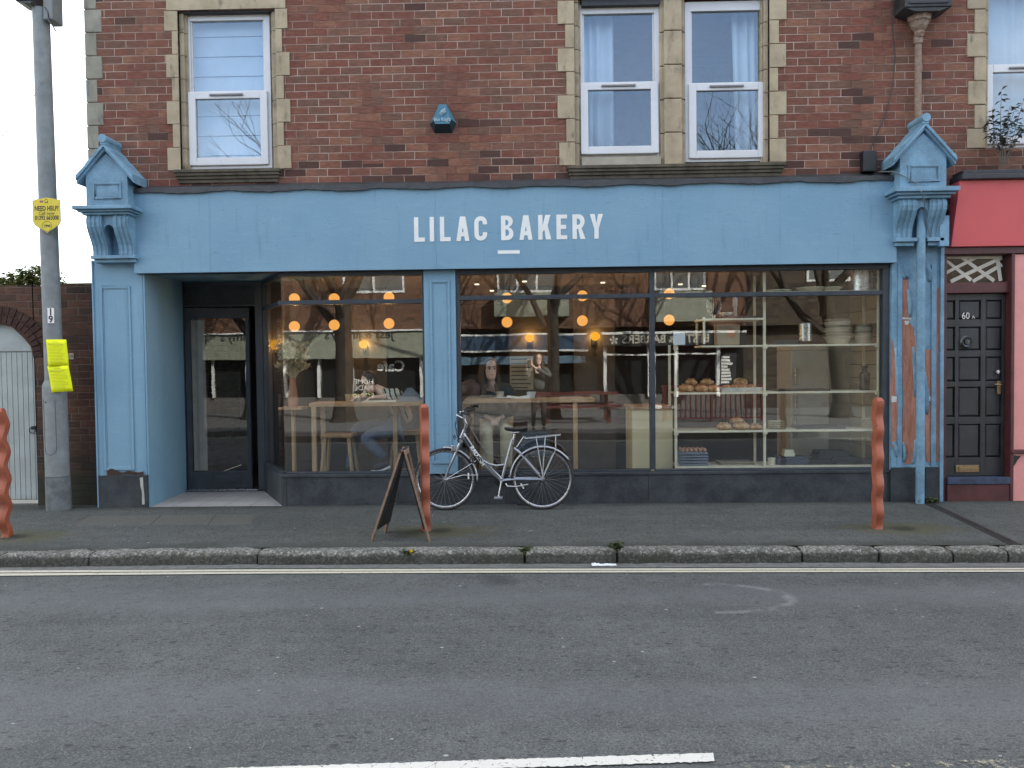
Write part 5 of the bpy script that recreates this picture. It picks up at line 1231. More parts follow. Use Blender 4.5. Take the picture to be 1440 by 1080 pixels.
MB().tube([FW+Vector((0, -.06, 0)), bp(640, 420, -.04), bp(727, 365, -.03)], .003, 5).tube([FW+Vector((0, -.06, 0)), bp(640, 455, -.04), bp(733, 455, -.03)], .003, 5).build('mudguard_stays', m_chrome, BK)
# rear rack
mb = MB(); rz0 = bp(1010, 232); rz1 = bp(1220, 217)
for s in (-.055, .055): mb.tube([bp(1002, 226, s*.6), bp(1010, 238, s), bp(1060, 234, s), bp(1220, 217, s)], .005, 8)
for t in (0, .33, .66, 1): a = rz0.lerp(rz1, t); mb.tube([a+Vector((0, -.055, .004)), a+Vector((0, .055, .004))], .004, 6)
for s in (-.06, .06):
    for (ax2, ay2) in ((1075, 235), (1130, 230)): mb.tube([bp(ax2, ay2, s), RW+Vector((0, s, .03))], .0045, 6)
    mb.tube([bp(1192, 222, s), bp(1192, 300, s), RW+Vector((0.01, s, .03))], .0045, 6)
    mb.tube([bp(1002, 228, s*.5), bp(960, 290, s*.35)], .0045, 6)
mb.build('luggage_rack', m_alloy, BK, smooth=True)
# drivetrain
mb = MB(); mb.lathe([(.0, .032), (.082, .032), (.085, .036), (.082, .04), (0, .04)], BBp, 30, 'y'); cr = mb.build('chainring', m_black, BK, smooth=True)
mb = MB(); mb.tube([BBp+Vector((0, .05, 0)), bp(940, 460, .06)], .009, 8); mb.tube([BBp+Vector((0, -.05, 0)), bp(853, 578, -.07)], .009, 8); mb.build('crank_arms', m_chrome, cr, smooth=True)
pd = bp(853, 580); MB().box(pd.x-.045, pd.x+.045, YB-.16, YB-.08, pd.z-.012, pd.z+.012).build('pedal', m_alloy, cr, bev=.005)
pd2 = bp(945, 455); MB().box(pd2.x-.045, pd2.x+.045, YB+.07, YB+.15, pd2.z-.012, pd2.z+.012).build('pedal', m_black, cr, bev=.005)
MB().lathe([(0, .02), (.05, .02), (.05, .024), (.042, .026), (.042, .03), (.032, .034), (0, .036)], RW, 24, 'y').build('sprockets', mat('dark_sprocket', (.06, .058, .055), .45, .8), wr, smooth=True)
MB().tube([BBp+Vector((0, .036, .082)), RW+Vector((0, .028, .042))], .004, 5).tube([BBp+Vector((0, .036, -.082)), bp(1010, 520, .03), bp(1108, 505, .028), bp(1120, 480, .028)], .004, 5).build('chain', m_lead, BK)
MB().tube([bp(896, 505, -.03), bp(905, 520, -.05), bp(960, 522, -.055), bp(1028, 508, -.055)], [.009, .008, .007, .006], 7).build('kickstand', m_alloy, BK, smooth=True)
def refl(x, y, a, par):
    c = bp(x, y, -.012); d = Vector((math.cos(a), 0, math.sin(a)))*.034; s = Vector((-d.z, 0, d.x))*.24
    MB().hexa([c-d-s, c+d-s, c+d+s, c-d+s], [v+Vector((0, -.012, 0)) for v in (c-d-s, c+d-s, c+d+s, c-d+s)]).build('reflector', m_white, par, bev=.004)
refl(673, 462, PI/2, wf); refl(993, 522, PI/2+.5, wr)
MB().tube([bp(700+24*math.cos(t)+t*2.5, 362+20*math.sin(t), -.04-.004*t) for t in [i*.45 for i in range(30)]], .006, 6).build('cable_lock', m_black, BK, smooth=True)
MB().box(bp(585, 275).x-.02, bp(585, 275).x+.02, YB-.09, YB-.05, bp(585, 310).z, bp(585, 275).z).build('brake_caliper', m_chrome, BK, bev=.006)
# ------------------------------------------------------------------ inside the bakery
m_int = mat('dark_interior_plaster', (.1, .085, .07), .85, 0, .2, 3)
m_ceil = mat('interior_ceiling', (.2, .17, .14), .85, 0, .1)
m_floor = mat('interior_floor', (.05, .04, .03), .6, 0, .2, 3)
m_cream = mat('cream_panel', (.66, .56, .36), .55, 0, .06, 3)
m_shelf = mat('cream_metal_shelving', (.74, .69, .54), .5, 0, .1, 9)
IX0, IX1 = SX-.4, X(1246, .3, 520)
mb = MB(); mb.box(SX-.02, IX1, 6.0, 6.1, 0, 2.8); mb.box(SX-.1, SX-.02, YD+.12, 6.1, 0, 2.8); mb.box(IX1, IX1+.06, .1, 6.1, 0, 2.8)
mb.box(RX-.2, SX-.101, YD+2.4, YD+2.5, 0, 2.8)
mb.build('interior_wall', m_int, B)
MB().prism([(GX0+.03, .061), (IX1, .061), (IX1, 6.1), (RX-.2, 6.1), (RX-.2, YD+.11), (SX+.03, YD+.11)], -.04, .03, 'z').build('interior_floor', m_floor, B)
MB().box(RX-.2, SX+.1, YD+.12, 6.1, zs+.055, zs+.1).box(SX+.101, IX1, .21, 6.1, zs+.055, zs+.1).build('interior_ceiling', m_ceil, B)
# boarded alcove behind the shelving on the right
mb = MB(); xk, yk = X(1165, 1.25, 540), 1.25
for i in range(15):
    mb.box(X(1165, yk, 540), IX1-.002, yk, yk+.03, .05+i*.165, .05+(i+1)*.165-.008)
for i in range(15): mb.box(IX1-.03, IX1-.004, .12, yk-.005, .05+i*.165, .05+(i+1)*.165-.008)
mb.box(X(1165, yk, 540), IX1-.002, yk+.031, yk+.06, .03, 2.6)
mb.build('boarded_partition', mat('cream_boarding', (.44, .42, .34), .6, 0, .08, 4), B)
fz = R(1112, 487, 1166, 655, 1.05)
FZ = thing('fridge', ((fz[0]+fz[1])/2, 1.05, .03), 'tall pale fridge with a long handle behind the right shelving', 'fridge')
MB().box(fz[0], fz[1], 1.05, 1.6, .12, fz[3]-.05).build('door', mat('fridge_enamel', (.6, .59, .52), .4, 0, .06), FZ, bev=.012)
MB().box(fz[0], fz[1], 1.07, 1.6, .03, .115).box(fz[0], fz[1], 1.06, 1.6, fz[3]-.045, fz[3]+.03).build('cabinet', m_shelf, FZ, bev=.005)
MB().tube([(fz[0]+.05, 1.03, .6), (fz[0]+.05, 1.03, 1.5)], .012, 8).build('handle', m_chrome, FZ, smooth=True)
# ---- slotted cream shelving
su = X(1075, .14, 540); sl = X(950, .14, 540); sr = X(1235, .14, 540)
SHF = thing('shelving_unit', ((sl+sr)/2, .35, .03), 'cream metal shelving standing just inside the right window', 'shelving')
def sy(py): return Z(py, .14, 1075)
ypl = [sy(655), sy(605), sy(551), sy(485)]; ytop = sy(410); ymid = sy(447)
mb = MB()
for x, zt_ in ((sl, sy(483)), (su, sy(383)), (sr, sy(383))):
    for y in (.14, .52): mb.box(x-.014, x+.014, y-.014, y+.014, .03, zt_)
mb.box(X(990, .14, 440)-.012, X(990, .14, 440)+.012, .13, .155, sy(483), sy(445)); mb.box(X(990, .14, 440)-.012, X(990, .14, 440)+.012, .5, .525, sy(483), sy(445))
mb.build('upright', m_shelf, SHF, bev=.003)
def shelf(x0, x1, z): return MB().box(x0+.015, x1-.015, .125, .535, z-.022, z).build('shelf', m_shelf, SHF, bev=.003)
for z in ypl[:3]: shelf(sl, su, z)
shelf(X(985, .14, 485), su, ypl[3]); shelf(X(985, .14, 447), su, ymid)
for z in ypl: shelf(su, sr, z)
shelf(su, sr, ytop)
mb = MB()
for x in (sl, su, sr-.02):
    for z in ypl[1:]: mb.box(x-.026, x+.026, .112, .1245, z-.045, z+.005)
mb.build('shelf_bracket', m_shelf, SHF, bev=.002)
m_crust = NT('bread_crust'); n_ = m_crust.noise(14, 5, .6); m_crust.bsdf(m_crust.ramp(n_, [(.3, (.2, .085, .025)), (.5, (.42, .22, .08)), (.68, (.62, .45, .26))]), .75, 0, m_crust.bump(m_crust.noise(40, 4), .004)); m_crust = m_crust.m
def lying(px, py, y): return P(px, py, y)
def loaf(px, zb, y, w, h, dpt, lab, grp):
    mb = MB(); mb.ball((0, 0, h*.42), w/2, dpt/2, h*.58, 16, 9, .025)
    mb.v = [Vector((v.x, v.y, max(v.z, 0))) for v in mb.v]
    for k in (-1, 0, 1): mb.tube([(w*.2*k-.02, -dpt*.3, h*.86), (w*.2*k, 0, h*1.0), (w*.2*k+.02, dpt*.3, h*.86)], [.004, .012, .004], 5)
    o = mb.build('loaf', m_crust, None, smooth=True); o.location = (X(px, y, 560), y, zb+.001); tag(o, lab, 'bread loaf', grp); return o
zl, zl2 = ypl[2], ypl[1]
for px, w, h, lab, up in ((965, .19, .09, 'crusty loaf at the left end of the upper bread shelf', 0), (986, .17, .085, 'second loaf from the left on the upper bread shelf', 0), (1003, .17, .085, 'loaf in the bottom row under the two stacked loaves, upper bread shelf', 0), (972, .14, .075, 'left one of two loaves stacked on top of the upper shelf row', .075), (994, .17, .07, 'right one of two loaves stacked on top of the upper shelf row', .075)):
    loaf(px, zl+up, .28 if not up else .33, w, h, .22, lab, 'loaves on the bread shelves')
for px, w, h, lab, up in ((1018, .17, .08, 'floury loaf at the left end of the middle shelf', 0), (1042, .2, .085, 'floury loaf in the centre of the middle shelf row', 0), (1062, .16, .06, 'flat floury loaf next to the upright on the middle shelf', 0), (1036, .16, .065, 'floury loaf lying on top of the middle shelf row', .07)):
    loaf(px, zl2+up, .26 if not up else .32, w, h, .2, lab, 'loaves on the bread shelves')
tx0, tx1 = X(1014, .2, 550), X(1071, .2, 550)
TR = one(MB().box(tx0, tx1, .16, .48, zl+.001, zl+.012).box(tx0, tx1, .16, .172, zl+.0125, zl+.05).box(tx0, tx1, .468, .48, zl+.0125, zl+.05).box(tx0, tx0+.012, .173, .467, zl+.0125, zl+.05).box(tx1-.012, tx1, .173, .467, zl+.0125, zl+.05), 'tray', mat('white_enamel_tray', (.55, .55, .5), .4), ((tx0+tx1)/2, .32, zl+.001), 'white rimmed tray of pastries on the upper bread shelf', 'tray', bev=.003)
for px, y in ((1022, .26), (1033, .33), (1044, .26), (1056, .33)):
    mb = MB(); mb.ball((0, 0, .025), .055, .045, .035, 12, 8, .04); o = mb.build('pastry', m_crust, None, smooth=True); o.location = (X(px, y, 545), y, zl+.022); tag(o, 'golden pastry lying in the white rimmed tray', 'pastry', 'pastries in the tray')
bl = MB(); bl.ball((0, 0, .05), .085, .07, .06, 14, 9, .03); o = bl.build('loaf', m_crust, None, smooth=True); o.location = (X(1042, .38, 540), .4, zl+.05); tag(o, 'round loaf standing at the back of the white pastry tray', 'bread loaf', 'loaves on the bread shelves')
# egg trays
eg = Vector((X(973, .3, 640), .3, ypl[0])); m_egg = mat('brown_egg', (.45, .25, .15), .5); m_etray = mat('blue_grey_egg_tray', (.19, .23, .31), .9)
w = .155
for k in range(5):
    mb = MB(); z = .001+k*.032
    n = 6; g_ = []
    for i in range(2*n+1):
        g_.append([(-w+w*2*i/(2*n), -.13+.26*j/10, z+(.024 if (i+j) % 2 == 0 else .004)) for j in range(11)])
    mb.add([v for r_ in g_ for v in r_], [(i*11+j, i*11+j+1, (i+1)*11+j+1, (i+1)*11+j) for i in range(2*n) for j in range(10)])
    mb.box(-w-.008, w+.008, -.138, -.131, z+.008, z+.017); o = mb.build('egg_tray', m_etray, None); sm = o.modifiers.new('thick', 'SOLIDIFY'); sm.thickness = .003; o.location = eg
    tag(o, ('top', 'second', 'third', 'fourth', 'bottom')[4-k]+' blue grey egg tray of the stack under the bread shelves', 'egg tray', 'stacked egg trays')
for i in range(6):
    for j in range(4):
        mb = MB(); mb.ball((0, 0, 0), .02, .02, .026, 10, 8); o = mb.build('egg', m_egg, None, smooth=True); o.location = eg+Vector((-w+.028+i*.051, -.1+j*.052, .178)); tag(o, 'brown egg sitting on the top egg tray', 'egg', 'eggs on the top tray')
# top shelves: pots, plates, baskets
m_basket = NT('proving_basket_cane'); oz = m_basket.sep(m_basket.obj())[2]
oi_ = m_basket.n('ObjectInfo').outputs['Random']
m_basket.bsdf(m_basket.mix(oi_, (.62, .55, .45), (1, 1, 1), 'MULTIPLY') if 0 else mul3(m_basket, m_basket.mix(m_basket.ma('GREATER_THAN', m_basket.ma('SINE', m_basket.ma('MULTIPLY', oz, 520.0)), .1), (.5, .43, .32), (.34, .28, .2)), 1.0) if 0 else m_basket.mix(1.0, m_basket.mix(m_basket.ma('GREATER_THAN', m_basket.ma('SINE', m_basket.ma('MULTIPLY', oz, 520.0)), .1), (.78, .68, .52), (.5, .42, .3)), m_basket.ramp(oi_, [(0, .55), (1, 1.0)]), 'MULTIPLY'), .8); m_basket = m_basket.m
def put(mb, name, m, px, y, z, lab, cat, grp=None, **kw):
    o = mb.build(name, m, None, **kw); o.location = (X(px, y, 450), y, z+.001); return tag(o, lab, cat, grp)
def pot(r, h): return MB().lathe([(0, 0), (r, 0), (r, h), (r+.006, h+.003), (r+.004, h+.008), (r-.006, h), (r-.008, .01), (0, .01)], seg=28)
put(pot(.165, .24), 'stock_pot', m_chrome, 1212, .33, ytop, 'large steel stock pot on the highest shelf', 'pot', smooth=True)
put(pot(.075, .2), 'steel_canister', m_chrome, 1132, .32, ypl[3]+.04, 'shiny steel canister among the baking tins on the second shelf', 'canister', smooth=True)
for px, r, nm in ((1093, .16, 'thin white plate at the left of the highest shelf'), (1140, .16, 'wide pale dish in the middle of the highest shelf'), (1168, .13, 'smaller pale dish beside the steel stock pot')):
    put(MB().lathe([(0, 0), (r*.6, 0), (r, .045 if px > 1100 else .02), (r, .052 if px > 1100 else .026), (r*.6, .012), (0, .012)], seg=28), 'dish', m_shelf, px, .32, ytop, nm, 'dish', 'dishes on the highest shelf', smooth=True)
for px, r, n in ((1178, .145, 7), (1213, .105, 5)):
    for k in range(n):
        hh = .085; put(MB().lathe([(r*.74, 0), (r*.9, hh*.5), (r*.95, hh*.86), (r+.004, hh*.88), (r+.006, hh), (r-.012, hh), (r*.86, hh*.5), (r*.68, .01), (0, .01), (0, 0)], seg=26), 'proving_basket', m_basket, px+random.uniform(-.8, .8), .33, ypl[3]+k*.034, ('large' if r > .12 else 'small')+' cane bread basket nested in the '+('taller' if r > .12 else 'shorter')+' stack on the second shelf', 'basket', ('large' if r > .12 else 'small')+' nested bread baskets', smooth=True)
mb = MB(); mb.box(-.17, .17, -.12, .12, 0, .02); mb.box(-.15, .15, -.1, .1, .0205, .045); mb.box(-.16, .16, -.11, .11, .0455, .055); put(mb, 'baking_tins', m_lead, 1100, .33, ypl[3], 'flat stack of dark baking tins at the left of the second shelf', 'baking tin', bev=.003)
mb = MB(); mb.ball((0, 0, .03), .03, .03, .03); put(MB().lathe([(0, 0), (.055, 0), (.06, .18), (.058, .19), (.03, .215), (.03, .26), (.036, .26), (.036, .285), (0, .285)], seg=22), 'ribbed_bottle', mat('dark_green_glass', (.02, .03, .025), .15), 1216, .3, ypl[2], 'dark green ribbed bottle at the right end of the upper shelf', 'bottle', smooth=True)
put(MB().box(-.3, .3, -.14, .14, 0, .02), 'baking_tray', m_lead, 1125, .33, ypl[2], 'long dark baking tray on the upper right shelf', 'tray', bev=.003)
# mixer attachments and paper bag on the left bay
mb = MB()
for k in range(9):
    a = PI*k/9; mb.tube([(.085*math.sin(t)*math.cos(a)*1.0, .085*math.sin(t)*math.sin(a), .17-.13*math.cos(t)) for t in [PI*i/12 for i in range(13)]], .0035, 5)
mb.tube([(0, 0, .0), (0, 0, .05)], .02, 10); mb.lathe([(.05, 0), (.05, .008), (0, .008)])
put(mb, 'wire_whisk', m_chrome, 1004, .33, ymid, 'balloon shaped wire whisk standing on the short top shelf', 'whisk')
put(MB().lathe([(.02, 0), (.05, .0), (.055, .012), (.08, .02), (.095, .06), (.095, .075), (.088, .075), (.075, .03), (0, .03)], seg=24), 'mixing_bowl', m_chrome, 1021, .33, ymid, 'small steel mixing bowl next to the whisk', 'bowl', smooth=True)
put(MB().lathe([(.02, 0), (.02, .14), (.028, .15), (.028, .24), (.015, .25), (0, .25)], seg=16), 'pepper_mill', m_upvc, 1034, .3, ymid, 'slim white mill at the right of the steel bowl', 'mill', smooth=True)
mb = MB(); lo = [(-.13, -.07, 0), (.13, -.07, 0), (.13, .07, 0), (-.13, .07, 0)]; hi = [(-.14, -.06, .24), (.14, -.06, .24), (.14, .06, .25), (-.14, .06, .25)]; mb.hexa(lo, hi)
pb = put(mb, 'paper_bag', mat('brown_paper', (.36, .28, .19), .9, 0, .12, 6, .002), 1022, .3, ypl[3], 'brown paper flour bag with an orange round mark', 'paper bag', bev=.012)
MB().lathe([(0, -.002), (.05, -.002), (.05, 0)], (pb.location.x+.03, .3-.068, pb.location.z+.14), 24, 'y').build('round_mark', mat('orange_print', (.5, .2, .1), .8), pb)
# low boxes on the bottom of the right bay
for px, w, h, c, lab in ((1111, .18, .07, (.06, .07, .1), 'low dark blue crate on the bottom shelf'), (1150, .16, .035, (.02, .022, .024), 'shallow black tin on the bottom shelf beside the crate'), (1186, .17, .06, (.03, .032, .033), 'stack of dark tins on the bottom shelf'), (1222, .14, .025, (.09, .085, .075), 'flat grey tin at the right end of the bottom shelf')):
    mb = MB(); mb.box(-w, w, -.12, .12, 0, h); mb.box(-w*.9, w*.9, -.1, .1, h+.0005, h+.02); mb.box(-w-.005, w+.005, -.124, .124, h*.8, h*.9); put(mb, 'storage_tin', mat('tin_paint', c, .5), px, .3, ypl[0], lab, 'tin', 'tins along the bottom shelf', bev=.004)
put(MB().box(-.06, .06, -.05, .05, 0, .04).box(-.052, .052, -.045, .045, .041, .075), 'card_box', m_shelf, 1108, .28, ypl[0]+.092, 'small white lidded box on top of the dark blue crate', 'box', bev=.003)
put(MB().lathe([(0, 0), (.042, 0), (.046, .075), (.04, .075), (.038, .01), (0, .01)], seg=20), 'cup', m_shelf, 1085, .25, ypl[0], 'pale cup on the bottom shelf against the upright', 'cup', smooth=True)
mb = MB(); mb.box(-.2, .2, -.12, .12, 0, .01); mb.box(-.19, .2, -.11, .13, .011, .02); mb.box(-.2, .19, -.12, .11, .021, .03)
put(mb, 'flattened_cardboard', mat('cardboard', (.25, .21, .16), .9), 1033, .33, ypl[0], 'flattened grey cardboard lying by the egg trays', 'cardboard')
for px, y, r, n, z, lab in ((1092, .36, .1, 4, ypl[1], 'stack of pale side plates at the left of the lower right shelf'), (1222, .3, .085, 5, ypl[1], 'stack of small pale bowls at the right of the lower shelf')):
    mb = MB()
    for k in range(n): mb.lathe([(r*.5, k*.022), (r, k*.022+.016), (r+.003, k*.022+.021), (r*.5, k*.022+.008)], seg=24)
    put(mb, 'plate_stack', m_shelf, px, y, z, lab, 'plates', smooth=True)
for px, w, z, lab in ((1150, .27, ypl[1], 'long shallow black baking sheet on the lower right shelf'), (1035, .2, ymid-.0, 'small dark tin at the back of the short top shelf')):
    mb = MB(); mb.box(-w, w, -.13, .13, 0, .008); mb.box(-w, w, -.13, -.122, .0085, .03); mb.box(-w, w, .122, .13, .0085, .03); put(mb, 'baking_sheet', m_lead, px, .36, z, lab, 'baking sheet')
mb = MB()
for k in range(4): mb.box(-.19+.01*k, .19-.006*k, -.12, .12, k*.021, k*.021+.019)
put(mb, 'tray_stack', m_lead, 1167, .36, ypl[0]+.062, 'stack of thin dark trays behind the low tins', 'tray')
# taped notice on the glass
q_ = R(947, 467, 963.5, 485, GY+.012); mb = MB(); n = 6; g_ = [[(q_[0]+(q_[1]-q_[0])*i/n+(.006 if j == 0 else 0)*(1-2*(i > 3)), GY+.012+.004*math.sin(i), q_[3]+(q_[2]-q_[3])*j/n) for j in range(n+1)] for i in range(n+1)]
mb.add([v for r_ in g_ for v in r_], [(i*7+j, i*7+j+1, (i+1)*7+j+1, (i+1)*7+j) for i in range(n) for j in range(n)])
o = one(mb, 'taped_notice', m_paper, Vector((q_[0], GY+.012, q_[2])), 'small blank whitish paper taped inside the right window', 'notice'); sm = o.modifiers.new('thick', 'SOLIDIFY'); sm.thickness = .001
# ---- counter behind the mullion
ct = R(889, 576, 946, 664, .35)
CT = thing('service_counter', ((ct[0]+ct[1])/2, .6, .03), 'cream fronted counter end beside the bread shelving', 'counter')
MB().box(ct[0], ct[1]-.0, .35, .95, .03, ct[3]).build('body', m_cream, CT, bev=.006)
MB().box(ct[0]-.02, ct[1]+.01, .33, .97, ct[3]+.001, ct[3]+.035).build('worktop', m_woodx, CT, bev=.005)
# ---- bar ledges along the windows
def ledge(x0, x1, y0, y1, z, legs, lab):
    t = thing('window_bar_table', ((x0+x1)/2, (y0+y1)/2, .03), lab, 'table', 'bar tables along the windows')
    MB().box(x0, x1, y0, y1, z-.045, z).build('top', m_woodx, t, bev=.005)
    for lx, ly in legs: MB().box(lx-.025, lx+.025, ly-.025, ly+.025, .03, z-.046).build('leg', m_wood, t, bev=.003)
    return t
zt1 = P(720, 561, .12).z; zt0 = P(520, 566, .12).z
l0 = X(434, .12, 565); l1 = X(594, .12, 565)
ledge(l0, l1, .12, .52, zt0, [(l0+.05, .15), (l0+.07, .47), (X(556, .47, 600), .47)], 'long pine bar table inside the left window')
m0 = X(652, .12, 562); m1 = X(836, .12, 562)
ledge(m0, m1, .12, .52, zt1, [(X(809, .15, 600), .15), (m1-.2, .47), (m0+.06, .47)], 'pine bar table in front of the seated woman')
def stool(px, y, hs, lab):
    x = X(px, y, 620); t = thing('bar_stool', (x, y, .03), lab, 'stool', 'wooden bar stools')
    MB().box(x-.19, x+.19, y-.15, y+.15, hs-.04, hs).build('seat', m_woodx, t, bev=.008)
    for sx in (-1, 1):
        for s2 in (-1, 1): MB().tube([(x+sx*.215, y+s2*.17, .03), (x+sx*.14, y+s2*.11, hs-.041)], [.02, .022], 8).build('leg', m_wood, t, smooth=True)
    MB().tube([(x-.19, y-.145, .28), (x+.19, y-.145, .28)], .012, 8).tube([(x-.19, y+.145, .28), (x+.19, y+.145, .28)], .012, 8).build('foot_rail', m_wood, t, smooth=True)
    return t
hs = P(478, 610, .45).z
stool(477, .5, hs, 'wooden bar stool standing empty at the left window table')
stool(572, .72, hs, 'wooden bar stool under the reader with the striped sleeve')
stool(697, .78, .76, 'wooden bar stool under the woman in beige trousers')
# dried flowers in a tall vase
vx = X(412, .3, 560); zv = P(412, 572, .3).z
stn = thing('plant_stand', (vx, .3, .03), 'slim wooden stand under the dried flower vase in the corner window', 'stand')
MB().box(vx-.14, vx+.14, .18, .42, zv-.03, zv).build('top', m_woodx, stn, bev=.004); MB().tube([(vx, .3, .03), (vx, .3, zv-.031)], .025, 10).build('leg', m_wood, stn, smooth=True)
VS = thing('dried_flower_vase', (vx, .3, zv), 'tall terracotta vase of pale dried flowers in the corner window', 'vase')
MB().lathe([(0, 0), (.05, 0), (.06, .08), (.045, .2), (.032, .3), (.04, .34), (.03, .34), (.025, .28), (0, .27)], (vx, .3, zv+.001), 20).build('vase', mat('terracotta_vase', (.38, .17, .1), .7), VS, smooth=True)
mb = MB(); m_dry = mat('dried_seedhead', (.62, .52, .34), .9, 0, .3, 20)
for k in range(120):
    a = random.uniform(0, 2*PI); r_ = .19*random.random()**.5; z_ = zv+.34+random.uniform(.08, .42); tp = Vector((vx+r_*math.cos(a), .3+r_*.6*math.sin(a), z_))
    mb.tube([(vx, .3, zv+.3), (vx+(tp.x-vx)*.4, .3+(tp.y-.3)*.4, zv+.34+(z_-zv-.34)*.5), tp], .0018, 4)
    for j in range(9):
        d = Vector((random.uniform(-1, 1), random.uniform(-1, 1), random.uniform(-.4, 1))).normalized(); s_ = d.cross(Vector((.3, .2, 1))).normalized()*.011; mb.add([tp, tp+d*.03+s_, tp+d*.06, tp+d*.03-s_], [(0, 1, 2, 3)])
mb.build('dried_flowers', m_dry, VS)
# things on the tables
def ontable(mb, name, m, px, y, z, lab, cat, **kw):
    o = mb.build(name, m, None, **kw); o.location = (X(px, y, 555), y, z+.001); return tag(o, lab, cat)
cup = lambda r=.042, h=.075: MB().lathe([(0, 0), (r*.75, 0), (r, h), (r-.005, h), (r*.72, .006), (0, .006)], seg=20)
ontable(cup(.05, .08), 'coffee_cup', mat('stoneware', (.4, .37, .31), .5), 703, .28, zt1, 'stoneware cup in front of the seated woman', 'cup', smooth=True)
ontable(MB().lathe([(0, 0), (.07, 0), (.11, .012), (.11, .016), (.07, .006), (0, .006)], seg=24), 'plate', m_upvc, 708, .2, zt1, 'white plate near the window edge before the woman', 'plate', smooth=True)
ontable(cup(.055, .07), 'white_bowl', m_upvc, 747, .33, zt1, 'white bowl on the table right of the open book', 'bowl', smooth=True)
mb = MB(); mb.hexa([(-.13, -.08, 0), (0, -.08, .0), (0, .08, .0), (-.13, .08, 0)], [(-.13, -.08, .03), (0, -.08, .012), (0, .08, .012), (-.13, .08, .03)]); mb.hexa([(0.001, -.08, 0), (.13, -.08, 0), (.13, .08, 0), (0.001, .08, 0)], [(0.001, -.08, .012), (.13, -.08, .035), (.13, .08, .035), (0.001, .08, .012)])
ontable(mb, 'open_book', m_white, 729, .3, zt1, 'white open book lying on the pine table', 'book')
ontable(cup(.06, .09), 'wooden_bowl', m_wood, 492, .3, zt0, 'small wooden bowl on the left window table', 'bowl', smooth=True)
ontable(cup(.04, .08), 'coffee_cup', m_upvc, 503, .35, zt0, 'small white cup beside the wooden bowl', 'cup', smooth=True)
mb = MB(); mb.hexa([(-.22, -.1, 0), (.2, -.1, 0), (.2, .1, 0), (-.22, .1, 0)], [(-.2, -.08, .012), (.19, -.08, .02), (.19, .1, .02), (-.2, .1, .012)])
ontable(mb, 'magazine', mat('magazine_page', (.55, .52, .42), .6), 535, .28, zt0, 'open magazine lying under the striped sleeve', 'magazine')
mb = MB(); mb.hexa([(-.14, -.02, 0), (.19, .06, 0), (.2, .068, 0), (-.14, -.012, 0)], [(-.02, .0, .16), (.03, .02, .16), (.03, .026, .16), (-.02, .006, .16)])
ontable(mb, 'newspaper', mat('newsprint', (.24, .27, .32), .9, 0, .2, 40), 575, .22, zt0, 'folded grey newspaper propped on the left window table', 'newspaper')
# a bag by the table, menu board, long boards and back counter
mb = MB(); mb.hexa([(-.2, -.06, 0), (.2, -.06, 0), (.2, .06, 0), (-.2, .06, 0)], [(-.15, -.03, .3), (.17, -.03, .3), (.17, .03, .3), (-.15, .03, .3)]); o = mb.build('tote_bag', mat('slate_canvas', (.075, .1, .13), .9), None, bev=.015); bb = P(750, 622, .55); o.location = (bb.x, .55, bb.z-.16); tag(o, 'slate blue canvas bag hanging under the pine table', 'bag')
mb = MB(); mb.ball((0, 0, .13), .16, .08, .14, 14, 9, .02); o = mb.build('handbag', mat('brown_leather', (.09, .04, .025), .5), None, smooth=True); o.location = (X(661, .5, 550), .62, zt1-.05); tag(o, 'brown leather handbag at the left of the seated woman', 'bag')
mq = R(717, 501, 750, 548, 1.9); MBD = thing('menu_board', ((mq[0]+mq[1])/2, 1.9, mq[2]), 'pale slatted menu board hanging behind the seated woman', 'menu board')
MB().box(mq[0], mq[1], 1.9, 1.93, mq[2], mq[3]).build('panel', mat('menu_paper', (.3, .29, .24), .8), MBD)
mb = MB()
for i in range(8): z = mq[2]+(mq[3]-mq[2])*(i+.4)/8.2; mb.box(mq[0]+.02, mq[0]+.02+(mq[1]-mq[0]-.05)*random.uniform(.6, 1), 1.894, 1.899, z, z+.012)
mb.build('menu_lines', m_black, MBD)
bq = R(655, 576, 830, 640, 2.6); BC = thing('back_counter', (.0, 2.9, .03), 'long dark wooden counter at the back of the bakery', 'counter')
MB().box(bq[0], bq[1], 2.6, 3.2, .03, 1.0).build('body', mat('dark_counter_wood', (.08, .05, .035), .6), BC); MB().box(bq[0]-.03, bq[1]+.03, 2.57, 3.22, 1.001, 1.04).build('worktop', m_woodx, BC, bev=.004)
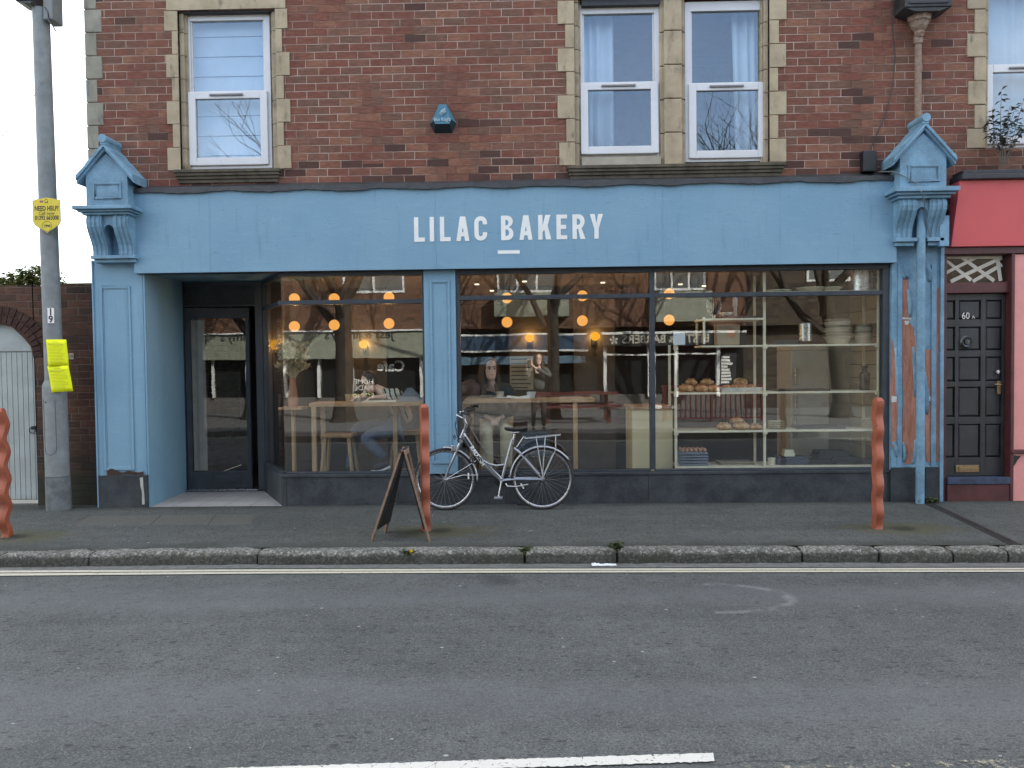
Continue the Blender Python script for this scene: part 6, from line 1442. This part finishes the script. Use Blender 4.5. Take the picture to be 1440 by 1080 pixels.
# ---- warm globe lamps
def glow(parent, c, w):
    l = bpy.data.lights.new('lamp_light', 'POINT'); l.energy = w; l.color = (1, .55, .2); l.shadow_soft_size = .004
    o = bpy.data.objects.new('lamp_light', l); COL.objects.link(o); o.parent = parent; o.location = Vector(c)-wloc(parent)
m_globe = emis('glowing_opal_globe', (1, .43, .095), .31); m_bulb = emis('bright_wall_globe', (1, .42, .02), .36)
for px, pu, pl_, yy in ((414, 420, 459, .95), (470, 420, 457, .95), (547, 418, 455, .95), (713, 419, 453, .95), (819, 416, 451, .95), (941, 413, 450, .95)):
    a = P(px, pu, yy); b = P(px, pl_, yy)
    nm = {414: 'leftmost in the corner window', 470: 'second in the left window', 547: 'nearest the blue pillar', 713: 'above the seated woman', 819: 'over the right end of the pine table', 941: 'right of the central mullion'}[px]
    t = thing('pendant_lamp', (b.x, yy, b.z-.07), 'twin amber globe pendant lamp, '+nm, 'pendant lamp', 'twin globe pendants')
    for c in (a, b):
        gb = MB(); gb.ball(c, .067, .067, .067, 24, 16); gb.build('globe', m_globe, t, smooth=True)
    glow(t, b+Vector((0, 0, -.16)), 1.3)
    MB().tube([(a.x, yy, zs+.055), (a.x, yy, a.z+.07)], .004, 6).tube([(a.x, yy, a.z-.07), (a.x, yy, b.z+.07)], .004, 6).build('cord', m_black, t)
for px, py, yy, nm in ((386, 485, 1.12, 'seen through the splayed corner pane'), (511, 484, 2.4, 'deep in the left room'), (745, 475, 2.4, 'behind the seated woman'), (837, 473, 2.4, 'by the dark pole on the right')):
    c = P(px, py, yy); t = thing('wall_lamp', (c.x, yy, c.z-.09), 'small amber globe wall lamp '+nm, 'wall lamp', 'amber wall lamps')
    gb = MB(); gb.ball(c, .062, .062, .062, 20, 14); gb.build('globe', m_bulb, t, smooth=True); glow(t, c+Vector((0, .075, 0)), .9)
    MB().box(c.x-.03, c.x+.03, yy+.12, yy+.14, c.z-.12, c.z-.02).tube([(c.x, yy+.12, c.z-.07), (c.x, yy, c.z-.1), (c.x, yy, c.z-.06)], .008, 6).build('bracket', m_lead, t)
    MB().box(c.x-(.3 if yy > 2 else .08), c.x+(.3 if yy > 2 else .08), yy+.142, yy+.2, .03, 2.72).build('mounting_post', m_int, t)
mdl = emis('recessed_downlight', (1, .82, .55), .7)
for px, yy in ((671, 2.2), (692, 3.2), (738, 1.9), (848, 2.2), (957, 2.6), (990, 2.9)):
    x = X(px, yy, 435); t = one(MB().lathe([(0, 0), (.032, 0), (.032, .012), (0, .012)], seg=18), 'downlight', mdl, (0, 0, 0), 'tiny round recessed downlight in the bakery ceiling', 'downlight', 'ceiling downlights'); t.location = (x, yy, zs+.04)
# ---- people
m_skin = mat('skin', (.74, .5, .4), .5, 0, .08, 12)
m_eye = mat('dark_eye', (.02, .015, .012), .3)
def skinned(name, chains, m, parent, root=0, sub=2):
    """chains: lists of (x,y,z,r); vertices with equal position are shared"""
    vs, rs, es = [], [], []
    def idx(p):
        for i, v in enumerate(vs):
            if (v-Vector(p[:3])).length < 1e-4: return i
        vs.append(Vector(p[:3])); rs.append(p[3] if hasattr(p[3], '__len__') else (p[3], p[3])); return len(vs)-1
    for c in chains:
        k = [idx(p) for p in c]; es += [(a, b) for a, b in zip(k, k[1:]) if a != b]
    me = bpy.data.meshes.new(name); off = wloc(parent) if parent else Vector()
    me.from_pydata([v-off for v in vs], es, []); me.materials.append(m)
    o = bpy.data.objects.new(name, me); COL.objects.link(o)
    if parent: o.parent = parent
    md = o.modifiers.new('skin', 'SKIN'); md.use_smooth_shade = True; md.branch_smoothing = .6
    sv_ = me.skin_vertices[0].data
    for i, r in enumerate(rs): sv_[i].radius = r; sv_[i].use_root = (i == root)
    sb_ = o.modifiers.new('sub', 'SUBSURF'); sb_.levels = sb_.render_levels = sub
    return o
def head(parent, c, yaw, hairc, long_=True, s=1.0, pitch=0.0):
    """face towards local -Y, turned by yaw; children of the body"""
    Mx = Matrix.Translation(c) @ Matrix.Rotation(yaw, 4, 'Z') @ Matrix.Rotation(pitch, 4, 'X') @ Matrix.Scale(s, 4)
    mh = mat('hair', hairc, .55, 0, .3, 20)
    mb = MB(); n = 18; rings = []
    prof = [(-.125, .028, .03, -.035), (-.115, .042, .045, -.03), (-.09, .056, .066, -.02), (-.06, .063, .078, -.01), (-.02, .069, .086, 0), (.02, .072, .09, .0), (.06, .071, .092, .004), (.09, .062, .082, .008), (.115, .042, .056, .012), (.128, .015, .02, .014)]
    for z, rx, ry, oy in prof: rings.append([(rx*math.cos(2*PI*k/n), oy+ry*math.sin(2*PI*k/n), z) for k in range(n)])
    mb.add([v for r in rings for v in r], [(i*n+k, i*n+(k+1) % n, (i+1)*n+(k+1) % n, (i+1)*n+k) for i in range(len(prof)-1) for k in range(n)]+[tuple(range(n-1, -1, -1)), tuple((len(prof)-1)*n+k for k in range(n))])
    mb.hexa([(-.009, -.082, .018), (.009, -.082, .018), (.008, -.07, .02), (-.008, -.07, .02)][::1], [(-.007, -.088, .02), (.007, -.088, .02), (.006, -.07, .03), (-.006, -.07, .03)])
    mb.hexa([(-.016, -.09, -.03), (.016, -.09, -.03), (.014, -.06, -.03), (-.014, -.06, -.03)], [(-.007, -.092, .022), (.007, -.092, .022), (.008, -.06, .03), (-.008, -.06, .03)])
    for sx in (-1, 1): mb.ball((sx*.073, .01, -.005), .01, .022, .032, 8, 6)
    mb.xf(Mx); mb.build('head', m_skin, parent, smooth='all', sub=1)
    mb = MB()
    for sx in (-1, 1): mb.ball((sx*.03, -.077, .012), .016, .01, .009, 8, 6); mb.box(sx*.03-.02, sx*.03+.02, -.09, -.078, .03, .04)
    mb.xf(Mx); mb.build('eyes', m_eye, parent)
    mb = MB(); mb.ball((0, -.079, -.06), .021, .009, .008, 10, 6); mb.xf(Mx); mb.build('mouth', mat('lips', (.33, .12, .1), .5), parent, smooth='all')
    mb = MB(); rings = []
    hp_ = [(-.02, .078, .05), (.02, .083, .05), (.06, .081, .05), (.1, .066, .04), (.13, .04, .02), (.142, .01, 0)]
    mb.ball((0, .022, .035), .083, .088, .112, 18, 12, .02)
    if long_:
        for sx in (-1, 1):
            for k in range(7):
                x0 = sx*(.07+.005*k); y0 = .005+.016*k
                mb.tube([(x0*.4, y0*.6+.0, .135), (x0*.95, y0, .08), (x0*1.15, y0+.0, -.03), (x0*1.22, y0-.02, -.14), (x0*1.2+sx*.01, y0-.075, -.24), (x0*1.05, y0-.1, -.36+.02*k)], [.012, .022, .023, .022, .018, .006], 8)
        mb.tube([(0, .08, .09), (0, .1, -.05), (0, .09, -.2), (0, .08, -.3)], [.05, .075, .07, .03], 10)
    mb.xf(Mx)
    mb.build('hair', mh, parent, smooth='all')
def hand(parent_chains, w, d, up, r=1.0):
    """five short finger chains out of the wrist point w along d"""
    d = Vector(d).normalized(); up = Vector(up).normalized(); side = d.cross(up).normalized(); w = Vector(w); ch = []
    palm = w+d*.055; ch.append([(*w, .022), (*palm, (.034, .018))])
    for k, (o, l) in enumerate(((-.027, .07), (-.009, .08), (.009, .076), (.027, .06))):
        b = palm+side*o+d*.02; e1 = b+d*l*.5-up*.008; e2 = e1+d*l*.35-up*.03
        ch.append([(*palm, (.034, .018)), (*b, .0095), (*e1, .0088), (*e2, .0075)])
    t0 = w+d*.03+side*-.03; ch.append([(*(w), .022), (*t0, .011), (*(t0+d*.04-side*.015-up*.01), .009)])
    return ch
def person(loc, label): return thing('person', loc, label, 'person')
# woman sitting at the window
wx = X(697, .72, 560); wy = .74; hz_ = P(690, 520, .62).z
WM = person((wx, wy, .03), 'long haired woman in dark jacket and beige trousers sitting at the window table')
hx_, hy_ = X(690, .62, 520), .62
hip = (wx, wy+.06, .84); wst = (wx-.01, wy+.04, 1.0); chs = (wx-.015, wy-.01, 1.18); shl = (wx-.02, wy-.02, 1.31)
nk = (hx_, hy_+.03, hz_-.16); ja = []
body = [[(*hip, (.15, .12)), (*wst, (.125, .1)), (*chs, (.15, .11)), (*shl, (.09, .08)), (*nk, .052), (hx_, hy_+.01, hz_-.1, .05)]]
lh = (wx-.06, wy-.36, .95); rh = (wx+.05, wy-.36, .95)
for s, hnd in ((-1, lh), (1, rh)):
    sh2 = (wx-.02+s*.19, wy-.01, 1.28); el = (wx-.02+s*.25, wy-.1, 1.02)
    body.append([(*shl, (.09, .08)), (*sh2, .06), (*el, .042), (*hnd, .028)])
    body += hand(None, hnd, (-.5*s, -.6, -.25), (0, -.3, 1))
body_o = skinned('body', body, m_skin, WM)
m_jkt = mat('dark_teal_jacket', (.022, .03, .036), .85, 0, .3, 15); m_trs = mat('beige_trousers', (.6, .53, .38), .85, 0, .12, 10, .003)
jk = [[(*hip, (.165, .135)), (*wst, (.15, .12)), (*chs, (.17, .13)), (*shl, (.11, .1))]]
for s, hnd in ((-1, lh), (1, rh)):
    sh2 = (wx-.02+s*.19, wy-.01, 1.28); el = (wx-.02+s*.25, wy-.1, 1.02); wr_ = Vector(el).lerp(Vector(hnd), .8)
    jk.append([(*shl, (.11, .1)), (*sh2, .082), (*el, .06), (*wr_, .045)])
skinned('jacket', jk, m_jkt, WM)
kl, kr = (X(683, .32, 600), .32, .84), (X(712, .34, 600), .34, .83)
al_, ar_ = (X(686, .42, 660), .44, .32), (X(712, .4, 660), .46, .33)
skinned('trousers', [[(*hip, (.17, .14)), (wx-.1, wy+.02, .83, .11), (*kl, .082), (*Vector(kl).lerp(Vector(al_), .5), .085), (*al_, .072)], [(*hip, (.17, .14)), (wx+.1, wy+.02, .83, .11), (*kr, .08), (*Vector(kr).lerp(Vector(ar_), .5), .083), (*ar_, .07)]], m_trs, WM)
for a_ in (al_, ar_): skinned('shoe', [[(a_[0], a_[1]+.04, a_[2]-.09, .045), (a_[0], a_[1]-.06, a_[2]-.1, .042), (a_[0], a_[1]-.15, a_[2]-.11, .032)]], m_black, WM)
head(WM, Vector((hx_, hy_, hz_)), math.radians(14), (.022, .013, .009))
sc = mat('brown_scarf', (.075, .055, .04), .9, 0, .3, 20)
mb = MB(); mb.tube([(hx_-.06, hy_-.06, hz_-.17), (hx_-.09, hy_-.1, hz_-.3), (hx_-.08, hy_-.13, hz_-.48)], [.022, .026, .02], 8).tube([(hx_+.06, hy_-.06, hz_-.17), (hx_+.09, hy_-.1, hz_-.3), (hx_+.09, hy_-.13, hz_-.46)], [.022, .026, .02], 8); mb.build('scarf', sc, WM, smooth='all')
# reader with a striped sleeve
ry = .62; rxh = X(576, ry, 600); RD = person((rxh, ry, .03), 'person in a striped top and blue jeans reading at the left window table')
hipr = (rxh, ry+.05, .86); shr = (X(541, .55, 548), .56, 1.26); hdr = Vector((X(520, .5, 536), .5, P(520, 538, .5).z))
el1 = (X(566, .34, 561), .36, zt0+.07); hd1 = (X(532, .3, 562), .3, zt0+.06); el2 = (X(520, .62, 560), .62, zt0+.1); hd2 = (X(508, .4, 560), .36, zt0+.06)
bd = [[(*hipr, (.15, .13)), ((hipr[0]+shr[0])/2, ry, 1.08, (.14, .12)), (*shr, (.11, .1)), (*(Vector(shr).lerp(hdr, .6)), .055), (*(hdr+Vector((.02, .02, -.06))), .055)]]
bd += [[(*shr, (.11, .1)), (shr[0]+.02, .42, 1.26, .06), (*el1, .045), (*hd1, .028)]]+hand(None, hd1, (-1, -.1, -.1), (0, 0, 1))
bd += [[(*shr, (.11, .1)), (shr[0]-.03, .66, 1.25, .06), (*el2, .045), (*hd2, .028)]]+hand(None, hd2, (-.6, -.6, -.1), (0, 0, 1))
skinned('body', bd, m_skin, RD)
stp = NT('striped_jersey'); o3 = stp.sep(stp.obj()); f3 = stp.ma('GREATER_THAN', stp.ma('SINE', stp.ma('MULTIPLY', stp.ma('ADD', o3[0], stp.ma('MULTIPLY', o3[2], .35)), 105.0)), .55); stp.bsdf(stp.mix(f3, (.5, .48, .42), (.015, .015, .018)), .85); stp = stp.m
skinned('striped_top', [[(*hipr, (.165, .145)), ((hipr[0]+shr[0])/2, ry, 1.08, (.16, .135)), (*shr, (.125, .115))], [(*shr, (.125, .115)), (shr[0]+.02, .42, 1.26, .078), (*el1, .062), (*Vector(el1).lerp(Vector(hd1), .75), .048)], [(*shr, (.125, .115)), (shr[0]-.03, .66, 1.25, .078), (*el2, .06), (*Vector(el2).lerp(Vector(hd2), .75), .046)]], stp, RD)
m_jean = mat('blue_jeans', (.09, .125, .19), .9, 0, .2, 12, .002)
k1 = (X(510, .38, 615), .4, P(510, 615, .38).z); a1_ = (X(541, .4, 648), .46, P(541, 645, .4).z); k2 = (X(500, .7, 612), .72, .82); a2_ = (X(490, .66, 655), .7, .3)
skinned('jeans', [[(*hipr, (.17, .15)), (*Vector(hipr).lerp(Vector(k1), .35), .115), (*k1, .085), (*Vector(k1).lerp(Vector(a1_), .5), .072), (*a1_, .055)], [(*hipr, (.17, .15)), (*Vector(hipr).lerp(Vector(k2), .35), .115), (*k2, .085), (*Vector(k2).lerp(Vector(a2_), .5), .072), (*a2_, .055)]], m_jean, RD)
for a_, dx in ((a1_, -.1), (a2_, -.1)):
    so_ = skinned('shoe', [[(a_[0]+.03, a_[1], a_[2]-.06, .042), (a_[0]-.06, a_[1]-.02, a_[2]-.1, .045), (a_[0]-.14, a_[1]-.03, a_[2]-.12, .034)]], mat('dark_trainer', (.03, .035, .05), .7), RD)
    MB().tube([(a_[0]+.06, a_[1]-.02, a_[2]-.105), (a_[0]-.06, a_[1]-.03, a_[2]-.15), (a_[0]-.17, a_[1]-.035, a_[2]-.155)], .016, 8).build('sole', m_white, so_, smooth=True)
head(RD, hdr, math.radians(-60), (.035, .018, .012), False, 1.0, math.radians(28))
# ------------------------------------------------------------------ the far side of the street (seen mirrored in the glass)
YF_ = -16.4
vc = lambda px, Y=YF_, py=520: (lambda d, t: d.x*t)(ray(px, py), (2*CD+(-Y-CD))/ray(px, py).y)      # where a mirrored pixel falls on the far side
def vz(py, Y=YF_, px=740): d = ray(px, py); return CH+d.z*((-Y+CD)/d.y)
m_ofr = mat('far_white_frame', (.7, .7, .67), .5); m_odark = mat('far_dark_shop_glass', (.02, .022, .022), .12)
m_ofas = mat('far_olive_fascia', (.24, .25, .19), .6); m_oblk = mat('far_black_fascia', (.02, .02, .02), .5); m_oblu = mat('far_navy_fascia', (.03, .06, .1), .5)
m_odk = bricks('sooty_dark_brick', [(.08, .06, .045), (.06, .05, .04), (.09, .07, .05)], dark=.2, mort=(.1, .09, .08))
m_ogold = mat('far_cream_letters', (.5, .47, .38), .6)
segs_ = [(-15.5, vc(600), 'cafe'), (vc(600)+.002, vc(845), 'shop'), (vc(845)+.002, vc(1050), 'barber'), (vc(1050)+.002, 16, 'plain')]
EV = 6.7
info = {'cafe': 'brick cafe building with an olive fascia across the street, seen reflected', 'shop': 'brick shop building with a navy banded fascia across the street, seen reflected', 'barber': 'brick barber shop building with a black fascia across the street, seen reflected', 'plain': 'plain brick building beyond the barber shop, seen reflected'}
zf0, zf1 = vz(488), vz(463)
OB = {}
for x0, x1, k in segs_:
    t = thing('far_building', ((x0+x1)/2, YF_, 0), info[k], 'building'); OB[k] = t
    h = EV
    mb = MB(); mb.box(x0, x1, YF_-6, YF_, zf1+.03, h); mb.box(x0, x1, YF_-6, YF_-.35, 0, zf1+.029); mb.build('wall', m_obrick if k != 'plain' else m_odk, t)
    MB().prism([(YF_+.3, h+.001), (YF_-3, h+1.6), (YF_-6.3, h+.001)], x0, x1, 'x').build('roof', mat('far_slates', (.09, .085, .085), .7), t)
    if k != 'plain':
        MB().box(x0+.01, x1-.01, YF_-.34, YF_-.3, 0, zf1).build('shop_glass', m_odark, t)
        MB().box(x0+.02, x1-.02, YF_-.295, YF_-.2, 0, .5).build('stall_riser', mat('far_riser', (.12, .11, .1), .7), t)
def owin(t, x0, x1, z0, z1, n=2):
    mb = MB(); y = YF_+.03; s = .07
    mb.box(x0, x1, YF_+.001, y, z0, z0+s); mb.box(x0, x1, YF_+.001, y, z1-s, z1)
    for i in range(n+1): x = x0+(x1-x0-s)*i/n; mb.box(x, x+s, YF_+.0012, y+.001, z0+.001, z1-.001)
    w = mb.build('window', m_ofr, t); MB().box(x0+.01, x1-.01, YF_+.0015, YF_+.012, z0+.01, z1-.01).build('pane', mat('far_pane', (.12, .13, .13), .1), w)
    return w
owin(OB['cafe'], vc(484), vc(570), vz(409), vz(355), 2); owin(OB['shop'], vc(700), vc(785), vz(411), vz(360), 3); owin(OB['barber'], vc(921), vc(994), vz(411), vz(360), 3)
owin(OB['cafe'], -13.5, -12, 4.1, 5.8); owin(OB['plain'], 9, 10.4, 4.1, 5.8)
MB().box(vc(697), vc(800), YF_+.001, YF_+.5, vz(446), vz(413)).build('oriel_apron', m_ofas, OB['shop'])
MB().box(vc(921), vc(1000), YF_+.001, YF_+.3, vz(455), vz(413)).build('oriel_apron', m_ofas, OB['barber'])
# cafe front
t = OB['cafe']; x0, x1 = segs_[0][0], segs_[0][1]
MB().box(x0+.02, x1-.02, YF_-.2, YF_+.15, zf0-.3, zf1-.02).build('fascia', m_ofas, t); MB().box(x0, x1, YF_-.2, YF_+.22, zf1-.019, zf1+.028).build('fascia_cornice', m_ofr, t)
text('lettering', "Jess & Jimmy's", .42, m_oblk, t, ((vc(463)+vc(550))/2, YF_+.153, vz(473.5)), '+y', .95, .008)
mb = MB()
for px in (492, 591, 446, 398): mb.box(vc(px)-.04, vc(px)+.04, YF_-.299, YF_-.1, .5, zf0-.3)
mb.box(x0+.02, x1-.02, YF_-.3, YF_-.11, vz(497), vz(496)+.05); mb.build('shop_frame', m_ofr, t)
m_win = mat('white_window_lettering', (.75, .75, .7), .6)
text('lettering', 'Cafe', .5, m_win, t, (vc(547), YF_-.29, vz(520)), '+y', 1, .012); text('lettering', 'HOME', .24, m_win, t, (vc(508), YF_-.29, vz(538)), '+y'); text('lettering', 'MADE', .24, m_win, t, (vc(508), YF_-.29, vz(547)), '+y'); text('lettering', 'SOUP', .28, mat('yellow_window_lettering', (.7, .68, .3), .6), t, (vc(508), YF_-.29, vz(560)), '+y')
# middle shop
t = OB['shop']; x0, x1 = segs_[1][0], segs_[1][1]
MB().box(x0+.05, x1-.4, YF_-.2, YF_+.12, zf0-.1, zf1-.2).build('fascia', m_oblu, t)
mb = MB(); mb.box(x0+.05, x1-.4, YF_-.2, YF_+.125, zf1-.199, zf1-.14); mb.box(x0+.05, x1-.4, YF_-.2, YF_+.125, zf0-.16, zf0-.101); mb.build('fascia_trim', m_ofr, t)
MB().box(x0+.2, x1-.5, YF_-.21, YF_+.1, zf0-.55, zf0-.3).build('lower_band', mat('far_blue_band', (.09, .15, .2), .5), t)
# barbers
t = OB['barber']; x0, x1 = segs_[2][0], segs_[2][1]
MB().box(x0+.02, x1-.02, YF_-.2, YF_+.12, vz(488), vz(472)).build('fascia', m_oblk, t)
MB().box(x0+.02, x1-.02, YF_-.19, YF_+.15, vz(472)+.001, vz(470)+.03).build('fascia_cornice', m_ofr, t)
text('lettering', 'BEST', .36, m_ogold, t, ((vc(966)+vc(996))/2, YF_+.123, vz(484)), '+y', 1.0, .006); text('lettering', 'BARBERS', .36, m_ogold, t, ((vc(877)+vc(935))/2, YF_+.123, vz(484)), '+y', 1.0, .006); text('lettering', '&', .3, m_ogold, t, (vc(944), YF_+.123, vz(484)), '+y')
mb = MB(); lc2 = Vector((vc(864), YF_+.121, vz(480)))
for a in range(5): mb.prism([(lc2.x, lc2.z), (lc2.x+.13*math.cos(a*1.256+.1), lc2.z+.13*math.sin(a*1.256+.1)), (lc2.x+.16*math.cos(a*1.256+.4), lc2.z+.16*math.sin(a*1.256+.4)), (lc2.x+.13*math.cos(a*1.256+.8), lc2.z+.13*math.sin(a*1.256+.8))], YF_+.1205, YF_+.124+.0002*a)
mb.build('emblem', m_ogold, t)
mb = MB()
for px in (852, 914, 921, 953, 1012): mb.box(vc(px)-.05, vc(px)+.05, YF_-.299, YF_-.1, .4, vz(489))
mb.box(x0+.1, x1-.8, YF_-.3, YF_-.105, vz(501), vz(499)); mb.box(vc(921), vc(953), YF_-.301, YF_-.12, vz(577), vz(572)); mb.build('shop_frame', m_ofr, t)
mq = R(0, 0, 1, 1); mb = MB(); mb.box(vc(1015), vc(1038), YF_-.25, YF_-.2, vz(545), vz(500)); pbd = mb.build('price_board', m_oblk, t)
mb = MB()
for i in range(9): z = vz(542)+(vz(503)-vz(542))*i/9; mb.box(vc(1017), vc(1036)-random.uniform(0, .25), YF_-.199, YF_-.195, z, z+.07)
mb.build('price_lines', m_win, pbd)
# bare street trees
def tree(x, y, r0, h, lab, seed, lean=0.0):
    rng = random.Random(seed); t = thing('bare_tree', (x, y, 0), lab, 'tree', 'bare street trees')
    tr = MB(); tr.tube([(x, y, -.02), (x, y, .12), (x+.01, y, .5), (x+.03+lean*.3, y, 1.6), (x+.02+lean*.6, y, 2.6), (x+.04+lean, y, 3.4)], [r0*1.9, r0*1.45, r0*1.1, r0, r0*.95, r0*.9], 14); tr.build('trunk', m_bark, t, smooth=True)
    mb = MB()
    def grow(p, d, l, r, lev):
        pts = [p]; q = Vector(p); dd = Vector(d)
        n = 4
        for i in range(n):
            dd = (dd+Vector((rng.uniform(-.22, .22), rng.uniform(-.22, .22), rng.uniform(-.05, .2)))).normalized(); q = q+dd*l/n; pts.append(q.copy())
        mb.tube(pts, [r*(1-.42*i/n) for i in range(n+1)], 7 if lev < 2 else 4, False)
        if lev >= 5: return
        for i in range(3 if lev < 3 else 2):
            k = rng.choice([2, 3, 4, 4]); a = rng.uniform(0, 2*PI)
            nd = (dd+Vector((math.cos(a), math.sin(a), rng.uniform(-.1, .5)))*rng.uniform(.5, .95)).normalized()
            grow(pts[k], nd, l*rng.uniform(.6, .82), r*rng.uniform(.45, .62), lev+1)
    top = Vector((x+.04+lean, y, 3.35))
    for a in range(4):
        an = a*PI/2+rng.uniform(-.3, .3); grow(top-Vector((0, 0, .5*(a % 3)+.05)), Vector((math.cos(an)*.75, math.sin(an)*.55, .8)).normalized(), rng.uniform(2.0, 2.6)*h/9, r0*.62, 0)
    mb.build('crown', m_bark, t)
vt = lambda px, Y: vc(px, Y)
tree(vt(482, -12.6), -12.6, .23, 8.6, 'stout bare tree across the street before the cafe, seen reflected in the left window', 3)
tree(vt(777, -12.9), -12.9, .17, 10, 'bare tree standing behind the photographer, seen reflected in the middle window', 11)
tree(8.5, -12.4, .2, 11.5, 'bare tree at the right across the street, reflected in the upper windows', 5, -.5)
# red picnic bench
pbx = vc(810, -12.0); PB_ = thing('picnic_bench', (pbx, -12.0, 0), 'dark red picnic bench across the street, seen reflected beside the photographer', 'bench')
m_rb = mat('red_bench_paint', (.1, .022, .02), .5)
MB().box(pbx-1.1, pbx+1.1, -12.25, -11.55, .72, .78).build('table_top', m_rb, PB_); MB().box(pbx-1.1, pbx+1.1, -11.25, -10.95, .42, .47).box(pbx-1.1, pbx+1.1, -12.85, -12.55, .42, .47).build('seat', m_rb, PB_)
for s in (-.8, .8): MB().box(pbx+s-.05, pbx+s+.05, -12.8, -11.0, .34, .419).box(pbx+s-.05, pbx+s+.05, -12.1, -12.0, 0, .719).box(pbx+s-.05, pbx+s+.05, -11.4, -11.3, 0, .339).build('trestle', m_rb, PB_)
rx_ = vc(1000, -11.5); RB_ = thing('street_railing', (rx_, -11.4, 0), 'dark red railing across the street, seen reflected under the bread shelves', 'railing')
mb = MB()
for i in range(20): mb.box(rx_-1.2+i*.13, rx_-1.17+i*.13, -11.42, -11.38, .12, .9)
mb.box(rx_-1.3, rx_+1.4, -11.43, -11.37, .9, .96); mb.box(rx_-1.3, rx_+1.4, -11.43, -11.37, .08, .12)
for s in (-1.25, 0, 1.3): mb.box(rx_+s-.03, rx_+s+.03, -11.44, -11.36, 0, .899)
mb.build('rails', m_rb, RB_)
# the photographer, behind the camera
phx = vc(757, -9.05); PHO = person((phx, -9.1, 0), 'person in a grey jacket photographing the shop, mirrored in the middle window')
fy = 1
hipz = .93; hh_ = 1.66
bodyp = [[(phx, -9.12, hipz, (.15, .11)), (phx, -9.11, 1.15, (.13, .1)), (phx, -9.1, 1.36, (.15, .11)), (phx, -9.08, 1.47, (.07, .06)), (phx, -9.06, 1.56, .055)]]
ph_ = Vector((0.0, -8.78, 1.585))
jkp = [[(phx, -9.12, hipz-.02, (.17, .125)), (phx, -9.11, 1.15, (.155, .12)), (phx, -9.1, 1.36, (.17, .13)), (phx, -9.08, 1.46, (.1, .09))]]
for s in (-1, 1):
    hw = Vector((ph_.x+s*.055, -8.83, 1.53)); sh2 = (phx+s*.19, -9.09, 1.42); el = (phx+s*.27, -8.93, 1.26)
    bodyp.append([(phx, -9.08, 1.47, (.07, .06)), (*sh2, .055), (*el, .04), (*hw, .026)]); bodyp += hand(None, hw, (-.3*s, .25, .9), (0, 1, -.2))
    jkp.append([(phx, -9.08, 1.46, (.1, .09)), (*sh2, .075), (*el, .058), (*Vector(el).lerp(hw, .75), .046)])
skinned('body', bodyp, m_skin, PHO); skinned('jacket', jkp, mat('grey_green_jacket', (.1, .11, .1), .85, 0, .2, 10), PHO)
skinned('trousers', [[(phx, -9.12, hipz, (.165, .12)), (phx+s*.1, -9.1, .78, .09), (phx+s*.11, -9.08, .48, .066), (phx+s*.12, -9.12, .1, .052)] for s in (-1, 1)], mat('dark_trousers', (.035, .032, .03), .9), PHO)
for s in (-1, 1): skinned('shoe', [[(phx+s*.12, -9.14, .05, .05), (phx+s*.12, -9.04, .045, .045), (phx+s*.13, -8.94, .035, .034)]], m_black, PHO)
head(PHO, Vector((phx, -9.04, hh_)), PI, (.05, .03, .02), True)
PHN = one(MB().box(ph_.x-.04, ph_.x+.04, -8.79, -8.78, 1.51, 1.66), 'phone', m_black, (ph_.x, -8.785, 1.51), 'black phone held up by the person reflected in the middle window', 'phone', bev=.003)
